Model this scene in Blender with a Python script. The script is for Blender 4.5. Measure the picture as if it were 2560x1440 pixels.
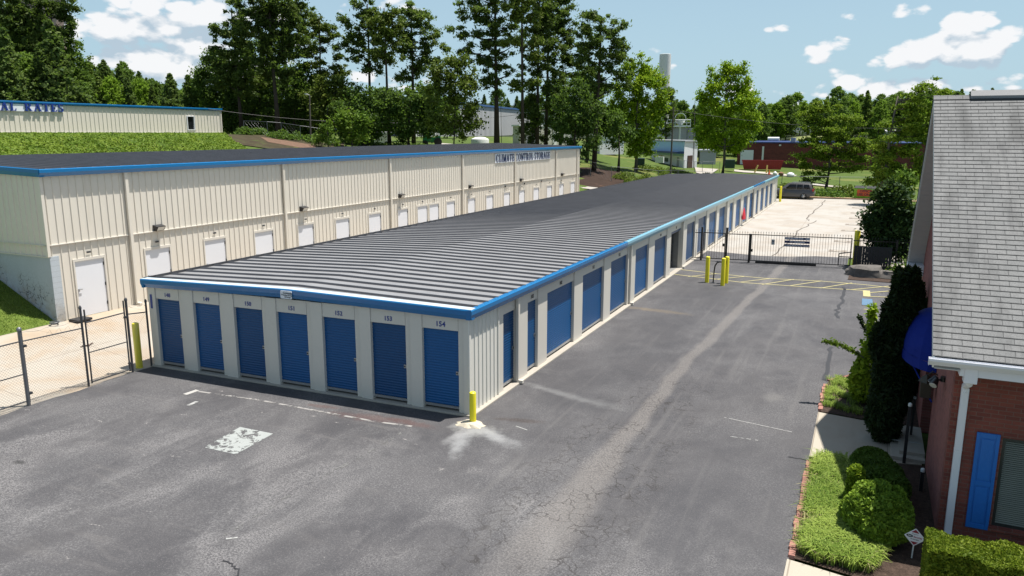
import bpy, math, random
import numpy as np
from mathutils import Vector, Matrix, noise as mnoise
R = random.Random(7)
rad = math.radians
sc = bpy.context.scene
for o in list(bpy.data.objects): bpy.data.objects.remove(o)

# ------------------------------------------------------------------ camera
F, PIT, ROL, YAW, H = 1912.24, 0.19988, 0.00137, -0.43334, 7.218
_c, _s = math.cos(YAW), math.sin(YAW)
_f0 = Vector((_s, _c, 0)); _r0 = Vector((_c, -_s, 0)); _u0 = Vector((0, 0, 1))
FW = math.cos(PIT) * _f0 - math.sin(PIT) * _u0
_u = math.sin(PIT) * _f0 + math.cos(PIT) * _u0
RT = math.cos(ROL) * _r0 + math.sin(ROL) * _u
UP = -math.sin(ROL) * _r0 + math.cos(ROL) * _u
CAM = Vector((0, 0, H))
cd = bpy.data.cameras.new('camera'); cam = bpy.data.objects.new('camera', cd)
sc.collection.objects.link(cam)
cam.matrix_world = Matrix(((RT.x, UP.x, -FW.x, 0), (RT.y, UP.y, -FW.y, 0), (RT.z, UP.z, -FW.z, H), (0, 0, 0, 1)))
cd.sensor_width = 36; cd.lens = 36 * F / 2560; cd.clip_end = 3000; cd.clip_start = 0.1
sc.camera = cam

# ------------------------------------------------------------------ light
SUN = Vector((0.24, 0.19, 1.0)).normalized()
EL = math.asin(SUN.z); AZ = math.atan2(SUN.x, SUN.y)
ld = bpy.data.lights.new('sun', 'SUN'); ld.energy = 4.6; ld.angle = rad(0.53); ld.color = (1.0, 0.955, 0.89)
sun = bpy.data.objects.new('sun', ld); sc.collection.objects.link(sun)
sun.rotation_euler = SUN.to_track_quat('Z', 'Y').to_euler(); sun.location = (0, 0, 60)

w = bpy.data.worlds.new('World'); sc.world = w; w.use_nodes = True
nt = w.node_tree; nt.nodes.clear()
def N(t, ty, **k):
    n = t.nodes.new(ty)
    for a, b in k.items(): setattr(n, a, b)
    return n
def L(t, a, b): t.links.new(a, b)
def M(t, op, a, b=None, c=None, clamp=False):
    n = t.nodes.new('ShaderNodeMath'); n.operation = op; n.use_clamp = clamp
    for i, v in enumerate((a, b, c)):
        if v is None: continue
        if isinstance(v, (int, float)): n.inputs[i].default_value = v
        else: t.links.new(v, n.inputs[i])
    return n.outputs[0]
def MIX(t, fac, a, b, blend='MIX'):
    n = t.nodes.new('ShaderNodeMix'); n.data_type = 'RGBA'; n.blend_type = blend
    for s, v in ((n.inputs[0], fac), (n.inputs[6], a), (n.inputs[7], b)):
        if isinstance(v, (int, float)): s.default_value = v
        elif isinstance(v, tuple): s.default_value = (*v[:3], 1)
        else: t.links.new(v, s)
    return n.outputs[2]
def RAMP(t, v, a, b):
    n = t.nodes.new('ShaderNodeMapRange'); n.interpolation_type = 'SMOOTHSTEP'
    t.links.new(v, n.inputs[0]); n.inputs[1].default_value = a; n.inputs[2].default_value = b
    return n.outputs[0]
def NOISE(t, vec, scale, detail=4, rough=.55, dist=0):
    n = t.nodes.new('ShaderNodeTexNoise')
    if vec is not None: t.links.new(vec, n.inputs['Vector'])
    n.inputs['Scale'].default_value = scale; n.inputs['Detail'].default_value = detail
    n.inputs['Roughness'].default_value = rough; n.inputs['Distortion'].default_value = dist
    return n.outputs['Fac']

sky = N(nt, 'ShaderNodeTexSky', sky_type='NISHITA', sun_disc=False, sun_elevation=EL, sun_rotation=AZ,
        air_density=1.0, dust_density=1.6, ozone_density=1.6)
bg = N(nt, 'ShaderNodeBackground'); out = N(nt, 'ShaderNodeOutputWorld')
SKYS = 0.06
bg.inputs[1].default_value = SKYS
geo = N(nt, 'ShaderNodeTexCoord'); sx = N(nt, 'ShaderNodeSeparateXYZ'); L(nt, geo.outputs['Generated'], sx.inputs[0])
# clouds sit on a flat layer: direction / (z + k), so they shrink towards the horizon
# a = azimuth in radians to the right of the yaw of the view axis, e = elevation
ax_ = M(nt, 'ADD', M(nt, 'MULTIPLY', sx.outputs[0], _c), M(nt, 'MULTIPLY', sx.outputs[1], -_s))
fy_ = M(nt, 'ADD', M(nt, 'MULTIPLY', sx.outputs[0], _s), M(nt, 'MULTIPLY', sx.outputs[1], _c))
az_ = M(nt, 'ARCTAN2', ax_, fy_)
el_ = M(nt, 'ARCSINE', sx.outputs[2])
def cloud_density(shift):
    e = M(nt, 'ADD', el_, shift) if shift else el_
    cb = N(nt, 'ShaderNodeCombineXYZ'); L(nt, az_, cb.inputs[0]); L(nt, M(nt, 'MULTIPLY', e, 1.9), cb.inputs[1])
    n1 = NOISE(nt, cb.outputs[0], 13, 9, .60, .2)
    n2 = NOISE(nt, cb.outputs[0], 2.3, 2, .5, 0)
    vo = nt.nodes.new('ShaderNodeTexVoronoi'); vo.feature = 'F1'; vo.inputs['Scale'].default_value = 17; vo.inputs['Detail'].default_value = 2; vo.inputs['Roughness'].default_value = .55; L(nt, cb.outputs[0], vo.inputs['Vector'])
    n1 = M(nt, 'ADD', M(nt, 'MULTIPLY', n1, .62), M(nt, 'MULTIPLY', M(nt, 'SUBTRACT', .95, vo.outputs['Distance']), .38))
    # banks of cloud: (azimuth, elevation, half width, half height, weight)
    tot = None
    for (a, b, ra, rb, wt) in CLOUDS:
        dx = M(nt, 'DIVIDE', M(nt, 'SUBTRACT', az_, a), ra); dy = M(nt, 'DIVIDE', M(nt, 'SUBTRACT', e, b), rb)
        g = M(nt, 'MULTIPLY', M(nt, 'EXPONENT', M(nt, 'MULTIPLY', M(nt, 'ADD', M(nt, 'MULTIPLY', dx, dx), M(nt, 'MULTIPLY', dy, dy)), -1.0)), wt)
        tot = g if tot is None else M(nt, 'ADD', tot, g)
    d = M(nt, 'ADD', M(nt, 'ADD', M(nt, 'MULTIPLY', n1, 2.1), M(nt, 'MULTIPLY', n2, .35)), M(nt, 'SUBTRACT', tot, .43))
    return d
def pxdir(px, py):
    v = (FW + RT * ((px - 1280) / F) - UP * ((py - 720) / F)).normalized()
    return math.atan2(v.dot(_r0), v.dot(_f0)), math.asin(v.z)
CLOUDS = []
for (px, py, rx, ry, wt) in ((300, 110, 190, 140, .60), (540, 70, 120, 130, .42), (760, 30, 160, 90, .40), (640, 190, 260, 60, .40), (1010, 130, 90, 160, .34),
        (1180, 60, 160, 90, .22), (1150, 210, 120, 60, .40), (1640, 135, 70, 34, .42), (1690, 210, 45, 50, .36),
        (2130, 165, 80, 40, .55), (2040, 125, 70, 34, .42), (1945, 72, 42, 22, .55), (2425, 85, 85, 58, .62), (2330, 130, 80, 34, .40), (2490, 170, 110, 50, .44), (2300, 150, 60, 22, .3),
        (2250, 12, 120, 26, .50), (2140, 45, 40, 16, .4), (2100, 232, 380, 30, .40), (2250, 205, 50, 24, .42), (1760, 235, 200, 26, .24), (2110, 92, 30, 16, .3), (1950, 195, 70, 26, .3),
        (-700, 0, 700, 300, .1), (3500, 0, 700, 300, .1)):
    a, e = pxdir(px, py)
    CLOUDS.append((a, e, rx / F, ry / F * 1.0, wt))
d0 = cloud_density(0); d1 = cloud_density(0.02)
mask = RAMP(nt, d0, 0.88, 1.07)
lit = M(nt, 'ADD', M(nt, 'MULTIPLY', M(nt, 'SUBTRACT', d0, d1), 3.4), 0.45, clamp=True)
ccol = MIX(nt, lit, (4.3, 5.3, 6.2), (8.6, 8.6, 8.7))
# milky veil of haze low over the horizon
veil = RAMP(nt, el_, 0.45, -0.02)
skyc = MIX(nt, M(nt, 'ADD', M(nt, 'MULTIPLY', veil, 0.55), .25), sky.outputs[0], (4.3, 6.3, 7.5))
L(nt, MIX(nt, M(nt, 'MULTIPLY', mask, .93), skyc, ccol), bg.inputs[0])
L(nt, bg.outputs[0], out.inputs[0])

sc.view_settings.view_transform = 'Standard'; sc.view_settings.look = 'None'
sc.view_settings.exposure = 0.90; sc.view_settings.gamma = 1
sc.render.engine = 'CYCLES'
sc.cycles.max_bounces = 6; sc.cycles.transparent_max_bounces = 8; sc.cycles.use_denoising = True
sc.cycles.sample_clamp_indirect = 6

# ------------------------------------------------------------------ geometry of the view: pixel (of 2560x1440) -> world
def ray(px, py): return FW + RT * ((px - 1280) / F) - UP * ((py - 720) / F)
def gz(px, py, z=0.0):
    v = ray(px, py); return CAM + v * ((z - H) / v.z)
def gx(px, py, x):
    v = ray(px, py); return CAM + v * (x / v.x)
def gy(px, py, y):
    v = ray(px, py); return CAM + v * (y / v.y)
def proj(p):
    e = Vector(p) - CAM; z = e.dot(FW); return 1280 + F * e.dot(RT) / z, 720 - F * e.dot(UP) / z
def yof(px, x, z, lo=5., hi=140.):
    for _ in range(50):
        m = (lo + hi) / 2
        if proj((x, m, z))[0] < px: lo = m
        else: hi = m
    return lo
def azx(px, D, py=350):
    v = ray(px, py); h = Vector((v.x, v.y, 0)).normalized() * D; return h.x, h.y

def smooth(a, b, t):
    t = max(0., min(1., (t - a) / (b - a))); return t * t * (3 - 2 * t)
COLS = [-900, 0, 300, 560, 640, 800, 1000, 1200, 1350, 1450, 1550, 1650, 1750, 1850, 2000, 2200, 2560, 3400]
DT = [78, 92, 108, 130, 160, 200, 260, 420, 900]
ZT = [[4, 3, 3, 3, 4, 4, 4, 3, 2, .5, .4, .2, 0, 0, 0, 0, 0, 0],
      [8, 6.6, 5.8, 5.3, 5.3, 5.0, 4.9, 4.5, 3.5, 1.0, .6, .3, .1, 0, 0, 0, 0, 0],
      [10, 8, 7, 5.8, 5.6, 5.5, 5.4, 5.1, 4.2, 3.0, 2.0, 1.0, .3, .1, .05, 0, 0, 0],
      [16, 12, 9, 6.6, 6.2, 6.1, 6.0, 5.6, 5.2, 4, 3, 1.6, .9, .5, .2, .2, .2, .2],
      [22, 17, 12, 8, 7, 6.6, 6.4, 6.2, 6, 4.5, 3.5, 2.2, 1.6, 1, .6, .6, .6, .6],
      [31, 24, 14, 9, 8.5, 7.4, 6.6, 6.4, 6.4, 6, 5, 4.2, 4.0, 4.0, 6.4, 4.6, 4.6, 5],
      [35, 27, 16, 10.5, 9.5, 7.4, 6.6, 6.4, 7, 9, 7, 6.5, 6.5, 6.5, 7.4, 8.0, 8.5, 9],
      [44, 38, 26, 18, 17, 18, 21, 23, 21, 12, 9, 9, 9.5, 10, 11.5, 15, 15, 14],
      [44, 38, 26, 18, 17, 18, 21, 23, 21, 12, 9, 9, 9.5, 10, 11.5, 15, 15, 14]]
def farz(x, y):
    D = math.hypot(x, y); a = math.atan2(x * _c - y * _s, x * _s + y * _c)
    if abs(a) > 1.3: a = math.copysign(1.3, a)
    c = 1280 + F * math.tan(a) * math.cos(PIT)
    c = max(COLS[0], min(COLS[-1] - 1, c)); D = max(DT[0], min(DT[-1] - 1, D))
    i = max(k for k in range(len(COLS) - 1) if COLS[k] <= c); j = max(k for k in range(len(DT) - 1) if DT[k] <= D)
    u = (c - COLS[i]) / (COLS[i + 1] - COLS[i]); v = (D - DT[j]) / (DT[j + 1] - DT[j])
    u = u * u * (3 - 2 * u)
    return (ZT[j][i] * (1 - u) + ZT[j][i + 1] * u) * (1 - v) + (ZT[j + 1][i] * (1 - u) + ZT[j + 1][i + 1] * u) * v
AX0, AX1, AY0, AY1 = -20.35, -8.91, 16.61, 86.9
BX, BY0, BY1 = -26.68, 17.77, 73.71
def nearz(x, y):
    if x > AX1: return 0.0
    if x > -20.5: return -.0128 * (AX1 - x)
    if x > BX: return -.148 + .49 * smooth(-20.5, BX, x)
    z = .342
    # lawn bank rising beside the front end of the long building
    if y < 24: z += min(3.4, .45 * (BX - x)) * smooth(24, 18, y)
    if y > BY0 and x < -46: z = .342 + 3.2 * smooth(-46, -60, x)
    if y < BY0: z = min(z, 6.5)
    return z
def gh(x, y):
    D = math.hypot(x, y)
    n = nearz(x, y)
    if D > 74 and y > 20: 
        z = n + (farz(x, y) - n) * smooth(76, 92, D) if x > -44 else max(n, farz(x, y) * smooth(70, 84, D) + n * (1 - smooth(70, 84, D)))
    else: z = n
    # terrace and ivy bank of the upper building
    if y > 10:
        k = smooth(-55.5, -71, x) * (1 - smooth(77, 93, y)) if x > -71 else 1 - smooth(77, 93, y)
        if x < -110: k *= 1 - smooth(-110, -125, x)
        z = z + (7.0 - z) * k
    return z
def on(px, D, py=350):
    x, y = azx(px, D, py); return Vector((x, y, gh(x, y)))
def hit(px, py, Dmax=400, sheet=0):
    v = ray(px, py); t = 3.0
    while t < Dmax:
        p = CAM + v * t
        if p.z < gh(p.x, p.y): break
        t += .15 if t < 100 else .5
    return Vector((p.x, p.y, gh(p.x, p.y)))

# ------------------------------------------------------------------ naming helpers
def tag(o, label=None, cat=None, group=None, kind=None):
    if label: o['label'] = label
    if cat: o['category'] = cat
    if group: o['group'] = group
    if kind: o['kind'] = kind
    return o
def empty(name, loc, rz=0, **k):
    o = bpy.data.objects.new(name, None); sc.collection.objects.link(o); o.empty_display_size = .2
    o.location = loc; o.rotation_euler = (0, 0, rz); tag(o, **k); return o
def link(name, me, m=None, parent=None, loc=None):
    o = bpy.data.objects.new(name, me); sc.collection.objects.link(o)
    if m is not None:
        for mm in (m if isinstance(m, (list, tuple)) else [m]):
            me.materials.append(mm)
    if parent: o.parent = parent
    if loc is not None: o.location = loc
    return o
def copy_tree(o, parent=None):
    c = o.copy(); sc.collection.objects.link(c)
    if parent: c.parent = parent
    for ch in [x for x in bpy.data.objects if x.parent == o]: copy_tree(ch, c)
    return c
class MB:
    def __init__(s, off=(0, 0, 0)): s.v = []; s.f = []; s.m = []; s.off = Vector(off); s.mi = 0
    def add(s, vs, fs, mi=None):
        b = len(s.v); s.v += [tuple(Vector(p) - s.off) for p in vs]; s.f += [tuple(i + b for i in f) for f in fs]; s.m += [s.mi if mi is None else mi] * len(fs); return s
    def box(s, x0, x1, y0, y1, z0, z1, mi=None):
        vs = [(x, y, z) for z in (z0, z1) for y in (y0, y1) for x in (x0, x1)]
        return s.add(vs, [(0, 2, 3, 1), (4, 5, 7, 6), (0, 1, 5, 4), (2, 6, 7, 3), (0, 4, 6, 2), (1, 3, 7, 5)], mi)
    def hexa(s, b, t, mi=None):   # b,t four corners each, counter clockwise
        return s.add(list(b) + list(t), [(3, 2, 1, 0), (4, 5, 6, 7), (0, 1, 5, 4), (1, 2, 6, 5), (2, 3, 7, 6), (3, 0, 4, 7)], mi)
    def prism(s, prof, a, b, u, v, mi=None):  # profile (pu,pv) swept from a to b
        a = Vector(a); b = Vector(b); u = Vector(u); v = Vector(v); n = len(prof)
        vs = [a + u * p[0] + v * p[1] for p in prof] + [b + u * p[0] + v * p[1] for p in prof]
        return s.add(vs, [tuple(range(n))[::-1], tuple(range(n, 2 * n))] + [(i, (i + 1) % n, n + (i + 1) % n, n + i) for i in range(n)], mi)
    def tube(s, pts, r, n=8, cap=True, mi=None):
        pts = [Vector(p) for p in pts]; rs = r if isinstance(r, (list, tuple)) else [r] * len(pts); vs = []; fs = []
        up0 = Vector((0, 0, 1)); 
        for i, p in enumerate(pts):
            d = (pts[min(i + 1, len(pts) - 1)] - pts[max(i - 1, 0)]).normalized()
            a = d.cross(up0)
            if a.length < .05: a = d.cross(Vector((0, 1, 0)))
            a.normalize(); b = d.cross(a)
            for k in range(n):
                t = 2 * math.pi * k / n; vs.append(p + (a * math.cos(t) + b * math.sin(t)) * rs[i])
        for i in range(len(pts) - 1):
            for k in range(n): fs.append((i * n + k, i * n + (k + 1) % n, (i + 1) * n + (k + 1) % n, (i + 1) * n + k))
        if cap: fs += [tuple(range(n))[::-1], tuple(range((len(pts) - 1) * n, len(pts) * n))]
        return s.add(vs, fs, mi)
    def lathe(s, c, prof, n=24, mi=None, cap=True):  # prof (r,z)
        c = Vector(c); vs = []; fs = []
        for r, z in prof:
            for k in range(n):
                t = 2 * math.pi * k / n; vs.append(c + Vector((r * math.cos(t), r * math.sin(t), z)))
        for i in range(len(prof) - 1):
            for k in range(n): fs.append((i * n + k, i * n + (k + 1) % n, (i + 1) * n + (k + 1) % n, (i + 1) * n + k))
        if cap: fs += [tuple(range(n))[::-1], tuple(range((len(prof) - 1) * n, len(prof) * n))]
        return s.add(vs, fs, mi)
    def build(s, name, m=None, parent=None, smooth=False, loc=None, bevel=0, **k):
        me = bpy.data.meshes.new(name); me.from_pydata(s.v, [], s.f)
        o = link(name, me, m, parent, loc if loc is not None else (s.off if parent is None and s.off.length else None))
        if len(set(s.m)) > 1 or (s.m and s.m[0]): me.polygons.foreach_set('material_index', s.m)
        if smooth:
            me.polygons.foreach_set('use_smooth', [True] * len(me.polygons))
            if smooth != 2:
                try: me.set_sharp_from_angle(angle=rad(38))
                except Exception: pass
        if bevel:
            b = o.modifiers.new('bevel', 'BEVEL'); b.width = bevel; b.segments = 2; b.limit_method = 'ANGLE'; b.angle_limit = rad(40)
        tag(o, **k); me.update(); return o

# ------------------------------------------------------------------ materials
def pm(name, col, rough=.6, metal=0., var=.12, vs=2.0, spec=.5, bump=0., bs=60., coat=0., fine=.0, dirt=None, stretch=None, alt=None):
    m = bpy.data.materials.new(name); m.use_nodes = True; t = m.node_tree; b = t.nodes['Principled BSDF']
    g = N(t, 'ShaderNodeNewGeometry'); P_ = g.outputs['Position']
    if stretch:
        mp = N(t, 'ShaderNodeMapping'); L(t, P_, mp.inputs[0]); mp.inputs['Scale'].default_value = stretch; P_ = mp.outputs[0]
    n = NOISE(t, P_, vs, 5, .6)
    f = M(t, 'ADD', M(t, 'MULTIPLY', M(t, 'SUBTRACT', n, .5), var * 2.4), 1.0)
    if fine:
        n2 = NOISE(t, g.outputs['Position'], bs, 2, .6); f = M(t, 'ADD', f, M(t, 'MULTIPLY', M(t, 'SUBTRACT', n2, .5), fine * 2.4))
    base = col
    if alt: 
        base = MIX(t, RAMP(t, NOISE(t, g.outputs['Position'], alt[1], 4, .6), alt[2], alt[3]), col, alt[0])
    vm = N(t, 'ShaderNodeVectorMath', operation='SCALE')
    if isinstance(base, tuple): vm.inputs[0].default_value = base[:3]
    else: L(t, base, vm.inputs[0])
    L(t, f, vm.inputs['Scale']); c = vm.outputs[0]
    if dirt:  # (colour, scale, lo, hi)
        c = MIX(t, M(t, 'MULTIPLY', RAMP(t, NOISE(t, P_, dirt[1], 6, .65), dirt[2], dirt[3]), dirt[4] if len(dirt) > 4 else .7), c, dirt[0])
    L(t, c, b.inputs['Base Color'])
    b.inputs['Roughness'].default_value = rough; b.inputs['Metallic'].default_value = metal
    b.inputs['Specular IOR Level'].default_value = spec; b.inputs['Coat Weight'].default_value = coat
    if bump:
        bp = N(t, 'ShaderNodeBump'); bp.inputs['Strength'].default_value = bump; bp.inputs['Distance'].default_value = .01
        L(t, NOISE(t, g.outputs['Position'], bs, 4, .6), bp.inputs['Height']); L(t, bp.outputs[0], b.inputs['Normal'])
    return m
def leafmat(name, c1, c2, trans=.3, rough=.55, hue=None):
    rough = max(rough, .62)
    m = bpy.data.materials.new(name); m.use_nodes = True; t = m.node_tree; t.nodes.clear()
    g = N(t, 'ShaderNodeNewGeometry'); o = N(t, 'ShaderNodeOutputMaterial'); oi = N(t, 'ShaderNodeObjectInfo')
    n = NOISE(t, g.outputs['Position'], .55, 3, .6)
    f = M(t, 'ADD', M(t, 'MULTIPLY', g.outputs['Random Per Island'], .55), M(t, 'MULTIPLY', RAMP(t, n, .3, .7), .45), clamp=True)
    c = MIX(t, f, c1, c2)
    if hue: c = MIX(t, M(t, 'MULTIPLY', RAMP(t, oi.outputs['Random'], .55, 1.0), .8), c, hue)
    vm = N(t, 'ShaderNodeVectorMath', operation='SCALE'); L(t, c, vm.inputs[0])
    L(t, M(t, 'ADD', M(t, 'MULTIPLY', oi.outputs['Random'], .4), .8), vm.inputs['Scale']); c = vm.outputs[0]
    p = N(t, 'ShaderNodeBsdfPrincipled'); L(t, c, p.inputs['Base Color']); p.inputs['Roughness'].default_value = rough; p.inputs['Specular IOR Level'].default_value = .15
    tr = N(t, 'ShaderNodeBsdfTranslucent'); L(t, MIX(t, .35, c, (.25, .42, .04)), tr.inputs[0])
    mx = N(t, 'ShaderNodeMixShader'); mx.inputs[0].default_value = trans; L(t, p.outputs[0], mx.inputs[1]); L(t, tr.outputs[0], mx.inputs[2]); L(t, mx.outputs[0], o.inputs[0])
    return m

MT = {}
MT['cream'] = pm('cream siding', (.645, .60, .52), .42, 0, .05, .8, .5, dirt=((.40, .34, .25), 1.6, .55, .85, .45), stretch=(1, 1, .15))
MT['creamlight'] = pm('pale siding', (.66, .645, .585), .42, 0, .04, .8, .5)
MT['trim'] = pm('wall trim', (.60, .565, .50), .45, 0, .04, 1.5, .5, dirt=((.33, .31, .26), .9, .6, .9, .3))
MT['blue'] = pm('blue fascia paint', (.004, .135, .34), .24, 0, .05, 1, .6)
MT['paleblue'] = pm('pale blue gutter paint', (.17, .37, .47), .32, 0, .06, 1, .5)  # paler blue used on some of the gutter lengths
MT['doorblue'] = pm('blue roll-up door paint', (.003, .068, .20), .36, 0, .06, 1.2, .35)
MT['pan'] = pm('roof pan sheen tone', (.25, .248, .25), .42, .15, .16, 1.3, .5, dirt=((.16, .16, .165), 1.6, .55, .85, .5), fine=.06)  # lighter base colour stands in for sky reflected in the pans
MT['rib'] = pm('roof rib shade tone', (.042, .043, .048), .42, 0, .40, 1.3, .5)  # near-black base colour paints in the shade on the rib sides
MT['darkroof'] = pm('dark roof coating', (.035, .035, .042), .6, 0, .2, 1.2, .35, fine=.1, bs=30)
MT['white'] = pm('white paint', (.66, .67, .70), .4, 0, .03, 1)
MT['offwhite'] = pm('off white paint', (.62, .64, .62), .5, 0, .06, 2)
MT['alu'] = pm('aluminium', (.42, .43, .44), .35, .7, .1, 4)
MT['galv'] = pm('galvanised steel', (.16, .165, .175), .45, .6, .2, 6)
MT['galvdark'] = pm('weathered galvanised steel', (.07, .072, .078), .5, .5, .3, 6)
MT['black'] = pm('black enamel', (.008, .008, .009), .35, 0, .1, 4)
MT['blackmat'] = pm('black plastic', (.014, .014, .015), .6, 0, .1, 4)
MT['yellow'] = pm('yellow safety paint', (.78, .68, .02), .4, 0, .07, 5, dirt=((.45, .36, .03), 3, .62, .85, .5))
MT['yellowline'] = pm('yellow line paint', (.36, .32, .15), .7, 0, .2, 6, fine=.15)
MT['whiteline'] = pm('worn white paint', (.34, .35, .34), .8, 0, .15, 8, fine=.2)
MT['navy'] = pm('navy sign', (.006, .014, .075), .45, 0, .04)
MT['navyletter'] = pm('navy lettering', (.010, .035, .22), .4, 0, .04)
MT['signwhite'] = pm('white sign board', (.72, .74, .78), .4, 0, .03)
MT['rust'] = pm('rusty chain', (.14, .045, .02), .8, .2, .4, 30)
MT['bark'] = pm('pine bark', (.055, .042, .033), .9, 0, .4, 5, .2, bump=.6, bs=14, stretch=(1, 1, .35))
MT['barkgrey'] = pm('grey bark', (.10, .088, .072), .9, 0, .35, 5, .2, bump=.5, bs=14)
MT['concrete'] = pm('concrete', (.36, .33, .28), .85, 0, .10, .6, .3, fine=.08, bs=35)
MT['conc2'] = pm('pale concrete', (.34, .31, .265), .85, 0, .12, 2.2, .3, fine=.1, bs=35, dirt=((.2, .17, .14), 2.2, .6, .85, .6))
MT['block'] = pm('painted block wall', (.33, .36, .38), .8, 0, .1, 1.5, .3, dirt=((.10, .085, .06), 2.2, .55, .75, .8), fine=.1, bs=25)
MT['mulch'] = pm('mulch', (.050, .034, .026), .95, 0, .7, 9, .2, bump=1.2, bs=30, fine=.7, dirt=((.16, .11, .075), 14, .62, .75, .8))
MT['grasslawn'] = pm('lawn grass', (.085, .125, .020), .9, 0, .35, 1.6, .2, fine=.5, bs=18, dirt=((.15, .17, .035), .7, .45, .75, .6), bump=.8)
MT['redbrickedge'] = pm('red edging brick', (.30, .145, .115), .85, 0, .25, 9, .3, dirt=((.45, .36, .3), 6, .6, .8, .6))
MT['glass'] = pm('dark glass', (.012, .014, .016), .08, 0, .05, 2, .6)
MT['awning'] = pm('blue awning canvas', (.005, .020, .20), .8, 0, .06, 3, .2, dirt=((.002, .008, .12), 2, .5, .8, .5))
MT['shutter'] = pm('blue shutter paint', (.010, .135, .47), .5, 0, .10, 9, dirt=((.03, .2, .5), 12, .55, .8, .4))
MT['rock'] = pm('grey boulder', (.11, .10, .09), .9, 0, .3, 3, .3, bump=1.0, bs=9, fine=.3)
MT['red'] = pm('red enamel', (.28, .012, .015), .45, 0, .12, 3)
MT['redcloth'] = pm('red cloth', (.50, .012, .03), .7, 0, .1, 3)
MT['green'] = pm('green enamel', (.008, .17, .05), .4, 0, .1, 3)
MT['utilgreen'] = pm('dark green utility paint', (.015, .045, .03), .5, 0, .1, 3)
MT['lime'] = pm('lime green paint', (.20, .42, .012), .45, 0, .1, 3)
MT['orange'] = pm('orange sign paint', (.60, .10, .02), .5, 0, .06)
MT['signdark'] = pm('dark maroon lettering', (.09, .01, .035), .5, 0, .04)
MT['carpaint'] = pm('charcoal car paint', (.070, .066, .066), .35, .2, .04, 2, coat=.3)
MT['tyre'] = pm('tyre rubber', (.010, .010, .010), .8, 0, .1)
MT['chrome'] = pm('wheel alloy', (.50, .50, .50), .3, .8, .05)
MT['taillight'] = pm('red lamp lens', (.35, .005, .01), .2, 0, .03)
MT['pole'] = pm('wooden utility pole', (.10, .085, .07), .9, 0, .3, 4, stretch=(1, 1, .1))
MT['silo'] = pm('white tank paint', (.62, .60, .57), .5, 0, .05, .4, stretch=(1, 1, .2))
MT['skywall'] = pm('pale blue wall paint', (.36, .55, .66), .6, 0, .06, 1)
MT['greywall'] = pm('grey steel cladding', (.30, .31, .33), .5, .2, .1, 1)
MT['browndoor'] = pm('brown door paint', (.055, .025, .02), .5, 0, .1)
MT['lens'] = pm('lamp lens', (.55, .55, .52), .3, 0, .05)
MT['dirt'] = pm('bare reddish soil', (.22, .12, .075), .95, 0, .3, 3, .2, fine=.3, bs=12, dirt=((.10, .055, .04), 1.2, .45, .7, .8))

_m = MT['doorblue']; _t = _m.node_tree; _b = _t.nodes['Principled BSDF']; _oi = N(_t, 'ShaderNodeObjectInfo'); _src = _b.inputs['Base Color'].links[0].from_socket
_vm = N(_t, 'ShaderNodeVectorMath', operation='SCALE'); L(_t, _src, _vm.inputs[0]); L(_t, M(_t, 'ADD', M(_t, 'MULTIPLY', _oi.outputs['Random'], .45), .78), _vm.inputs['Scale']); L(_t, _vm.outputs[0], _b.inputs['Base Color'])

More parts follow.
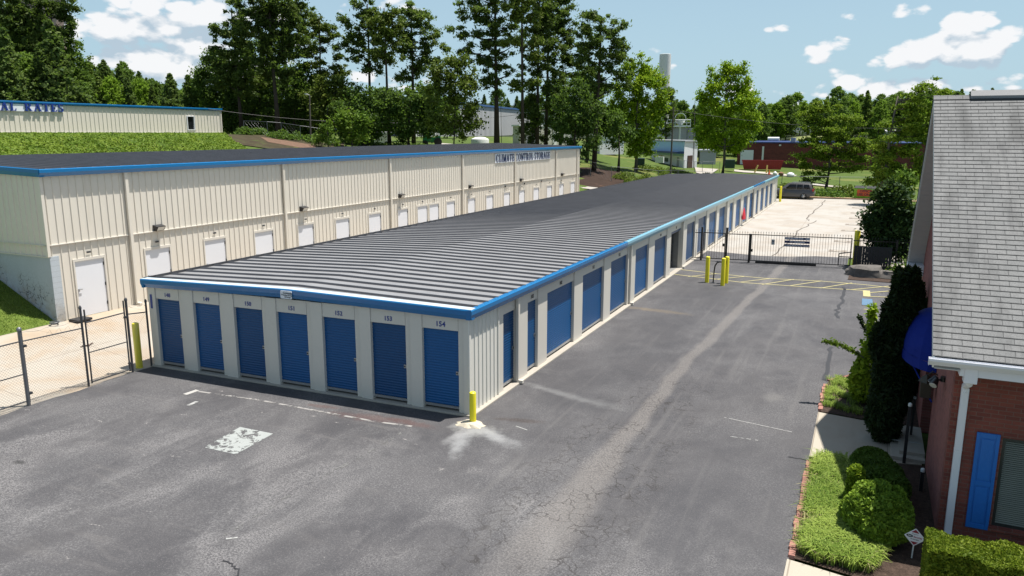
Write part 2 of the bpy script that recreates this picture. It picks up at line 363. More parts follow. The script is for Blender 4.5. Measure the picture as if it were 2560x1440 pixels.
# ================================================================== GROUND
def asphalt_mat():
    m = bpy.data.materials.new('asphalt'); m.use_nodes = True; t = m.node_tree; b = t.nodes['Principled BSDF']
    g = N(t, 'ShaderNodeNewGeometry'); P_ = g.outputs['Position']; sp = N(t, 'ShaderNodeSeparateXYZ'); L(t, P_, sp.inputs[0]); X, Y = sp.outputs[0], sp.outputs[1]
    def mapped(sx_, sy_, rot=0., off=(0, 0, 0)):
        mp = N(t, 'ShaderNodeMapping'); L(t, P_, mp.inputs[0]); mp.inputs['Scale'].default_value = (sx_, sy_, 1); mp.inputs['Rotation'].default_value = (0, 0, rot); mp.inputs['Location'].default_value = off; return mp.outputs[0]
    big = NOISE(t, mapped(.30, .19, .35), 1.0, 5, .62, .4)
    worn = RAMP(t, big, .40, .66)
    mid = NOISE(t, mapped(1.2, .8, .5), 1.0, 5, .65, .6)
    worn = M(t, 'ADD', M(t, 'MULTIPLY', worn, .75), M(t, 'MULTIPLY', RAMP(t, mid, .42, .72), .45), clamp=True)
    agg = NOISE(t, P_, 24, 4, .8); agg2 = NOISE(t, P_, 95, 2, .6)
    grain = RAMP(t, agg, .48, .58)
    base = MIX(t, RAMP(t, NOISE(t, P_, .5, 3), .35, .65), (.052, .051, .055), (.064, .062, .065))
    c = MIX(t, M(t, 'MULTIPLY', M(t, 'MULTIPLY', worn, grain), .60), base, (.195, .190, .190))
    c = MIX(t, M(t, 'MULTIPLY', worn, .22), c, (.132, .129, .130))
    wz = M(t, 'MULTIPLY', RAMP(t, NOISE(t, mapped(.55, .32, .8, (5, 2, 0)), 1.0, 5, .62, .5), .46, .66), RAMP(t, Y, 17, 12))
    c = MIX(t, M(t, 'MULTIPLY', M(t, 'MULTIPLY', wz, RAMP(t, NOISE(t, P_, 30, 3, .8), .44, .58)), .62), c, (.235, .226, .224))
    # traffic scuffs: short pale dashes where the sealer has flaked away
    fl = RAMP(t, NOISE(t, mapped(1.3, 3.6, 1.05, (3, 9, 0)), 1.5, 5, .68, .5), .665, .70)
    flk = M(t, 'MULTIPLY', fl, RAMP(t, NOISE(t, P_, 26, 3, .7), .40, .56))
    left = RAMP(t, X, -6.5, -9.5)
    near = RAMP(t, Y, 17, 15.5)
    c = MIX(t, M(t, 'MULTIPLY', M(t, 'MULTIPLY', flk, M(t, 'ADD', M(t, 'MULTIPLY', left, .75), .15)), near), c, (.33, .31, .295))
    # pale worn wheel path up the lane
    wob = M(t, 'MULTIPLY', M(t, 'SUBTRACT', NOISE(t, mapped(.4, .4), 1, 2), .5), .5)
    xc = M(t, 'ADD', M(t, 'MULTIPLY', M(t, 'MAXIMUM', M(t, 'SUBTRACT', Y, 24), 0), .045), -4.83)
    ddx = M(t, 'ABSOLUTE', M(t, 'ADD', M(t, 'SUBTRACT', X, xc), wob))
    bw = M(t, 'ADD', M(t, 'MULTIPLY', RAMP(t, Y, 19, 11), .30), .23)
    band = M(t, 'MULTIPLY', RAMP(t, M(t, 'DIVIDE', ddx, bw), 1.35, .45), RAMP(t, Y, 8.5, 13))
    c = MIX(t, M(t, 'MULTIPLY', band, M(t, 'ADD', M(t, 'MULTIPLY', RAMP(t, agg, .40, .6), .50), .22)), c, (.18, .165, .152))
    # alligator cracking
    v = N(t, 'ShaderNodeTexVoronoi', feature='DISTANCE_TO_EDGE'); v.inputs['Scale'].default_value = 3.6
    dn = N(t, 'ShaderNodeTexNoise'); L(t, P_, dn.inputs['Vector']); dn.inputs['Scale'].default_value = 2.5; dn.inputs['Detail'].default_value = 4
    vm = N(t, 'ShaderNodeVectorMath', operation='MULTIPLY_ADD'); L(t, dn.outputs['Color'], vm.inputs[0]); vm.inputs[1].default_value = (.5, .5, 0); L(t, P_, vm.inputs[2]); L(t, vm.outputs[0], v.inputs['Vector'])
    cr = RAMP(t, v.outputs['Distance'], .05, .012)
    zone = M(t, 'MULTIPLY', RAMP(t, ddx, 2.1, .7), RAMP(t, Y, 26, 19))
    zone = M(t, 'MULTIPLY', zone, RAMP(t, NOISE(t, P_, .9, 3), .40, .54), clamp=True)
    c = MIX(t, M(t, 'MULTIPLY', M(t, 'MULTIPLY', cr, zone), .7), c, (.028, .025, .024))
    # pale map cracks where the sealer is gone
    v2 = N(t, 'ShaderNodeTexVoronoi', feature='DISTANCE_TO_EDGE'); v2.inputs['Scale'].default_value = 4.5; L(t, vm.outputs[0], v2.inputs['Vector'])
    cr2 = M(t, 'MULTIPLY', RAMP(t, v2.outputs['Distance'], .05, .015), RAMP(t, NOISE(t, mapped(1, 1, 0, (7, 1, 0)), .42, 3), .54, .66))
    z2 = M(t, 'MULTIPLY', M(t, 'MULTIPLY', RAMP(t, X, -9.5, -7.5), RAMP(t, X, -4.6, -5.6)), RAMP(t, Y, 15.5, 13.5))
    c = MIX(t, M(t, 'MULTIPLY', M(t, 'MULTIPLY', cr2, z2), .4), c, (.23, .22, .215))
    def blob(x, y, rx, ry, rot=0.):
        cx = M(t, 'SUBTRACT', X, x); cy = M(t, 'SUBTRACT', Y, y); cr_, sr_ = math.cos(rot), math.sin(rot)
        a = M(t, 'ADD', M(t, 'MULTIPLY', cx, cr_ / rx), M(t, 'MULTIPLY', cy, sr_ / rx)); bb = M(t, 'ADD', M(t, 'MULTIPLY', cx, -sr_ / ry), M(t, 'MULTIPLY', cy, cr_ / ry))
        return M(t, 'SQRT', M(t, 'ADD', M(t, 'MULTIPLY', a, a), M(t, 'MULTIPLY', bb, bb)))
    nz = M(t, 'MULTIPLY', M(t, 'SUBTRACT', NOISE(t, P_, 3.2, 5, .65), .5), 1.5)
    def stain(x, y, rx, ry, rot, col, k, e0=1.1, e1=.25):
        nonlocal c
        r = M(t, 'ADD', blob(x, y, rx, ry, rot), nz)
        c = MIX(t, M(t, 'MULTIPLY', RAMP(t, r, e0, e1), k), c, col)
    stain(-8.32, 15.1, 1.05, .26, -1.265, (.30, .305, .305), .55, 1.2, .1)   # lime wash running from the bollard footing
    stain(-7.8, 15.72, 1.05, .30, -.415, (.30, .305, .305), .6, 1.2, .1)
    stain(-8.55, 15.3, .7, .2, -1.7, (.26, .26, .26), .5, 1.2, .1)
    stain(-8.4, 15.9, .75, .45, 0, (.26, .26, .25), .6)
    stain(-7.4, 19.3, 1.5, .22, -.30, (.20, .20, .20), .55, 1.2, .1)
    stain(-6.3, 19.0, 1.2, .35, -.2, (.17, .17, .17), .45, 1.2, .0)     # run-off from the first downspout
    stain(-7.5, 30.6, 1.8, .35, -.1, (.15, .12, .085), .7)       # muddy run-off at the second
    stain(-11.2, 15.5, 1.5, .28, .1, (.085, .050, .046), .65)     # rust stain
    stain(-10.0, 15.6, .9, .22, -.1, (.085, .050, .046), .6)
    stain(-12.9, 15.7, .6, .15, .1, (.09, .055, .05), .6)
    stain(-7.6, 16.9, .8, .18, .2, (.045,.034,.03), .6)
    stain(-1.9, 21.5, .35, .5, 0, (.14,.135,.13), .5)
    stain(-16.9, 10.0, .25, .12, 0, (.03, .03, .03), .8)
    # tyre rubs: long faint streaks along the lane and turning arcs in the yard
    tr1 = RAMP(t, NOISE(t, mapped(3.2, .16, .03), 1.0, 4, .6), .52, .70); lane = RAMP(t, X, -8.2, -6.8)
    c = MIX(t, M(t, 'MULTIPLY', M(t, 'MULTIPLY', tr1, lane), .30), c, (.13, .125, .122))
    tr2 = RAMP(t, NOISE(t, mapped(.35, 2.6, .22, (4, 4, 0)), 1.0, 4, .6, .8), .55, .72)
    c = MIX(t, M(t, 'MULTIPLY', M(t, 'MULTIPLY', tr2, RAMP(t, X, -7.5, -9.5)), .28), c, (.14, .132, .128))
    # coarse stone showing through everywhere
    c = MIX(t, M(t, 'MULTIPLY', RAMP(t, NOISE(t, P_, 38, 3, .85), .56, .66), .50), c, (.21, .205, .203))
    c = MIX(t, M(t, 'MULTIPLY', RAMP(t, NOISE(t, mapped(1, 1, 0, (31, 7, 0)), 30, 3, .85), .57, .68), .5), c, (.028, .027, .029))
    # darker fresh patch beside the lane
    dk = M(t, 'MULTIPLY', M(t, 'MULTIPLY', RAMP(t, X, -8.2, -7.6), RAMP(t, X, -5.3, -5.9)), M(t, 'MULTIPLY', RAMP(t, Y, 17.9, 18.5), RAMP(t, Y, 44, 38)))
    c = MIX(t, M(t, 'MULTIPLY', dk, .30), c, (.045, .045, .049))
    rd = M(t, 'MULTIPLY', RAMP(t, X, -3.6, -2.6), RAMP(t, Y, 21, 16))
    c = MIX(t, M(t, 'MULTIPLY', rd, .35), c, (.060, .060, .065))
    # mottled broken edge against the concrete drive
    L(t, c, b.inputs['Base Color']); b.inputs['Roughness'].default_value = .88; b.inputs['Specular IOR Level'].default_value = .25
    bp = N(t, 'ShaderNodeBump'); bp.inputs['Strength'].default_value = .7; bp.inputs['Distance'].default_value = .008; L(t, agg2, bp.inputs['Height']); L(t, bp.outputs[0], b.inputs['Normal'])
    return m
MT['asphalt'] = asphalt_mat()
def conc_mat(name, col, warm, gx_, gy_, ox=0., oy=0.):
    m = bpy.data.materials.new(name); m.use_nodes = True; t = m.node_tree; b = t.nodes['Principled BSDF']
    g = N(t, 'ShaderNodeNewGeometry'); P_ = g.outputs['Position']; sp = N(t, 'ShaderNodeSeparateXYZ'); L(t, P_, sp.inputs[0])
    mp = N(t, 'ShaderNodeMapping'); L(t, P_, mp.inputs[0]); mp.inputs['Scale'].default_value = (.8, .25, 1)
    n = NOISE(t, P_, .45, 5, .6, .5); n2 = NOISE(t, mp.outputs[0], 1.6, 6, .65)
    c = MIX(t, RAMP(t, n, .38, .68), col, warm)
    c = MIX(t, M(t, 'MULTIPLY', RAMP(t, n2, .5, .8), .35), c, tuple(v * .62 for v in warm))
    c = MIX(t, M(t, 'MULTIPLY', RAMP(t, NOISE(t, P_, 40, 3), .4, .7), .15), c, tuple(v * .7 for v in col))
    def joint(s, per, o):
        f = M(t, 'ABSOLUTE', M(t, 'SUBTRACT', M(t, 'FRACT', M(t, 'DIVIDE', M(t, 'SUBTRACT', s, o), per)), .5))
        return RAMP(t, f, .5 - .018 / per, .5 - .006 / per)
    j = M(t, 'MAXIMUM', joint(sp.outputs[0], gx_, ox), joint(sp.outputs[1], gy_, oy))
    c = MIX(t, M(t, 'MULTIPLY', j, .6), c, (.14, .11, .085))
    L(t, c, b.inputs['Base Color']); b.inputs['Roughness'].default_value = .9; b.inputs['Specular IOR Level'].default_value = .2
    return m
MT['drive'] = conc_mat('driveway concrete', (.36, .325, .275), (.34, .265, .19), 3.1, 3.9, -20.4, 1.2)
MT['lot'] = conc_mat('lot concrete', (.345, .325, .295), (.31, .275, .235), 4.4, 6.5, -8.9, 47)

def patch(name, Lp, Rp, nu, m, dz=0., sub=1, thick=0., **k):
    """sheet between two polylines, draped on the ground"""
    def dens(pl):
        o = []
        for a, b in zip(pl[:-1], pl[1:]):
            for i in range(sub): o.append((a[0] + (b[0] - a[0]) * i / sub, a[1] + (b[1] - a[1]) * i / sub))
        return o + [pl[-1]]
    Lp, Rp = dens(Lp), dens(Rp); mb = MB(); n = len(Lp); vs = []
    for i in range(n):
        for j in range(nu + 1):
            t = j / nu; x = Lp[i][0] * (1 - t) + Rp[i][0] * t; y = Lp[i][1] * (1 - t) + Rp[i][1] * t
            vs.append((x, y, gh(x, y) + dz))
    fs = [(i * (nu + 1) + j, i * (nu + 1) + j + 1, (i + 1) * (nu + 1) + j + 1, (i + 1) * (nu + 1) + j) for i in range(n - 1) for j in range(nu)]
    mb.add(vs, fs)
    if thick:
        per = [i * (nu + 1) for i in range(n)] + [(n - 1) * (nu + 1) + j for j in range(1, nu + 1)] + [i * (nu + 1) + nu for i in range(n - 2, -1, -1)] + [j for j in range(nu - 1, 0, -1)]
        lo = [(vs[i][0], vs[i][1], vs[i][2] - thick) for i in per]; hi = [vs[i] for i in per]; q = len(per)
        mb.add(hi + lo, [(i, (i + 1) % q, q + (i + 1) % q, q + i) for i in range(q)])
    o = mb.build(name, m, smooth=False)
    # make faces look up
    me = o.data; nz_ = sum(p.normal.z for p in me.polygons[:4])
    if nz_ < 0: me.flip_normals()
    return tag(o, **k)
def line(name, pts, wd, m, dz, **k):
    Lp, Rp = [], []
    for i, p in enumerate(pts):
        a = Vector(pts[max(i - 1, 0)]); b = Vector(pts[min(i + 1, len(pts) - 1)]); d = (b - a).to_2d().normalized(); n = Vector((-d.y, d.x)) * wd * .5
        p = Vector(p).to_2d(); Lp.append(tuple(p + n)); Rp.append(tuple(p - n))
    return Lp, Rp
ST = dict(kind='structure')
# terrain: one sheet to the horizon
def axis(vals): 
    o = []
    for a, b, s in vals:
        n = max(1, round((b - a) / s)); o += [a + (b - a) * i / n for i in range(n)]
    return o + [vals[-1][1]]
xs = axis([(-900, -260, 40), (-260, -120, 5), (-120, -72, 3), (-72, -44, 1.4), (-44, -28, 2), (-28, -20, .8), (-20, 20, 4), (20, 140, 5), (140, 900, 40)])
ys = axis([(-60, 4, 8), (4, 28, .9), (28, 74, 3), (74, 130, 2.2), (130, 300, 5), (300, 1000, 40)])
mb = MB(); vs = [(x, y, gh(x, y) - .06) for y in ys for x in xs]; nx = len(xs)
mb.add(vs, [(j * nx + i, j * nx + i + 1, (j + 1) * nx + i + 1, (j + 1) * nx + i) for j in range(len(ys) - 1) for i in range(nx - 1)])
def ground_mat():
    m = pm('ground', (.062, .095, .018), .95, 0, .3, .8, .15, fine=.4, bs=6, bump=.5); t = m.node_tree; b = t.nodes['Principled BSDF']
    g = N(t, 'ShaderNodeNewGeometry'); P_ = g.outputs['Position']; sp = N(t, 'ShaderNodeSeparateXYZ'); L(t, P_, sp.inputs[0])
    src = b.inputs['Base Color'].links[0].from_socket
    c = MIX(t, RAMP(t, NOISE(t, P_, .12, 4, .6), .52, .66), src, (.12, .13, .035))
    r_ = N(t, 'ShaderNodeVectorMath', operation='LENGTH'); L(t, P_, r_.inputs[0])
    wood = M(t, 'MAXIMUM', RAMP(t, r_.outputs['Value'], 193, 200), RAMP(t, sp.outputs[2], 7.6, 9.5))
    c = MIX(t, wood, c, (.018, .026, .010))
    L(t, c, b.inputs['Base Color']); return m
MT['ground'] = ground_mat()
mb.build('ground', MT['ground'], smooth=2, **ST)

patch('driveway', [(-26.72, y) for y in (-6, 8, 14, 17.7, 30, 50, 78)], [(-20.25, y) for y in (-6, 8, 14, 17.7, 30, 50, 78)], 12, MT['drive'], 0.0, 2, **ST)
# asphalt lot and lane (lapping a little over the concrete along the fence, with a broken edge)
ey = axis([(-8, 6, 2), (6, 16.4, .35), (16.4, 25.5, 1.3)])
def ex(y): return -20.42 + (.30 * (mnoise.noise(Vector((y * .9, 1, 0)))) + .14 * mnoise.noise(Vector((y * 4, 5, 0))) if y < 16.5 else 0)
patch('parking_lot', [(ex(y), y) for y in ey if y <= 25.5], [(-.70, y) for y in ey if y <= 25.5], 22, MT['asphalt'], .004, 1, **ST)
patch('parking_lot', [(-60, -60), (-60, -30), (-26, -8)], [(40, -60), (40, -30), (18, -8)], 6, MT['asphalt'], .002, 2, **ST)
patch('parking_lot', [(3.2, -8), (3.2, 4), (3.2, 11.9)], [(18, -8), (18, 4), (18, 11.9)], 4, MT['asphalt'], .002, 2, **ST)
patch('access_road', [(-9.2, 25.5), (-9.2, 36), (-9.2, 45), (-9.2, 48.15)], [(-.70, 25.5), (-.70, 36), (-.70, 45), (-.70, 48.97)], 8, MT['asphalt'], .004, 2, **ST)
patch('parking_bay', [(-.70, 25.5), (-.70, 33), (-.70, 46.2)], [(16, 25.5), (16, 33), (16, 46.2)], 8, MT['asphalt'], .004, 2, **ST)
patch('parking_bay', [(-.70, 23.2), (-.70, 25.5)], [(1.66, 24.6), (16, 25.5)], 6, MT['asphalt'], .004, 2, **ST)
# concrete lot beyond the gate
fl = [(-8.89, 48.18), (-7.2, 47.9), (-5.55, 47.5), (-4.0, 47.9), (-2.5, 48.8), (-.35, 49.0)]
patch('rear_lot', fl, [(-9.3, 92.6), (-7.3, 92.9), (-5.6, 93.0), (-4.0, 93.2), (-2.4, 93.4), (-.31, 93.6)], 10, MT['lot'], .006, 1, **ST)
mb = MB()
mb.box(-16, 3.0, 93.6, 93.8, -.02, .13); mb.build('kerb', pm('kerb', (.34, .2, .14), .9, 0, .25, 3), **ST)
patch('gravel_strip', [(-.35, 45.6), (-.33, 60), (-.31, 93.4)], [(2.2, 45.6), (2.2, 60), (2.2, 93.4)], 4, pm('gravel strip', (.30, .27, .235), .95, 0, .3, 1.2, .2, fine=.6, bs=8, dirt=((.2, .17, .13), 1.5, .5, .7, .6)), .002, 2, **ST)
# straw and bare soil behind the rear kerb
patch('straw_verge', [(-14, 93.8), (-14, 96)], [(8, 93.8), (8, 96.5)], 8, pm('dry straw', (.24, .18, .10), .95, 0, .3, 2.5, .2, fine=.5, bs=9, dirt=((.06, .09, .02), .8, .5, .62, .8)), .01, 2, **ST)

# ---- painted markings and sealed cracks
def marking(name, pts, wd, m, dz=.012): 
    Lp, Rp = line(name, pts, wd, m, dz); return patch(name, Lp, Rp, 1, m, dz, 1, **ST)
def gp(px, py): p = gz(px, py, 0); return (p.x, p.y)
yl = MT['yellowline']
A_ = [gp(*p) for p in ((1696, 673), (1800, 682), (1870, 688), (2000, 699), (2163, 714))]
B_ = [gp(*p) for p in ((1682, 686), (1760, 690), (1860, 705), (1990, 715), (2130, 723), (2290, 732))]
A_ = [(-8.85, 41.2), (-6.0, 40.9), (-3.0, 40.95), (.2, 40.6), (2.4, 40.4)]
B_ = [(-8.85, 38.9), (-6.0, 38.6), (-3.0, 38.7), (.2, 38.6)]
A_ = [gp(*p) for p in ((1700, 674), (1795, 685), (1910, 696), (2050, 703), (2160, 712), (2290, 727))]
B_ = [gp(*p) for p in ((1683, 686), (1780, 697), (1860, 707), (1990, 716), (2165, 727))]
marking('pavement_marking', A_, .10, yl); marking('pavement_marking', B_, .10, yl)
for a, b in (((1720, 692), (1790, 685)), ((1785, 699), (1860, 692)), ((1850, 706), (1925, 697)), ((1905, 712), (1985, 699)), ((1975, 715), (2055, 703)), ((2050, 721), (2130, 708)), ((2125, 725), (2225, 716))):
    marking('pavement_marking', [gp(*a), gp(*b)], .085, yl, .018)
marking('pavement_marking', [gp(2166, 727), gp(2167, 742)], .30, yl, .018)
for a, b in (((2170, 733), (2290, 723)), ((2172, 742), (2290, 747)), ((2160, 774), (2178, 776)), ((2160, 812), (2180, 814)), ((2240, 752), (2300, 757))):
    marking('pavement_marking', [gp(*a), gp(*b)], .10, yl, .022)
marking('pavement_marking', [gp(2168, 748), gp(2168, 764)], .42, pm('accessible bay blue', (.07, .14, .22), .8, 0, .3, 8), .018)
wl = pm('worn paint', (.40, .41, .39), .85, 0, .2, 9, fine=.3)
def wornmat(col, lo, hi, sc_=3.0):
    m = pm('worn stencil paint', col, .85, 0, .12, 5, fine=.15); t = m.node_tree; g = N(t, 'ShaderNodeNewGeometry'); o = t.nodes['Material Output']; b = t.nodes['Principled BSDF']
    tr = N(t, 'ShaderNodeBsdfTransparent'); mx = N(t, 'ShaderNodeMixShader'); L(t, RAMP(t, NOISE(t, g.outputs['Position'], sc_, 6, .7, .6), lo, hi), mx.inputs[0])
    L(t, b.outputs[0], mx.inputs[1]); L(t, tr.outputs[0], mx.inputs[2]); L(t, mx.outputs[0], o.inputs[0]); return m
pad = [gz(510, 1118, -.05), gz(600, 1067, -.05), gz(683, 1085, -.05), gz(590, 1137, -.05)]
patch('painted_panel', [pad[0].to_2d(), pad[1].to_2d()], [pad[3].to_2d(), pad[2].to_2d()], 10, wornmat((.27, .285, .275), .52, .58, 4.2), .010, 10, **ST)
tl = [gz(px, py, -.06).to_2d() for px, py in ((492, 975), (640, 998), (800, 1030), (940, 1058), (1030, 1071))]
marking('pavement_marking', tl, .09, wornmat((.24, .23, .22), .46, .56, 2.6), .010)
marking('pavement_marking', [gz(462, 985, -.08).to_2d(), gz(494, 974, -.08).to_2d()], .17, wornmat((.34,.33,.31), .62, .7), .014)
marking('pavement_marking', [gz(1010, 1078, 0).to_2d(), gz(915, 1135, 0).to_2d(), gz(760, 1215, 0).to_2d(), gz(560, 1340, 0).to_2d()], .10, wornmat((.13,.128,.125), .40, .52, 2.6), .010)
for (a, b, c_) in (((1310, 955), (0, 0), 0),): pass
for a, b, wd in (((565, 1349), (594, 1346), .05), ((470, 1008), (492, 998), .12), ((1290, 1068), (1318, 1078), .03), ((2170 - 360, 1046), (1980, 1083), .03), ((1826, 1094), (1895, 1104), .03)):
    marking('pavement_marking', [gz(*a, -.02).to_2d(), gz(*b, -.02).to_2d()], wd, wornmat((.3,.3,.29), .5, .66, 6), .012)
tar = pm('crack sealer', (.020, .019, .021), .6, 0, .2, 5)
def wiggle(pts, n, amp, seed):
    rr = random.Random(seed); o = []
    for a, b in zip(pts[:-1], pts[1:]):
        for i in range(n):
            t = i / n; o.append((a[0] + (b[0] - a[0]) * t + rr.uniform(-amp, amp), a[1] + (b[1] - a[1]) * t + rr.uniform(-amp, amp)))
    return o + [tuple(pts[-1])]
marking('sealed_crack', wiggle([gp(2111, 718), gp(2106, 752), gp(2092, 776), gp(2096, 796)], 5, .07, 1), .13, tar)
marking('sealed_crack', wiggle([gp(2076, 868), gp(2072, 900), gp(2060, 951)], 5, .05, 2), .12, tar)
marking('sealed_crack', wiggle([gp(1972, 1143), gp(2022, 1151)], 5, .02, 3), .05, tar)
gc = pm('open crack', (.10, .085, .07), .9)
marking('pavement_crack', wiggle([gp(2065, 500), gp(2040, 525), gp(2015, 545), gp(2022, 552)], 6, .12, 4), .10, gc)
marking('pavement_crack', wiggle([gp(2040, 552), gp(2000, 574), gp(1975, 602), gp(1930, 640)], 7, .12, 5), .09, gc)
marking('pavement_crack', wiggle([gp(1755, 650), gp(1885, 662), gp(2000, 668), gp(2130, 672)], 14, .06, 6), .05, tar)
marking('pavement_crack', wiggle([gp(590, 1450), gp(598, 1425), gp(576, 1410), gp(560, 1400)], 6, .03, 8), .03, tar)
for (px, py) in ((2144, 520), (2142, 533), (2139, 546), (2131, 562), (2122, 577), (2106, 604), (2094, 628)):
    p = gz(px, py, 0); wd = .52
    mb = MB(); mb.box(p.x - wd, p.x + wd, p.y - .42, p.y + .42, .016, .020); mb.box(p.x - wd * .5, p.x + wd * .5, p.y - .2, p.y + .2, .0204, .024, mi=1)
    mb.build('bay_marking', [pm('faded bay paint', (.20, .17, .14), .9, 0, .2, 4), MT['conc2']], **ST)

# ================================================================== the near landscape bed beside the office
KX = -.70
walk = conc_mat('sidewalk concrete', (.36, .325, .265), (.33, .285, .225), 1.6, 50, -.68, 0)
patch('sidewalk', [(KX, 17.62), (KX, 20.75)], [(1.6, 18.2), (1.6, 20.4)], 6, walk, .022, 2, .03, **ST)
patch('path', [(KX - .05, 4.0), (KX - .05, 9), (KX - .03, 12.9)], [(3.2, 4.0), (3.2, 8), (3.2, 12.2)], 10, walk, .022, 2, .03, **ST)
mul = MT['mulch']
patch('planting_bed', [(KX + .08, 12.95), (KX + .08, 15.2), (KX + .08, 17.6)], [(2.9, 12.35), (2.9, 14.9), (1.66, 18.15)], 10, mul, .03, 3, **ST)
patch('planting_bed', [(KX + .06, 20.8), (KX + .05, 22.2), (KX + .1, 23.5)], [(1.66, 20.45), (1.66, 23.2), (1.66, 26.6)], 6, mul, .03, 3, **ST)
patch('planting_bed', [(-.55, 41.4), (-.5, 43.4), (-.3, 45.4)], [(9, 41.4), (9, 43.4), (9, 45.4)], 8, mul, .03, 3, **ST)
# brick edging: loose red edgers end to end along the bed
def edging(pts, cell, label):
    mb = MB(); rr = random.Random(3)
    for a, b in zip(pts[:-1], pts[1:]):
        a = Vector((*a, 0)); b = Vector((*b, 0)); d = b - a; n = max(1, int(d.length / cell)); d.normalize(); s = Vector((-d.y, d.x, 0))
        for i in range(n):
            p = a + d * cell * (i + .5) + s * rr.uniform(-.025, .02); z = .05 + rr.uniform(-.012, .015); hl = cell * .492; q = rr.uniform(-.05, .05); dd = d + s * q
            base = [p - dd * hl - s * .06, p + dd * hl - s * .06, p + dd * hl + s * .06, p - dd * hl + s * .06]
            mb.hexa([v + Vector((0, 0, -.02)) for v in base], [v + (p - v) * .12 + Vector((0, 0, z)) for v in base])
    return mb.build('brick_edging', MT['redbrickedge'], label=label, cat='edging')
edging([(KX + .02, 12.98), (KX + .02, 17.55)], .29, 'low red brick edging along the grassy bed beside the lane')
edging([(KX + .03, 20.9), (KX + .03, 23.5)], .29, 'low red brick edging on the lane side of the far mulch bed')
edging([(KX + .10, 23.65), (.5, 25.1)], .29, 'slanting brick edging at the far tip of the far mulch bed')

# ================================================================== LETTERING
def text_part(name, s, size, m, parent, origin, xdir, zdir, depth=.01, align='CENTER', spacing=1.0, **k):
    cu = bpy.data.curves.new('t', 'FONT'); cu.body = s; cu.size = size; cu.align_x = align; cu.align_y = 'CENTER'; cu.extrude = depth / 2; cu.offset = size * .022; cu.resolution_u = 3; cu.space_character = spacing
    ob = bpy.data.objects.new('t', cu); sc.collection.objects.link(ob); dg = bpy.context.evaluated_depsgraph_get()
    me = bpy.data.meshes.new_from_object(ob.evaluated_get(dg)); bpy.data.objects.remove(ob); bpy.data.curves.remove(cu)
    x = Vector(xdir).normalized(); z = Vector(zdir).normalized(); n = x.cross(z)  # local: X->x, Y->z, Z-> n
    mt = Matrix(((x.x, z.x, n.x, origin[0]), (x.y, z.y, n.y, origin[1]), (x.z, z.z, n.z, origin[2]), (0, 0, 0, 1)))
    me.transform(mt); me.materials.clear(); me.name = name
    return tag(link(name, me, m, parent), **k)
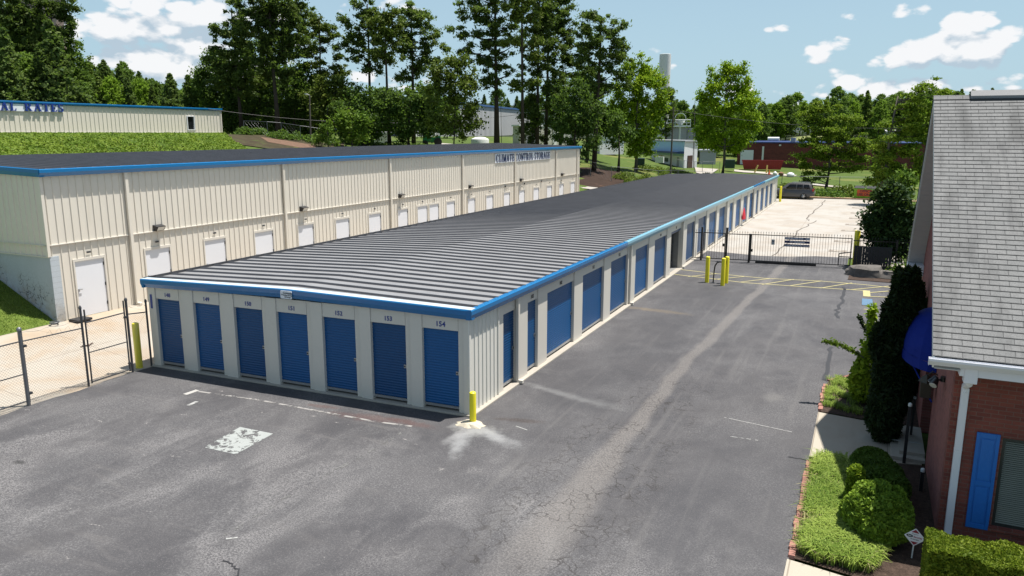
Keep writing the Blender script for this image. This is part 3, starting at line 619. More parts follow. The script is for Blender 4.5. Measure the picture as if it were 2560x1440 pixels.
def serif_letters(s, height, track=.14):
    """roman capitals drawn as thick and thin strokes; returns list of 2-D polygons and the total width (unit height scaled)"""
    P = []; x = 0.
    T, t_, sh = .18, .095, .075
    def rect(a, b, c, d): P.append([(x + a, c), (x + b, c), (x + b, d), (x + a, d)])
    def poly(*p): P.append([(x + a, b) for a, b in p])
    def ser(a, b, z): rect(a, b, z, z + sh) if z < .5 else rect(a, b, z - sh, z)
    def diag(a, za, b, zb, w): poly((a - w / 2, za), (a + w / 2, za), (b + w / 2, zb), (b - w / 2, zb))
    def arc(cx, cz, rx, rz, a0, a1, w0, w1, n=14):
        # width follows |cos|: thick at the sides, thin at top and bottom
        for i in range(n):
            q = []
            for a in (a0 + (a1 - a0) * i / n, a0 + (a1 - a0) * (i + 1) / n):
                ca, sa = math.cos(rad(a)), math.sin(rad(a)); w = w0 + (w1 - w0) * abs(ca) ** 1.5
                q.append(((cx + (rx) * ca, cz + rz * sa), (cx + (rx - w) * ca, cz + (rz - w * .6) * sa)))
            poly(q[0][0], q[1][0], q[1][1], q[0][1])
    for ch in s:
        if ch == ' ': x += .42; continue
        if ch == 'A':
            w = .80; diag(.11, 0, .38, .97, t_); diag(.66, 0, .42, 1.0, T); rect(.2, .55, .33, .33 + t_); ser(0, .24, 0); ser(.52, .82, 0)
        elif ch == 'L':
            w = .62; rect(.10, .10 + T, 0, 1); ser(0, .37, 1); ser(0, .58, 0); poly((.5, .05), (.58, .05), (.62, .30), (.58, .30))
        elif ch == 'I': w = .36; rect(.10, .10 + T, 0, 1); ser(0, .37, 1); ser(0, .37, 0)
        elif ch == 'M':
            w = .98; rect(.10, .10 + t_, 0, 1); diag(.18, 1, .46, .02, T * .8); diag(.78, 1, .48, .02, t_); rect(.74, .74 + T, 0, 1); ser(0, .24, 1); ser(0, .28, 0); ser(.76, 1.0, 1); ser(.64, 1.0, 0)
        elif ch == 'N':
            w = .80; rect(.10, .10 + t_, 0, 1); diag(.16, 1, .66, .0, T * .9); rect(.66, .66 + t_, 0, 1); ser(0, .24, 1); ser(0, .28, 0); ser(.56, .82, 1)
        elif ch == 'T':
            w = .72; rect(.28, .28 + T, 0, 1); rect(.02, .70, 1 - sh, 1); ser(.18, .56, 0); poly((.02, .95), (.07, .95), (.03, .74), (0, .74)); poly((.65, .95), (.70, .95), (.73, .74), (.69, .74))
        elif ch == 'E':
            w = .66; rect(.10, .10 + T, 0, 1); rect(0, .58, 1 - sh, 1); rect(0, .60, 0, sh); rect(.27, .46, .48, .48 + sh); poly((.52, .95), (.58, .95), (.60, .76), (.57, .76)); poly((.53, .05), (.60, .05), (.65, .28), (.61, .28)); rect(.44, .48, .38, .62)
        elif ch == 'C': w = .76; arc(.40, .5, .40, .52, 55, 305, t_, T + .02, 22); rect(.60, .65, .70, .98); rect(.60, .65, .03, .25)
        elif ch == 'O': w = .84; arc(.42, .5, .42, .52, 0, 360, t_, T + .02, 28)
        elif ch == 'G': w = .82; arc(.40, .5, .40, .52, 55, 305, t_, T + .02, 22); rect(.60, .65, .70, .98); rect(.56, .56 + T * .9, .0, .42); ser(.48, .82, .46)
        elif ch == 'R':
            w = .80; rect(.10, .10 + T, 0, 1); ser(0, .37, 0); rect(0, .34, 1 - sh, 1); arc(.32, .745, .34, .255, -90, 90, t_, T, 12); rect(.25, .34, .50, .50 + sh); diag(.66, 0, .40, .5, T); ser(.58, .80, 0)
        elif ch == 'S':
            w = .60; arc(.29, .745, .25, .27, 40, 270, t_, T * .8, 16); arc(.29, .255, .27, .27, -140, 90, t_, T * .9, 16); rect(.46, .50, .74, 1.0); rect(.05, .09, 0, .27)
        else: w = .5
        x += w + track
    return [[(a * height, b * height) for a, b in p] for p in P], (x - track) * height
def serif_part(name, s, height, m, parent, origin, xdir, zdir, depth, squeeze=1.0, **k):
    P, wd = serif_letters(s, height); mb = MB(); x = Vector(xdir).normalized(); z = Vector(zdir).normalized(); n = x.cross(z); o = Vector(origin)
    for i, p in enumerate(P):
        ar = sum(p[j][0] * p[(j + 1) % len(p)][1] - p[(j + 1) % len(p)][0] * p[j][1] for j in range(len(p)))
        if ar < 0: p = p[::-1]
        dd = depth + .0004 * (i % 7)
        mb.prism([(a * squeeze, b) for a, b in p], o, o + n * dd, x, z)
    return mb.build(name, m, parent, **k), wd * squeeze

# ================================================================== corrugated wall skin
def rib_profile(length, pitch=.305, depth=.032, rw=.045, tw=.022, start=.1):
    pts = [(0., 0.)]; s = start
    while s + rw < length:
        pts += [(s - rw / 2, 0), (s - tw / 2, depth), (s + tw / 2, depth), (s + rw / 2, 0)]; s += pitch
    return pts + [(length, 0.)]
def skin(mb, a, b, z0, z1, out, pitch=.305, depth=.032, start=.1, z0b=None, z1b=None, holes=(), rw=.045):
    """ribbed sheet from a to b (2-D), facing out; holes = (s0, s1, ztop, zbot) cut out; z0b/z1b linear end heights"""
    a = Vector((*a, 0)); b = Vector((*b, 0)); d = (b - a).normalized(); n = Vector((*out, 0)); Ln = (b - a).length
    pts = rib_profile(Ln, pitch, depth, rw, .022, start)
    cuts = sorted(set([h for hh in holes for h in hh[:2]]))
    def at(s):
        for (s0, o0), (s1, o1) in zip(pts[:-1], pts[1:]):
            if s0 <= s <= s1: return o0 + (o1 - o0) * ((s - s0) / max(1e-9, s1 - s0))
        return 0
    P = sorted(pts + [(c_, at(c_)) for c_ in cuts])
    z0b = z0 if z0b is None else z0b; z1b = z1 if z1b is None else z1b
    for (s0, o0), (s1, o1) in zip(P[:-1], P[1:]):
        if s1 - s0 < 1e-6: continue
        ms = (s0 + s1) / 2; lo0 = z0 + (z0b - z0) * s0 / Ln; lo1 = z0 + (z0b - z0) * s1 / Ln; h0 = z1 + (z1b - z1) * s0 / Ln; h1 = z1 + (z1b - z1) * s1 / Ln
        spans = [((lo0, lo1), (h0, h1))]
        for (c0, c1, zt, zb) in holes:
            if c0 <= ms <= c1:
                spans = [((zt, zt), (h0, h1))] + ([((lo0, lo1), (zb, zb))] if zb > lo0 + .01 else []); break
        for (la, lb), (ha, hb) in spans:
            p = [a + d * s0 + n * o0 + Vector((0, 0, la)), a + d * s1 + n * o1 + Vector((0, 0, lb)), a + d * s1 + n * o1 + Vector((0, 0, hb)), a + d * s0 + n * o0 + Vector((0, 0, ha))]
            mb.add(p, [(0, 1, 2, 3)])
    return mb
def ribroof(mb, x0, x1, z0, z1, y0, y1, pitch=.61, h=.07, wb=.10, wt=.04, start=.3, panmi=0, ribmi=1, shear=0.):
    """one slope: z runs z0 at x0 to z1 at x1; ribs run along x"""
    mb.add([(x0, y0, z0), (x1, y0, z1), (x1, y1, z1), (x0, y1, z0)], [(0, 1, 2, 3) if x1 > x0 else (3, 2, 1, 0)], panmi)
    y = y0 + start
    while y < y1 - .05:
        for (ya, za, yb, zb) in ((y - wb / 2, .001, y - wt / 2, h), (y - wt / 2, h, y + wt / 2, h), (y + wt / 2, h, y + wb / 2, .001)):
            mb.add([(x0, ya, z0 + za), (x1, ya, z1 + za), (x1, yb, z1 + zb), (x0, yb, z0 + zb)], [(0, 1, 2, 3)], ribmi)
        for xe, ze in ((x0, z0), (x1, z1)): mb.add([(xe, y - wb / 2, ze), (xe, y - wt / 2, ze + h), (xe, y + wt / 2, ze + h), (xe, y + wb / 2, ze)], [(0, 1, 2, 3)], ribmi)
        y += pitch
def gutter(mb, a, b, out, h=.25, w=.16, back=.03):
    a = Vector(a); b = Vector(b)
    prof = [(-back, 0), (w * .84, .012), (w, -.012), (w, -h * .46), (w * .62, -h), (-back, -h)]
    mb.prism(prof, a, b, Vector(out), Vector((0, 0, 1)))

# ================================================================== BUILDING A: low drive-up units
AZE, AZR = 2.851, 2.955          # top of eave fascia, ridge
def shearA(o):                   # the slab follows the yard, falling slightly towards the fence
    for v in o.data.vertices:
        wx = v.co.x
        if wx < AX1 - 1e-6: v.co.z -= .0128 * (AX1 - wx)
A = empty('storage_building', (0, 0, 0), label='long low storage building with blue roll-up doors, blue fascia and black ribbed roof', cat='building')
fx = [-20.0426, -19.0576, -18.4387, -17.394, -16.7986, -15.7384, -15.1808, -14.0971, -13.5349, -12.4487, -11.9097, -10.8192, -10.2866, -9.2227]
REC = .11; DZ0, DZ1 = .115, 2.245
# side doors measured along the lane wall
SD = [(1249.6, 1282.7), (1310.6, 1336.6), (1359.7, 1427.6), (1448.8, 1502.3), (1519.5, 1562.2), (1581.5, 1615), (1629.5, 1660.3), (1671, 1697.5), (1711, 1731.7), (1739.5, 1760.5), (1767, 1786),
      (1792.5, 1809.5), (1818.8, 1829), (1835.5, 1847.6), (1854, 1864.5), (1869.8, 1879), (1886.7, 1892.5), (1898, 1905.5), (1910, 1917), (1921, 1927.7)]
sdy = [(yof(a, AX1 - REC, 1.1), yof(b, AX1 - REC, 1.1)) for a, b in SD]
mb = MB(); PW = .03
# front: pilasters between doors, recessed header panels
px_ = [AX0] + [v for p in zip(fx[0::2], fx[1::2]) for v in p] + [AX1]
for i in range(0, len(px_), 2):
    a, b = px_[i], px_[i + 1]
    a2 = a if i == 0 else a + .17; 
    mb.box(a2 if i else a, b, AY0, AY0 + REC + .05, .02, 2.64)
    if i: mb.box(a, a2 - .002, AY0 + .045, AY0 + REC + .05, .02, 2.64)
for a, b in zip(fx[0::2], fx[1::2]): mb.box(a - .0, b, AY0 + .03, AY0 + REC + .05, DZ1, 2.64)
# side wall: piers and headers
ys_ = [18.34] + [v for p in sdy for v in p] + [AY1 - 1.5]
for i in range(0, len(ys_), 2):
    a, b = ys_[i], ys_[i + 1]
    mb.box(AX1 - REC - .05, AX1, a, b, .02, 2.64)
for a, b in sdy: mb.box(AX1 - REC - .05, AX1 - .03, a, b, DZ1, 2.64)
# backs so that nothing is hollow: far end and yard side
mb.box(AX0, AX0 + .05, AY0 + REC + .05, AY1, .02, 2.64); mb.box(AX0, AX1 - REC - .05, AY1 - .05, AY1, .02, 2.64)
o = mb.build('wall', MT['trim'], A, bevel=.004); shearA(o)
mb = MB(); skin(mb, (AX1, AY0), (AX1, 18.34), .02, 2.66, (1, 0), .23, .025, .1)
mb.box(AX1 - .0, AX1 + .035, AY0 - .004, AY0 + .07, .02, 2.64); mb.box(AX1 - .02, AX1 + .035, 18.30, 18.36, .02, 2.64)
o = mb.build('side_cladding', MT['creamlight'], A)
mb = MB(); skin(mb, (AX1, AY1 - 1.5), (AX1, AY1), .02, 2.66, (1, 0), .23, .025, .12); mb.box(AX1 - .02, AX1 + .035, AY1 - .07, AY1, .02, 2.64); mb.build('side_cladding', MT['creamlight'], A)
# slab edge: pale broken concrete at the foot of the walls
mb = MB(); mb.box(AX0 - .05, AX1 + .13, AY0 - .07, AY1 + .1, -.35, .055); o = mb.build('slab', MT['conc2'], A, bevel=.02); shearA(o)
# doors
def rolldoor(parent, a, b, fixed, axis_, z0, z1, num=None, side='R', openness=0):
    """corrugated curtain between a and b; axis_ 'x' (front, facing -y) or 'y' (side, facing +x)"""
    per = .074; n = int((z1 - z0 - .07) / per * 4); prof = []
    for i in range(n + 1):
        z = z0 + .07 + (z1 - z0 - .07) * i / n; prof.append(((.0, .014, .017, .012)[i % 4], z))
    mb = MB(); fl_ = []
    for q in (a, b):
        for d, z in prof: fl_.append((q, fixed - d, z) if axis_ == 'x' else (fixed + d, q, z))
    m_ = len(prof); mb.add(fl_, [(i, m_ + i, m_ + i + 1, i + 1) if axis_ == 'x' else (i, m_ + i, m_ + i + 1, i + 1) for i in range(m_ - 1)])
    d = mb.build('door', MT['doorblue'], parent, smooth=2)
    mb = MB()
    if axis_ == 'x': mb.box(a, b, fixed - .03, fixed + .01, z0, z0 + .068); mb.box(a + (b - a) * .62, a + (b - a) * .82, fixed - .038, fixed - .03, z0 + .01, z0 + .035)
    else: mb.box(fixed - .01, fixed + .03, a, b, z0, z0 + .068); mb.box(fixed + .03, fixed + .038, a + (b - a) * .42, a + (b - a) * .56, z0 + .015, z0 + .04)
    bb = mb.build('bottom_bar', MT['alu'], d)
    mb = MB(); zl = z0 + .98
    if axis_ == 'x': mb.box(b - .10, b - .015, fixed - .032, fixed - .012, zl - .045, zl + .045); mb.box(b - .085, b - .05, fixed - .045, fixed - .0325, zl - .02, zl + .02, mi=1)
    else: mb.box(fixed + .012, fixed + .032, b - .12, b - .02, zl - .045, zl + .045); mb.box(fixed + .0325, fixed + .045, b - .09, b - .05, zl - .03, zl + .02, mi=1)
    lt = mb.build('latch', [MT['alu'], MT['blackmat']], d)
    return d, bb, lt
nums = ['148', '149', '150', '151', '152', '153', '154']
for i, (a, b) in enumerate(zip(fx[0::2], fx[1::2])):
    for o in rolldoor(A, a, b, AY0 + REC, 'x', DZ0, DZ1): shearA(o)
    o = text_part('unit_number', nums[i], .17 if i < 6 else .19, MT['navyletter'], A, ((a + b) / 2 + .02, AY0 + .024, DZ1 + .14), (1, 0, 0), (0, 0, 1), .006, spacing=1.05); shearA(o)
o = text_part('building_number', '1', .62, MT['navyletter'], A, (AX0 + .13, AY0 - .006, 2.12), (1, 0, 0), (0, 0, 1), .006); shearA(o)
side_nums = [None, '103', '102', '112', '112', None, '114', '115'] + [None] * 12
OPEN = 7
for i, (a, b) in enumerate(sdy):
    if i == OPEN:
        mb = MB(); xi = AX1 - REC - .05   # an open unit: the curtain is rolled up, shelving stands inside
        mb.add([(xi, a, .06), (xi, b, .06), (xi - 3, b, .06), (xi - 3, a, .06)], [(0, 1, 2, 3)]); mb.add([(xi, a, .06), (xi - 3, a, .06), (xi - 3, a, 2.4), (xi, a, 2.4)], [(0, 1, 2, 3)])
        mb.add([(xi, b, .06), (xi - 3, b, .06), (xi - 3, b, 2.4), (xi, b, 2.4)], [(3, 2, 1, 0)]); mb.add([(xi - 3, a, .06), (xi - 3, b, .06), (xi - 3, b, 2.4), (xi - 3, a, 2.4)], [(3, 2, 1, 0)]); mb.add([(xi, a, 2.4), (xi, b, 2.4), (xi - 3, b, 2.4), (xi - 3, a, 2.4)], [(0, 1, 2, 3)])
        mb.box(AX1 - REC - .03, AX1 - REC + .03, a, b, DZ1 - .14, DZ1 - .01, mi=1)
        mb.build('open_unit', [pm('unit lining', (.20, .20, .19), .6, 0, .2, 4), MT['doorblue']], A, label='dark open storage unit with its blue door rolled up')
        mb = MB(xy := (xi - .6, b - .35, .06))
        for zz in (.35, .85, 1.35, 1.8): mb.box(xi - 1.4, xi - .25, b - .55, b - .06, zz, zz + .03)
        for dx_ in (-1.4, -.29):
            for dy_ in (-.55, -.1): mb.box(xi + dx_, xi + dx_ + .04, b + dy_, b + dy_ + .04, .06, 1.85)
        mb.build('storage_rack', MT['galv'], None, label='grey metal shelving rack just inside the open storage unit', cat='shelving')
    else: rolldoor(A, a, b, AX1 - REC, 'y', DZ0, DZ1)
    if i < len(side_nums) and side_nums[i]:
        text_part('unit_number', side_nums[i], .16, MT['signdark'] if 0 else MT['blackmat'], A, (AX1 - .026, (a + b) / 2 + .0, DZ1 + .13), (0, 1, 0), (0, 0, 1), .006)
# roof
mb = MB(); RXM = (AX0 + AX1) / 2
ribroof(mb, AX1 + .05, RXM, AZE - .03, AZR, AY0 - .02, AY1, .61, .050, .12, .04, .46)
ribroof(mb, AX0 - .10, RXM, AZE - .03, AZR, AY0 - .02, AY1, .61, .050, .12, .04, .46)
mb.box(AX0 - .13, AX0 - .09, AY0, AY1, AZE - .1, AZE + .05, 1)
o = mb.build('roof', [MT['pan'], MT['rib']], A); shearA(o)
# fascia: front rake in two lengths that meet at the ridge, side gutter, left return
mb = MB(); hf = .25
yF = AY0 - .13
for xa, za, xb, zb in ((AX0 - .14, AZE, RXM - .32, AZR + .0), (RXM - .32, AZR, RXM + .32, AZR), (RXM + .32, AZR, AX1 + .15, AZE)):
    p = [(.15, 0), (-.045, .012), (-.06, -.01), (-.06, -.13), (-.005, -.25), (.15, -.25)]
    mb.prism(p, (xa, yF + .06, za), (xb, yF + .06, zb), (0, 1, 0), (0, 0, 1))
o = mb.build('fascia', MT['blue'], A); shearA(o)
mb = MB(); mb.prism([(.13, .004), (.35, .012), (.35, .03), (.13, .022)], (AX0 - .14, yF - .1, AZE), (RXM, yF - .1, AZR), (0, 1, 0), (0, 0, 1)); mb.prism([(.13, .004), (.35, .012), (.35, .03), (.13, .022)], (RXM, yF - .1, AZR), (AX1 + .15, yF - .1, AZE), (0, 1, 0), (0, 0, 1))
o = mb.build('rake_flashing', pm('pale flashing', (.50, .60, .66), .35, .1, .05), A); shearA(o)
mb = MB(); segs = [(yF, 30.2), (30.2, 52.7), (52.7, 67.5), (67.5, 75), (75, AY1 + .05)]
for i, (a, b) in enumerate(segs): mb = MB(); gutter(mb, (AX1 + .03, a + .003, AZE + .004 * (i % 2)), (AX1 + .03, b - .003, AZE + .004 * (i % 2)), (1, 0, 0), .25, .14); mb.build('gutter', MT['paleblue'] if i in (1, 2, 4) else MT['blue'], A, label='pale blue gutter length' if i in (1, 2, 4) else None)
mb = MB(); gutter(mb, (AX0 - .03, yF, AZE - .075), (AX0 - .03, AY1, AZE - .075), (-1, 0, 0), .18, .08); o = mb.build('gutter', MT['blue'], A); shearA(o)
# end block joints at the near corner of the fascia
for px1 in ((1295, 0), (1576, 0), (1706, 0), (1816, 0), (1883.6, 0)):
    yy = yof(px1[0], AX1 + .05, 1.2); mb = MB()
    mb.box(AX1 + .002, AX1 + .09, yy - .055, yy + .055, .12, 2.60); mb.box(AX1 + .03, AX1 + .22, yy - .055, yy + .055, .03, .13)
    mb.build('downspout', MT['trim'], A, bevel=.006)
# maker's plate at the ridge of the front fascia
sg = empty('ridge_sign', (RXM, yF - .01, AZR - .14), label='small white maker plate at the ridge of the blue front fascia', cat='sign')
mb = MB(); w2, h2 = .20, .115; zc = AZR - .14 - .073
pr = []
for cx_, cz_, a0 in ((w2 - .03, h2 - .03, 0), (-w2 + .03, h2 - .03, 90), (-w2 + .03, -h2 + .03, 180), (w2 - .03, -h2 + .03, 270)):
    for k in range(4): a = rad(a0 + k * 30); pr.append((cx_ + .03 * math.cos(a), cz_ + .03 * math.sin(a)))
mb.prism(pr, (RXM, yF - .012, zc), (RXM, yF - .024, zc), (1, 0, 0), (0, 0, 1)); o = mb.build('board', MT['signwhite'], sg); o.matrix_parent_inverse = sg.matrix_basis.inverted()
for s_, sz, dz in (('Compass', .085, .05), ('Building systems', .048, -.012), ('Self storage', .048, -.065)):
    o = text_part('lettering', s_, sz, MT['blackmat'], sg, (RXM + .055, yF - .027, zc + dz), (1, 0, 0), (0, 0, 1), .003); o.matrix_parent_inverse = sg.matrix_basis.inverted()
mb = MB(); 
for a in range(4):
    c_, s_ = math.cos(a * math.pi / 2), math.sin(a * math.pi / 2)
    mb.add([(RXM - .14 + .045 * c_, yF - .027, zc + .045 * s_), (RXM - .14 - .01 * s_ , yF - .027, zc + .01 * c_), (RXM - .14 + .01 * s_, yF - .027, zc - .01 * c_)], [(0, 1, 2), (2, 1, 0)])
o = mb.build('compass_mark', MT['navyletter'], sg); o.matrix_parent_inverse = sg.matrix_basis.inverted()

# ================================================================== BUILDING B: tall climate controlled building
B = empty('storage_building', (0, 0, 0), label='tall cream ribbed storage building with white doors and blue gutter', cat='building')
BZE, BZR = 5.94, 6.16; BXR, BXB = -35.4, -44.2; BZ0 = .342; BDT = 2.477
bd_px = [(185, 258), (361.7, 423), (510, 562), (635.5, 681), (744, 782.5), (838.5, 872), (921, 951), (993.7, 1018.7), (1043, 1067.5), (1072.7, 1096), (1115.6, 1136), (1169, 1187), (1215, 1232), (1259, 1274),
         (1297, 1311), (1333, 1346.8), (1367, 1379), (1397.5, 1408.5), (1426, 1436.5)]
bdy = [(yof(a, BX, BDT), yof(b, BX, BDT)) for a, b in bd_px]
mb = MB(); lowholes = [(a - BY0 - .05, b - BY0 + .05, BDT + .05, 0) for a, b in bdy]
lz, uz = 3.232, 5.72
skin(mb, (BX, BY0 + .36), (BX, BY1), BZ0, lz, (1, 0), .305, .032, .12, holes=[(h[0] - .36, h[1] - .36, h[2], 0) for h in lowholes])
skin(mb, (BX, BY0), (BX, BY0 + .36), 2.80, lz, (1, 0), .305, .032, .12)
skin(mb, (BX + .02, BY0), (BX + .02, BY1), lz - .03, uz, (1, 0), .305, .032, .12 + .0)
# end wall facing the yard
skin(mb, (BXB, BY0), (BX, BY0), 2.80, lz, (0, -1), .305, .032, .1); skin(mb, (BXB, BY0 - .02), (BX + .02, BY0 - .02), lz - .03, uz + .2, (0, -1), .305, .032, .1)
skin(mb, (BX, BY1), (BXB, BY1), BZ0, uz + .2, (0, 1), .305, .032, .1); skin(mb, (BXB, BY1), (BXB, BY0), BZ0, uz, (-1, 0), .305, .032, .1)
mb.box(BX - .06, BX + .062, BY0 - .062, BY0 + .05, 2.80, uz - .002); mb.box(BX - .06, BX + .062, BY1 - .05, BY1 + .05, BZ0, uz - .002)
mb.build('wall', MT['cream'], B)
mb = MB(); mb.box(BX + .02, BX + .078, BY0 + .05, BY1 - .05, lz - .035, lz - .005); mb.box(BXB, BX + .02, BY0 - .062, BY0 - .02, lz - .035, lz - .005)
mb.box(BXB, BX + .03, BY0 - .05, BY0 - .004, 2.77, 2.81)
mb.build('belt_trim', MT['trim'], B)
mb = MB(); mb.box(BXB, BX + .03, BY0 + .005, BY0 + .26, -1.2, 2.79); mb.box(BX - .05, BX + .045, BY0 + .0, BY0 + .35, -.6, 2.795)
def blockmat():
    m = pm('painted block', (.40, .44, .47), .85, 0, .08, 1.5, .3, fine=.12, bs=22); t = m.node_tree; b = t.nodes['Principled BSDF']; g = N(t, 'ShaderNodeNewGeometry'); sp = N(t, 'ShaderNodeSeparateXYZ'); L(t, g.outputs['Position'], sp.inputs[0])
    src = b.inputs['Base Color'].links[0].from_socket
    # peeling and damp near the ground line, which rises to the left
    hgt = M(t, 'SUBTRACT', sp.outputs[2], M(t, 'MULTIPLY', M(t, 'SUBTRACT', BX, sp.outputs[0]), .45))
    wet = M(t, 'MULTIPLY', RAMP(t, hgt, 1.5, .35), RAMP(t, NOISE(t, g.outputs['Position'], 1.6, 6, .7), .36, .60))
    c = MIX(t, M(t, 'MULTIPLY', wet, .8), src, (.34, .30, .24))
    v = N(t, 'ShaderNodeTexVoronoi', feature='DISTANCE_TO_EDGE'); v.inputs['Scale'].default_value = 3.2
    dn = N(t, 'ShaderNodeTexNoise'); L(t, g.outputs['Position'], dn.inputs['Vector']); dn.inputs['Scale'].default_value = 4; dn.inputs['Detail'].default_value = 5
    vm = N(t, 'ShaderNodeVectorMath', operation='MULTIPLY_ADD'); L(t, dn.outputs['Color'], vm.inputs[0]); vm.inputs[1].default_value = (.6, .6, .6); L(t, g.outputs['Position'], vm.inputs[2]); L(t, vm.outputs[0], v.inputs['Vector'])
    c = MIX(t, M(t, 'MULTIPLY', M(t, 'MULTIPLY', RAMP(t, v.outputs['Distance'], .05, .01), RAMP(t, hgt, 1.9, .7)), RAMP(t, NOISE(t, g.outputs['Position'], 1.1, 2), .40, .55)), c, (.05, .045, .04))
    fz = M(t, 'ABSOLUTE', M(t, 'SUBTRACT', M(t, 'FRACT', M(t, 'MULTIPLY', sp.outputs[2], 4.9)), .5)); side = RAMP(t, sp.outputs[0], BX - .02, BX + .02)
    c = MIX(t, M(t, 'MULTIPLY', M(t, 'MULTIPLY', RAMP(t, fz, .47, .49), side), .6), c, (.18, .18, .18))
    L(t, c, b.inputs['Base Color']); return m
mb.build('block_base', blockmat(), B)
mb = MB()
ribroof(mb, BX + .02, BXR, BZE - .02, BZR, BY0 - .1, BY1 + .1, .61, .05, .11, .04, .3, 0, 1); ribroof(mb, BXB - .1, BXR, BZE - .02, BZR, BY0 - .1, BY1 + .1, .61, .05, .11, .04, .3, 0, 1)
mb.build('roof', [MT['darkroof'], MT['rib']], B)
mb = MB()
for i, (a, b) in enumerate(((BY0 - .14, 30.4), (30.4, 52), (52, BY1 + .12))): gutter(mb, (BX + .06, a, BZE + .004 * (i % 2)), (BX + .06, b - .004, BZE + .004 * (i % 2)), (1, 0, 0), .26, .19)
for xa, xb, za, zb in ((BXB - .1, BXR, BZE, BZR + .04), (BXR, BX + .21, BZR + .04, BZE)):
    mb.prism([(.10, 0), (-.08, .012), (-.10, -.01), (-.10, -.13), (-.05, -.27), (.10, -.27)], (xa, BY0 - .06, za), (xb, BY0 - .06, zb), (0, 1, 0), (0, 0, 1))
mb.build('gutter', MT['blue'], B)
for px1 in (309, 704.5, 973, 1155, 1287, 1390, 1443):
    yy = yof(px1, BX + .1, 5.4) + .1; mb = MB(); mb.box(BX + .054, BX + .15, yy - .07, yy + .07, .45, BZE - .25); mb.box(BX + .06, BX + .30, yy - .07, yy + .07, .36, .46)
    mb.build('downspout', MT['cream'], B, bevel=.01)
for i, (a, b) in enumerate(bdy):
    mb = MB(); mb.box(BX - .06, BX - .01, a, b, BZ0 + .02, BDT); d = mb.build('door', MT['white'], B)
    mb = MB(); mb.box(BX - .08, BX + .04, a - .06, a - .002, BZ0, BDT + .06); mb.box(BX - .08, BX + .04, b + .002, b + .06, BZ0, BDT + .06); mb.box(BX - .08, BX + .04, a - .06, b + .06, BDT + .062, BDT + .10); mb.box(BX - .08, BX + .04, a, b, BDT + .002, BDT + .06)
    mb.build('door_frame', MT['trim'], d)
    mb = MB(); zl = BZ0 + 1.05; mb.box(BX - .0098, BX + .03, a + .05, a + .09, zl - .05, zl + .05); mb.box(BX + .03, BX + .05, a + .05, a + .20, zl - .0, zl + .03); mb.build('door_handle', MT['alu'], d)
    mb = MB()
    for zz in (.3, 1.05, 1.85): mb.box(BX - .0098, BX + .012, b - .035, b - .002, BZ0 + zz, BZ0 + zz + .12)
    mb.build('hinge', MT['galvdark'], d)
    mb = MB(); mb.box(BX + .034, BX + .04, (a + b) / 2 - .09, (a + b) / 2 + .09, BDT + .26, BDT + .33); mb.build('number_plate', MT['galvdark'], d)
for px1, zc, s_ in ((396, 3.36, 1), (758, 3.36, 1), (1003, 3.36, 1), (1176, 3.36, 1), (1303, 3.36, 1), (1406, 3.36, 1), (1265, 3.0, .45), (1313, 3.0, .45), (1355, 3.0, .45)):
    yy = yof(px1, BX + .1, zc); mb = MB(); q = s_
    mb.hexa([(BX + .02, yy - .2 * q, zc - .12 * q), (BX + .16 * q + .02, yy - .2 * q, zc - .14 * q), (BX + .16 * q + .02, yy + .2 * q, zc - .14 * q), (BX + .02, yy + .2 * q, zc - .12 * q)],
            [(BX + .02, yy - .22 * q, zc + .12 * q), (BX + .28 * q + .02, yy - .22 * q, zc + .06 * q), (BX + .28 * q + .02, yy + .22 * q, zc + .06 * q), (BX + .02, yy + .22 * q, zc + .12 * q)])
    wl_ = mb.build('wall_light', MT['blackmat'], B, bevel=.01)
    mb = MB(); e = .012
    mb.add([(BX + .16 * q + .02 + e, yy - .16 * q, zc - .12 * q), (BX + .16 * q + .02 + e, yy + .16 * q, zc - .12 * q), (BX + .27 * q + .02 + e, yy + .17 * q, zc + .035 * q), (BX + .27 * q + .02 + e, yy - .17 * q, zc + .035 * q)], [(0, 1, 2, 3)])
    mb.build('lens', MT['lens'], wl_)
# sign on B
ys0, ys1 = yof(1238, BX + .07, 5.1), yof(1375, BX + .07, 5.1)
sg = empty('wall_sign', (BX + .06, ys0, 4.9), label='white sign board reading CLIMATE CONTROL STORAGE in navy letters high on cream wall', cat='sign')
mb = MB(); dspy = yof(1287, BX + .1, 5.4) + .1
zA, zB = gx(1240, 408, BX + .07).z, gx(1240, 384, BX + .07).z
mb.box(BX + .056, BX + .075, ys0, dspy - .09, zA, zB); mb.box(BX + .056, BX + .075, dspy + .09, ys1, zA, zB)
o = mb.build('board', MT['signwhite'], sg); o.matrix_parent_inverse = sg.matrix_basis.inverted()
hL = (zB - zA) * .78
def fitserif(s, y0, y1, z0, h, x, m, parent, depth=.03):
    P, wd = serif_letters(s, h); sq = (y1 - y0) / wd
    o, _ = serif_part('lettering', s, h, m, parent, (x, y0, z0), (0, 1, 0), (0, 0, 1), depth, sq); o.matrix_parent_inverse = parent.matrix_basis.inverted(); return o
sn = pm('dark navy lettering', (.004, .014, .075), .5)
fitserif('CLIMATE', ys0 + .15, dspy - .2, zA + (zB - zA) * .10, hL, BX + .078, sn, sg)
fitserif('CONTROL STORAGE', dspy + .12, ys1 - .1, zA + (zB - zA) * .10, hL, BX + .078, sn, sg)

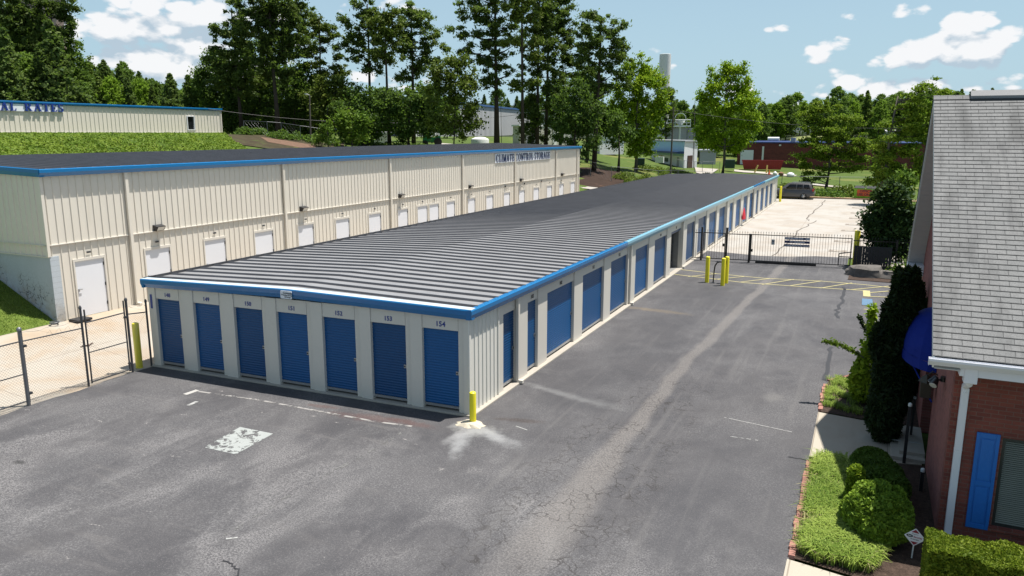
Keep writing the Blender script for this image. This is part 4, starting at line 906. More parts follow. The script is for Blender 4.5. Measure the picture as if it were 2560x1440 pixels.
# ================================================================== BUILDING C on the upper terrace
CXW = -75.0; CY1 = gx(553, 300, CXW).y; CY0 = 28.0
zt0, zt1 = gx(0, 250, CXW).z, gx(553, 272, CXW).z
Cc = empty('storage_building', (0, 0, 0), label='cream ribbed building with blue eave on the grassy bank, upper left', cat='building')
mb = MB(); wy0, wy1 = gx(468, 300, CXW).y, gx(484, 300, CXW).y
skin(mb, (CXW, CY0), (CXW, CY1), 7.16, zt1 - .2, (1, 0), .5, .06, .2, z1b=zt1 - .2, rw=.09, holes=((wy0 - CY0, wy1 - CY0, 9.1, 7.6),))
skin(mb, (CXW, CY1), (CXW - 22, CY1), 7.16, zt1 - .2, (0, 1), .5, .06, .2); skin(mb, (CXW - 22, CY0), (CXW, CY0), 7.16, zt1 - .2, (0, -1), .5, .06, .2)
mb.box(CXW - .06, CXW + .07, CY1 - .08, CY1 + .05, 7.16, zt1 - .2)
mb.build('wall', MT['cream'], Cc)
mb = MB(); mb.box(CXW - 22, CXW + .02, CY0, CY1 - .02, 6.0, 7.15); mb.build('foundation', MT['conc2'], Cc)
mb = MB(); mb.box(CXW - 22, CXW + .09, CY0, CY1 + .03, 7.13, 7.19); mb.build('base_trim', MT['white'], Cc)
mb = MB(); gutter(mb, (CXW + .05, CY0, zt1), (CXW + .05, CY1 + .15, zt1), (1, 0, 0), .26, .135); mb.build('gutter', MT['blue'], Cc)
mb = MB(); mb.add([(CXW + .05, CY0, zt1 - .03), (CXW + .05, CY1 + .1, zt1 - .03), (CXW - 11, CY1 + .1, zt1 + .2), (CXW - 11, CY0, zt1 + .2), (CXW - 22, CY1 + .1, zt1 - .03), (CXW - 22, CY0, zt1 - .03)], [(0, 1, 2, 3), (3, 2, 4, 5)]); mb.build('roof', MT['darkroof'], Cc)
mb = MB(); mb.box(CXW - .10, CXW - .05, wy0, wy1, 7.6, 9.1); wn = mb.build('window', MT['glass'], Cc)
mb = MB()
for a in ((wy0 - .1, wy0, 7.5, 9.2), (wy1, wy1 + .1, 7.5, 9.2), (wy0, wy1, 7.5, 7.598), (wy0, wy1, 9.102, 9.2)): mb.box(CXW - .1, CXW + .09, *a)
mb.build('window_frame', MT['white'], wn)
# RATES sign
zr1 = gx(80, 256, CXW).z + .02; zr0 = gx(80, 279, CXW).z; yr1 = gx(155, 268, CXW).y; yR0 = gx(58, 268, CXW).y
sg = empty('wall_sign', (CXW + .1, yR0, zr0), label='long white sign board ending AL RATES in blue serif letters, upper left', cat='sign')
mb = MB(); mb.box(CXW + .065, CXW + .10, CY0 + 1, yr1 + .02, zr0, zr1); o = mb.build('board', MT['signwhite'], sg); o.matrix_parent_inverse = sg.matrix_basis.inverted()
ltr = MT['navyletter']
hR = (zr1 - zr0) * .84
fitserif('RATES', yR0, yr1 + .02, zr0 + .03, hR, CXW + .13, ltr, sg, .10)
yl1 = gx(37, 266, CXW).y; P, wd = serif_letters('AL', hR); fitserif('AL', yl1 - wd * ((yr1 - yR0) / serif_letters('RATES', hR)[1]), yl1, zr0 + .03, hR, CXW + .13, ltr, sg, .10)

# ================================================================== FOLIAGE
rng = np.random.default_rng(11)
def quads_mesh(name, C, S, asp=1.0, normal_bias=None, m=None, parent=None, flat=.0, droop=0., **k):
    """many small leaf faces: centres C (n,3), sizes S (n,). Each is one four-sided leaf clump with random facing"""
    n = len(C); a = rng.normal(size=(n, 3)); 
    if normal_bias is not None: a = a + normal_bias
    a /= np.linalg.norm(a, axis=1)[:, None]
    r = rng.normal(size=(n, 3)); r -= (r * a).sum(1)[:, None] * a; r /= np.linalg.norm(r, axis=1)[:, None]
    b = np.cross(a, r); 
    if droop: r[:, 2] -= droop; r /= np.linalg.norm(r, axis=1)[:, None]
    sr = (S * asp)[:, None] * r * .5; sb = S[:, None] * b * .5
    # pointed leaf clump: tip, side, tail, side
    V = np.stack([C - sr, C + sb * .8 + sr * .1, C + sr, C - sb * .8 - sr * .1], 1).reshape(-1, 3)
    me = bpy.data.meshes.new(name); me.vertices.add(4 * n); me.vertices.foreach_set('co', V.astype(np.float32).ravel())
    me.loops.add(4 * n); me.loops.foreach_set('vertex_index', np.arange(4 * n, dtype=np.int32))
    me.polygons.add(n); me.polygons.foreach_set('loop_start', np.arange(0, 4 * n, 4, dtype=np.int32)); me.update(calc_edges=True)
    return tag(link(name, me, m, parent), **k)
def puff_points(centers, radii, per, shell=.55, zs=.7):
    out = []
    for c, r in zip(centers, radii):
        n = max(4, int(per * (r ** 2))) if per > 0 else -per
        d = rng.normal(size=(n, 3)); d /= np.linalg.norm(d, axis=1)[:, None]
        rr = np.minimum(np.abs(rng.normal(size=n)) * .62 + .12, 1.7)
        p = d * (rr * r)[:, None]; p[:, 2] *= zs; out.append(np.asarray(c) + p)
    return np.concatenate(out)
LM = dict(
    pine=leafmat('pine needles', (.036, .070, .018), (.13, .165, .034), .38, .6),
    pinelit=leafmat('sunny pine needles', (.040, .074, .012), (.17, .205, .030), .2, .6),
    dry=leafmat('dry grass blades', (.30, .26, .12), (.48, .42, .24), .2, .6),
    dark=leafmat('dark broad leaves', (.036, .076, .018), (.105, .165, .030), .38, .5),
    mid=leafmat('green broad leaves', (.034, .080, .012), (.14, .21, .022), .3, .5),
    bright=leafmat('bright green leaves', (.085, .18, .006), (.34, .44, .02), .34, .5),
    oak=leafmat('willow oak leaves', (.078, .15, .012), (.27, .35, .030), .38, .5),
    forest=leafmat('forest foliage', (.050, .105, .024), (.155, .23, .040), .38, .6, hue=(.15, .24, .014)),
    forestpine=leafmat('forest pine foliage', (.048, .094, .028), (.15, .20, .046), .38, .6, hue=(.10, .14, .02)),
    juniper=leafmat('juniper foliage', (.008, .026, .009), (.045, .082, .018), .15, .6),
    yew=leafmat('yew foliage', (.007, .016, .006), (.028, .048, .014), .12, .55),
    box=leafmat('boxwood leaves', (.028, .065, .010), (.095, .16, .020), .22, .4),
    hedge=leafmat('hedge leaves', (.045, .085, .006), (.17, .21, .015), .25, .4),
    gloss=leafmat('glossy shrub leaves', (.040, .090, .010), (.22, .31, .030), .22, .3),
    chart=leafmat('chartreuse shrub leaves', (.06, .12, .006), (.26, .34, .02), .3, .45),
    ivy=leafmat('bank ground cover', (.055, .115, .008), (.17, .235, .022), .2, .6),
    grass=leafmat('grass blades', (.060, .125, .010), (.33, .41, .085), .25, .5),
    weed=leafmat('weedy growth', (.045, .085, .010), (.16, .19, .03), .25, .6),
)
def bez(a, b, sag, n=5):
    a, b = Vector(a), Vector(b); return [a.lerp(b, i / n) + Vector((0, 0, sag * math.sin(math.pi * i / n))) for i in range(n + 1)]

def photo_tree(kind, base, D, trunk, blobs, tr, mat, bark='bark', leaf=.22, per=300, puff=(.35, .85), npuff=.95, depth=.75, label=None, cat='tree', group=None, limbs=True, zs=.62, asp=2.0, name='pine_tree', fill=.35):
    """base: Vector at ground; trunk: [(px,py)...] silhouette of the stem as points of the view at this distance; blobs: (px,py,rx,ry) masses of foliage at this tree's distance"""
    base = Vector(base); k = D / F
    side = Vector((base.y, -base.x, 0)).normalized(); away = Vector((base.x, base.y, 0)).normalized()
    def W(px, py, dd=0.):
        v = ray(px, py); h = Vector((v.x, v.y, 0)).length; p = CAM + v * (D / h); return p + away * dd
    root = empty(name, base, label=label, cat=cat, group=group)
    rr = random.Random(int(base.x * 31 + base.y * 17))
    tp = [base - Vector((0, 0, .4))] + [W(*p) for p in trunk]
    mb = MB(base); n = len(tp); mb.tube(tp, [tr * (1.25 if i == 0 else 1.0 - .72 * i / (n - 1)) for i in range(n)], 9)
    cs, rs = [], []
    for (px, py, rx, ry) in blobs:
        c = W(px, py, rr.uniform(-.3, .3) * rx * k); X, Z = rx * k * (1.12 if kind != 's' else 1), ry * k * (1.12 if kind != 's' else 1)
        vol = max(1, int(npuff * X * Z * 2.4 / ((puff[0] + puff[1]) * .5) ** 1.6 + .5))
        # nearest point of the stem below the mass
        q = min((a.lerp(b, t / 4) for a, b in zip(tp[:-1], tp[1:]) for t in range(5)), key=lambda s: (s - c).length + max(0, s.z - c.z) * 1.5)
        if limbs:
            e = c + Vector((0, 0, -Z * .2)); mb.tube(bez(q - Vector((0, 0, min(2.0, (q - e).length * .18))), e, -.03 * (q - e).length, 4), [tr * .34, tr * .28, tr * .2, tr * .13, tr * .06], 5, cap=False)
        for i in range(vol):
            th = rr.uniform(0, 2 * math.pi); u = rr.random() ** .5; wv = rr.uniform(-1, 1)
            p = c + side * (X * u * math.cos(th)) + Vector((0, 0, Z * u * math.sin(th))) + away * (X * depth * wv * (1 - .5 * u))
            cs.append(p); rs.append(rr.uniform(*puff))
            if limbs and rr.random() < .5:
                mb.tube([c.lerp(p, .1), p], [tr * .10, tr * .04], 4, cap=False)
    P_ = puff_points([tuple(p - base) for p in cs], rs, per, .25, zs)
    tk = mb.build('trunk', MT[bark], None, smooth=2); tk.parent = root; tk.location = (0, 0, 0)
    S = leaf * (.6 + .8 * rng.random(len(P_)))
    c = quads_mesh('crown', P_, S, asp, np.array([0, 0, .55]), LM[mat], root)
    return root

def PB(px, D, py=350): b = on(px, D, py); return b
G1 = 'tall pines behind the storage buildings'
# --- the tall pines along the skyline, left to right
def pine(pxb, D, trunk, blobs, label, tr=.26, mat='pine', **k): return photo_tree('pine', PB(pxb, D), D, trunk, blobs, tr, mat, label=label, group=G1, cat='pine tree', **k)
pine(606, 112, [(598, 250), (588, 130), (578, 20)], [(590, 30, 26, 26), (575, 70, 34, 20), (610, 85, 34, 24), (570, 110, 40, 22), (602, 130, 36, 22), (565, 160, 44, 26), (600, 185, 48, 26), (555, 200, 34, 24), (620, 215, 36, 24)], 'leaning dark pine just right of the upper cream building')
pine(698, 108, [(690, 250), (678, 120), (670, -40)], [(672, -30, 46, 26), (640, 0, 40, 20), (700, 10, 44, 20), (650, 35, 46, 20), (690, 55, 54, 24), (640, 75, 40, 20), (720, 80, 46, 22), (662, 110, 40, 20), (700, 125, 44, 22), (665, 160, 38, 20), (690, 185, 40, 20)], 'tallest left pine with the thick pale trunk, top cut by the frame', tr=.34)
pine(722, 122, [(716, 250), (711, 120), (706, -10)], [(720, 0, 40, 22), (745, 30, 36, 18), (700, 45, 34, 18), (755, 60, 34, 18), (722, 85, 44, 20), (765, 100, 34, 18), (705, 115, 34, 16), (745, 128, 32, 14)], 'pine with spreading crown, left neighbour of the sparse topped pine')
pine(801, 118, [(801, 250), (800, 120), (798, 45)], [(798, 45, 22, 10), (785, 70, 30, 10), (815, 66, 26, 9), (772, 82, 22, 8), (835, 82, 24, 9), (850, 96, 20, 7), (800, 95, 36, 9), (820, 122, 26, 7), (775, 128, 22, 7), (828, 160, 34, 24), (790, 175, 26, 22), (845, 178, 22, 14), (775, 140, 16, 8)], 'sparse flat topped pine standing alone against the clouds', tr=.20, mat='pinelit', npuff=.75)
pine(926, 112, [(925, 250), (922, 130), (918, 10)], [(915, 15, 24, 18), (905, 42, 34, 14), (875, 45, 22, 8), (930, 55, 30, 14), (895, 78, 34, 14), (935, 92, 26, 14), (880, 118, 34, 10), (920, 130, 34, 14), (888, 150, 24, 10), (925, 168, 26, 18), (905, 108, 40, 10)], 'pine in the middle clump with low drooping limb on its left', tr=.26)
pine(974, 106, [(969, 260), (965, 150), (960, 20)], [(962, 30, 20, 16), (950, 55, 24, 16), (980, 62, 24, 16), (955, 90, 26, 16), (985, 100, 24, 16), (960, 125, 30, 16), (975, 150, 28, 12), (945, 140, 16, 10)], 'slim pine with bare straight trunk, centre of the middle clump', tr=.24, mat='pinelit')
pine(1034, 112, [(1033, 260), (1031, 140), (1027, 15)], [(1028, 20, 32, 16), (1010, 45, 34, 16), (1052, 48, 34, 16), (1025, 75, 50, 14), (1070, 82, 28, 14), (1000, 92, 30, 14), (1040, 108, 44, 12), (1095, 118, 24, 10), (1010, 128, 34, 12), (1060, 128, 34, 10), (1040, 175, 26, 24), (1010, 190, 22, 12), (1055, 150, 40, 10)], 'round headed pine, rightmost of the middle clump', tr=.28)
pine(1242, 104, [(1241, 250), (1239, 130), (1237, -40)], [(1235, -40, 50, 22), (1200, -5, 50, 18), (1260, 0, 50, 18), (1185, 35, 34, 14), (1225, 40, 44, 16), (1155, 78, 26, 12), (1190, 92, 38, 14), (1262, 70, 44, 18), (1215, 118, 38, 14), (1165, 124, 24, 10), (1258, 125, 34, 14), (1205, 150, 40, 12), (1290, 105, 30, 16), (1240, 165, 34, 16), (1290, 175, 30, 12), (1225, 205, 22, 18), (1250, 230, 14, 8)], 'thick dark trunked pine with long limbs, left of the right clump', tr=.36)
pine(1307, 100, [(1306, 250), (1305, 120), (1304, -50)], [(1305, -50, 44, 24), (1320, -10, 40, 18), (1290, 20, 30, 18), (1320, 50, 34, 18), (1290, 95, 30, 14), (1322, 105, 30, 14), (1318, 140, 28, 14), (1290, 215, 26, 12), (1325, 200, 24, 12)], 'straight pine with small flat limbs beside the thick dark trunk', tr=.25, mat='pinelit')
pine(1343, 108, [(1344, 250), (1346, 120), (1348, -10)], [(1350, 0, 36, 24), (1370, 30, 40, 20), (1340, 60, 34, 18), (1375, 80, 38, 18), (1350, 115, 36, 16), (1385, 130, 34, 14), (1345, 165, 34, 18), (1375, 190, 38, 16), (1350, 230, 36, 18), (1335, 270, 28, 20), (1320, 310, 20, 24)], 'pine with crown reaching low, centre of the right clump')
pine(1364, 116, [(1367, 250), (1371, 120), (1376, -30)], [(1385, -10, 40, 22), (1405, 25, 36, 20), (1380, 50, 40, 18), (1412, 70, 34, 18), (1400, 105, 40, 16), (1430, 125, 30, 12), (1390, 150, 38, 16), (1415, 180, 34, 14), (1400, 215, 36, 16), (1375, 250, 30, 16)], 'tall pine in the right clump, right of the one reaching low')
pine(1486, 104, [(1493, 260), (1500, 140), (1503, 45)], [(1504, 48, 30, 14), (1480, 68, 30, 14), (1528, 72, 32, 14), (1505, 98, 46, 12), (1550, 108, 30, 12), (1470, 112, 24, 12), (1560, 145, 30, 12), (1520, 135, 40, 12), (1485, 160, 34, 14), (1540, 178, 30, 12), (1510, 200, 36, 14), (1470, 215, 28, 20), (1555, 205, 22, 10)], 'broad topped pine at the right edge of the tall pines', tr=.30)
pine(1468, 112, [(1470, 250), (1473, 130), (1475, 45)], [(1472, 50, 20, 14), (1458, 80, 20, 14), (1478, 100, 20, 12), (1462, 140, 24, 14), (1455, 180, 26, 16), (1475, 230, 26, 20)], 'thin pine tucked behind the broad topped one', tr=.18)
pine(1668, 165, [(1664, 300), (1660, 250)], [(1655, 215, 18, 16), (1662, 245, 22, 22), (1660, 285, 24, 22), (1664, 318, 22, 18)], 'dark pine partly behind the bright green tree by the tank tower', tr=.2)

# --- broadleaf and cedar understorey
def broad(pxb, D, trunk, blobs, label, tr=.2, mat='dark', group='trees behind the tall storage building', cat='tree', name='broadleaf_tree', **k):
    k.setdefault('zs', .85); k.setdefault('asp', 1.25); k.setdefault('per', 170); k.setdefault('puff', (.6, 1.15)); k.setdefault('leaf', .27); k.setdefault('npuff', 1.15)
    return photo_tree('broad', PB(pxb, D), D, trunk, blobs, tr, mat, bark='barkgrey' if mat != 'dark' else 'bark', label=label, cat=cat, group=group, name=name, **k)
broad(592, 120, [(585, 300), (575, 200)], [(520, 175, 26, 22), (550, 150, 30, 20), (525, 215, 34, 28), (560, 200, 40, 30), (530, 255, 30, 26), (570, 250, 36, 30), (590, 290, 40, 30), (560, 310, 30, 22)], 'dark broadleaf tree crowding the corner of the upper cream building')
broad(505, 130, [(507, 300), (508, 250)], [(505, 200, 16, 20), (500, 235, 20, 24), (510, 265, 24, 20)], 'light green tree rising over the end of the upper cream roof', mat='mid')
broad(650, 118, [(650, 290), (648, 180)], [(640, 130, 34, 30), (625, 170, 34, 28), (660, 180, 36, 28), (640, 220, 42, 30), (660, 260, 40, 30), (630, 285, 36, 26), (655, 310, 30, 20)], 'dark oak filling the gap between the two left pine trunks')
broad(730, 118, [(735, 300), (740, 220)], [(735, 185, 34, 26), (770, 200, 34, 24), (730, 230, 40, 28), (770, 245, 40, 28), (740, 280, 44, 28), (785, 285, 34, 26), (735, 318, 34, 20)], 'dark green tree right of the pale pine trunk')
broad(815, 112, [(818, 300), (820, 240)], [(815, 205, 34, 20), (850, 215, 30, 20), (790, 240, 30, 24), (830, 250, 40, 24), (870, 250, 32, 24), (815, 285, 44, 26), (860, 290, 34, 24), (825, 320, 34, 18)], 'olive green cedar behind the wooden lamp pole', mat='pinelit', name='cedar_tree', cat='cedar tree')
broad(820, 96, [(820, 345), (820, 325)], [(820, 318, 12, 14), (818, 338, 20, 16), (822, 358, 26, 16)], 'small conical cedar in front of the lamp pole', tr=.08, mat='mid', name='cedar_tree', cat='cedar tree', leaf=.22, puff=(.5, .8), limbs=False)
broad(910, 104, [(912, 320), (915, 270)], [(905, 235, 40, 20), (945, 245, 30, 20), (880, 275, 34, 22), (925, 280, 40, 24), (890, 310, 36, 22), (935, 318, 30, 20), (900, 335, 34, 16)], 'wide dark tree standing in front of the white trailer')
broad(880, 100, [(880, 340), (878, 310)], [(872, 300, 24, 18), (895, 310, 26, 18), (868, 330, 22, 16), (900, 335, 24, 14)], 'fresh green low tree left of the white trailer', mat='mid', tr=.12)
broad(1020, 104, [(1022, 320), (1025, 250)], [(1030, 235, 36, 20), (1000, 260, 34, 22), (1050, 265, 34, 22), (1020, 290, 44, 24), (1000, 318, 36, 20), (1045, 320, 34, 20), (1025, 340, 30, 14)], 'dark spreading tree left of the green machine')
broad(1133, 98, [(1136, 330), (1138, 250), (1140, 190)], [(1135, 150, 26, 20), (1110, 175, 34, 20), (1155, 178, 30, 18), (1100, 215, 36, 22), (1145, 215, 40, 22), (1180, 225, 18, 14), (1110, 255, 40, 22), (1160, 260, 36, 22), (1125, 290, 46, 20), (1170, 300, 26, 18), (1105, 315, 30, 18), (1150, 325, 36, 16)], 'tall oval tree with sunny olive crown right of the green machine', mat='pinelit', tr=.18)
broad(1330, 116, [(1332, 320), (1335, 270)], [(1330, 270, 24, 22), (1345, 300, 26, 22), (1318, 325, 24, 18), (1340, 340, 24, 14)], 'dark low pine between the trunks before the cream workshop', mat='pine')
broad(1432, 100, [(1436, 360), (1440, 300)], [(1440, 235, 34, 26), (1415, 265, 26, 20), (1460, 270, 34, 26), (1430, 300, 40, 26), (1475, 310, 26, 22), (1420, 335, 30, 20), (1460, 345, 36, 20), (1440, 372, 30, 14)], 'deep green tree with low skirts over the bare soil mound', mat='dark', tr=.22)
broad(1400, 122, [(1404, 320), (1408, 280)], [(1400, 255, 24, 22), (1415, 290, 24, 20)], 'dark tree half hidden behind the right pine clump')
broad(1548, 108, [(1548, 390), (1548, 340)], [(1540, 300, 22, 22), (1555, 330, 22, 20), (1538, 355, 18, 14)], 'dark tree in the shade beside the bright green tree')
broad(610, 126, [(610, 300), (610, 250)], [(600, 235, 40, 30), (640, 250, 40, 34), (610, 290, 44, 34), (640, 320, 40, 26), (580, 330, 30, 20)], 'deep green tree between the leaning pine and the pale trunked pine', leaf=.36)
broad(690, 128, [(690, 300), (690, 250)], [(690, 215, 40, 30), (700, 260, 46, 34), (690, 300, 46, 30), (720, 330, 36, 20), (670, 335, 30, 18)], 'deep green tree straight behind the pale trunked pine', leaf=.36)
broad(775, 128, [(775, 300), (775, 260)], [(775, 225, 40, 30), (785, 265, 46, 34), (775, 305, 44, 28), (800, 330, 36, 18)], 'deep green tree behind the lamp pole', leaf=.36)
broad(870, 130, [(870, 300), (870, 270)], [(870, 245, 36, 22), (880, 280, 44, 28), (865, 315, 44, 24)], 'broad green tree behind the fresh low one', leaf=.36)
broad(955, 126, [(955, 300), (958, 270)], [(960, 255, 36, 24), (975, 290, 40, 28), (950, 318, 36, 20)], 'dark green tree between the slim pine and its left neighbour', leaf=.36)
broad(1060, 128, [(1060, 300), (1060, 270)], [(1060, 235, 34, 22), (1075, 265, 34, 26), (1055, 300, 38, 24)], 'dark green tree right of the round headed pine', leaf=.36)
broad(1400, 128, [(1400, 300), (1400, 270)], [(1385, 240, 30, 24), (1405, 275, 34, 26), (1420, 305, 34, 24), (1390, 320, 26, 20)], 'dark green tree filling the right pine clump', leaf=.36)
broad(1470, 118, [(1470, 320), (1470, 270)], [(1470, 200, 26, 24), (1485, 240, 34, 28), (1470, 275, 36, 26), (1500, 290, 30, 24), (1515, 330, 26, 20)], 'blue green tree behind the broad topped pine', leaf=.34)
Gb = 'bright green trees behind the low storage building'
broad(1592, 112, [(1592, 380), (1592, 280), (1600, 180)], [(1608, 155, 20, 14), (1585, 175, 26, 18), (1630, 178, 22, 14), (1600, 205, 44, 22), (1650, 200, 16, 10), (1570, 225, 34, 22), (1625, 235, 36, 22), (1560, 265, 34, 22), (1605, 268, 44, 24), (1645, 268, 18, 16), (1560, 305, 34, 22), (1610, 305, 44, 22), (1645, 295, 18, 14), (1580, 340, 40, 20), (1620, 340, 30, 18), (1600, 370, 34, 14), (1628, 372, 14, 12)], 'bright green maple in front of the white tank tower', tr=.24, mat='bright', group=Gb, name='maple_tree', cat='maple tree', leaf=.26, per=210, puff=(.5, 1.0), npuff=1.1)
broad(1810, 124, [(1811, 400), (1812, 320), (1816, 220)], [(1822, 160, 12, 16), (1850, 170, 12, 14), (1800, 180, 20, 14), (1835, 190, 28, 16), (1775, 205, 14, 14), (1868, 200, 14, 16), (1815, 215, 44, 20), (1765, 235, 16, 14), (1860, 230, 28, 18), (1785, 250, 40, 20), (1835, 255, 46, 20), (1880, 250, 12, 12), (1780, 285, 42, 20), (1845, 290, 42, 20), (1760, 320, 24, 14), (1820, 322, 56, 18), (1875, 318, 18, 14), (1800, 350, 56, 16), (1860, 348, 28, 12), (1765, 350, 24, 10), (1815, 372, 36, 10)], 'tall bright green maple left of the red brick building', tr=.28, mat='bright', group=Gb, name='maple_tree', cat='maple tree', leaf=.26, per=210, puff=(.5, 1.0), npuff=1.1)
Go = 'willow oaks at the right of the rear lot'
broad(2074, 108, [(2074, 420), (2073, 370), (2070, 300)], [(2052, 262, 18, 10), (2078, 272, 26, 12), (2040, 292, 34, 12), (2095, 295, 34, 14), (2120, 312, 30, 10), (2065, 318, 50, 14), (2030, 318, 20, 8), (2110, 340, 44, 14), (2050, 345, 44, 12), (2160, 352, 16, 7), (2020, 358, 20, 7), (2090, 368, 56, 12), (2145, 370, 34, 10), (2025, 392, 36, 8), (2080, 392, 50, 10), (2150, 398, 30, 8), (1998, 408, 24, 6), (2050, 415, 44, 9), (2110, 418, 40, 9), (2030, 438, 30, 9), (2010, 448, 18, 7), (2160, 420, 22, 7)], 'wide spreading willow oak in front of the red brick building', tr=.22, mat='oak', group=Go, name='oak_tree', cat='oak tree', leaf=.22, per=330, puff=(.4, .85), zs=.45, npuff=1.25)
broad(2212, 88, [(2216, 420), (2225, 340), (2245, 240)], [(2342, 205, 10, 6), (2335, 225, 30, 10), (2300, 238, 26, 10), (2355, 232, 18, 6), (2290, 262, 46, 14), (2330, 268, 34, 12), (2275, 290, 50, 12), (2320, 305, 40, 14), (2265, 318, 50, 12), (2300, 340, 50, 14), (2255, 352, 50, 12), (2240, 378, 44, 12), (2290, 380, 50, 14), (2220, 398, 30, 10), (2270, 412, 56, 14), (2215, 428, 30, 10), (2255, 445, 56, 14), (2200, 452, 24, 8), (2290, 440, 30, 14), (2240, 470, 40, 10)], 'tall layered willow oak beside the shingled office roof', tr=.24, mat='oak', group=Go, name='oak_tree', cat='oak tree', leaf=.20, per=360, puff=(.4, .8), zs=.45, npuff=1.3)
broad(2196, 112, [(2196, 420), (2196, 370)], [(2192, 365, 14, 14), (2200, 395, 16, 16), (2196, 425, 16, 14)], 'dark young tree between the two willow oaks', tr=.08, mat='mid', leaf=.24, puff=(.5, .8), name='young_tree')

broad(1775, 172, [(1775, 380), (1775, 350)], [(1765, 330, 26, 22), (1785, 345, 26, 22), (1770, 372, 30, 18)], 'dark green tree between the platform and the tall maple', leaf=.4, mat='dark')
broad(1850, 178, [(1850, 380), (1850, 350)], [(1842, 320, 26, 22), (1862, 335, 26, 24), (1848, 360, 34, 20)], 'dark green tree just left above the brick building', leaf=.4, mat='mid')
# --- distant woods: individual trees copied from a few prototypes
def proto(mat, crown, n, leaf, kind, w_, h_):
    b = Vector((0, 0, 0)); root = empty('forest_tree', (0, 0, -50)); mb = MB(); mb.tube([(0, 0, -1), (0, 0, h_ * .5), (0, 0, h_ * .92)], [.22, .16, .05], 6)
    tk = mb.build('trunk', MT['bark'], root)
    cs, rs = [], []; rr = random.Random(n)
    for i in range(crown):
        u = rr.random(); z = h_ * (.16 + .84 * u) if kind == 'b' else h_ * (.22 + .78 * u)
        wz = w_ * (math.sin(math.pi * min(1, .18 + .82 * u)) ** .6 if kind == 'b' else (1.05 - 1.0 * u)) * (.35 + .65 * rr.random()); th = rr.uniform(0, 6.283)
        cs.append((wz * math.cos(th), wz * math.sin(th), z - .4)); rs.append(rr.uniform(.5, 1.1) * (1 - .25 * u if kind == 'b' else 1.05 - .72 * u))
    P_ = puff_points(cs, rs, -n, .4, .8); quads_mesh('crown', P_, leaf * (.6 + .8 * rng.random(len(P_))), 1.3, np.array([0, 0, .5]), LM[mat], root)
    return root
PR = [proto('forestpine', 190, 64, .36, 'p', 3.6, 15), proto('forestpine', 170, 64, .36, 'p', 3.4, 15), proto('forest', 230, 64, .36, 'b', 5.0, 13.5), proto('forest', 210, 64, .36, 'b', 4.2, 15)]
rr = random.Random(5); used = [False] * 4
def forest(px, D, kind, s, label, group):
    i = kind; root = PR[i]
    if used[i]: root = copy_tree(PR[i])
    used[i] = True
    b = on(px, D); root.location = b; root.rotation_euler = (0, 0, rr.uniform(0, 6.28)); root.scale = (s * rr.uniform(.85, 1.2), s * rr.uniform(.85, 1.2), s)
    tag(root, label, 'tree', group)
Lh = 'conifer on the wooded hillside behind the AL RATES building'; Lb = 'leafy tree on the wooded hillside behind the AL RATES building'
cnt = 0
for D, lo, hi, st in ((112, -40, 470, 44), (124, -40, 500, 42), (140, -60, 520, 40), (160, -60, 520, 36), (184, -60, 540, 34), (212, -50, 560, 32), (240, -40, 560, 36)):
    px = lo + rr.uniform(0, st)
    while px < hi:
        k_ = rr.choice([0, 0, 1, 1, 2, 3]); s = rr.uniform(.58, .82) * (1.1 if px < 190 else (.70 if D < 175 else .80))
        forest(px + rr.uniform(-12, 12), D * rr.uniform(.96, 1.04), k_, s, Lh if k_ < 2 else Lb, 'trees on the left wooded hillside'); px += st; cnt += 1
Lh = 'conifer in the distant tree line behind the brick and workshop buildings'; Lb = 'leafy tree in the distant tree line behind the brick and workshop buildings'
for D, lo, hi, st in ((201, 1650, 2480, 27), (230, 1650, 2480, 29), (268, 1140, 2480, 32), (330, 1120, 2480, 38)):
    px = lo + rr.uniform(0, st)
    while px < hi:
        if not (1975 < px < 2065 and D < 220):
            k_ = rr.choice([0, 2, 2, 3, 3, 2]) if px > 1600 else rr.choice([0, 1, 1, 2]); s = rr.uniform(.60, .88) * (1.0 if px > 2150 or px < 1500 else .92)
            forest(px + rr.uniform(-10, 10), D * rr.uniform(.97, 1.04), k_, s, Lh if k_ < 2 else Lb, 'trees in the distant tree line'); cnt += 1
        px += st
for D, st in ((165, 60), (215, 52)):
    px = 520
    while px < 1180:
        forest(px + rr.uniform(-12, 12), D * rr.uniform(.95, 1.05), rr.choice([1, 2, 3]), rr.uniform(.5, .62), 'low background tree glimpsed between the pine trunks', 'trees glimpsed between the pine trunks'); px += st; cnt += 1
print('forest trees', cnt)
# big pine and companions at the top left
photo_tree('pine', on(115, 120), 120, [(118, 200), (125, 100), (130, 20)], [(130, 0, 40, 20), (100, 20, 40, 20), (160, 30, 26, 18), (60, 25, 40, 30), (15, 40, 40, 40), (140, 65, 30, 26), (110, 95, 40, 24), (40, 80, 40, 30), (70, 120, 40, 24), (10, 110, 30, 30), (125, 135, 34, 20)], .3, 'pine', label='large ragged pine at the top left corner below the orange roof', cat='pine tree', name='pine_tree')
photo_tree('b', on(165, 122), 122, [(168, 200), (172, 130)], [(172, 90, 14, 12), (190, 105, 18, 14), (165, 125, 26, 18), (195, 140, 20, 16), (175, 165, 24, 20)], .15, 'mid', bark='barkgrey', label='pale leafy tree right of the ragged top left pine', cat='tree', name='broadleaf_tree', zs=.85, asp=1.2)

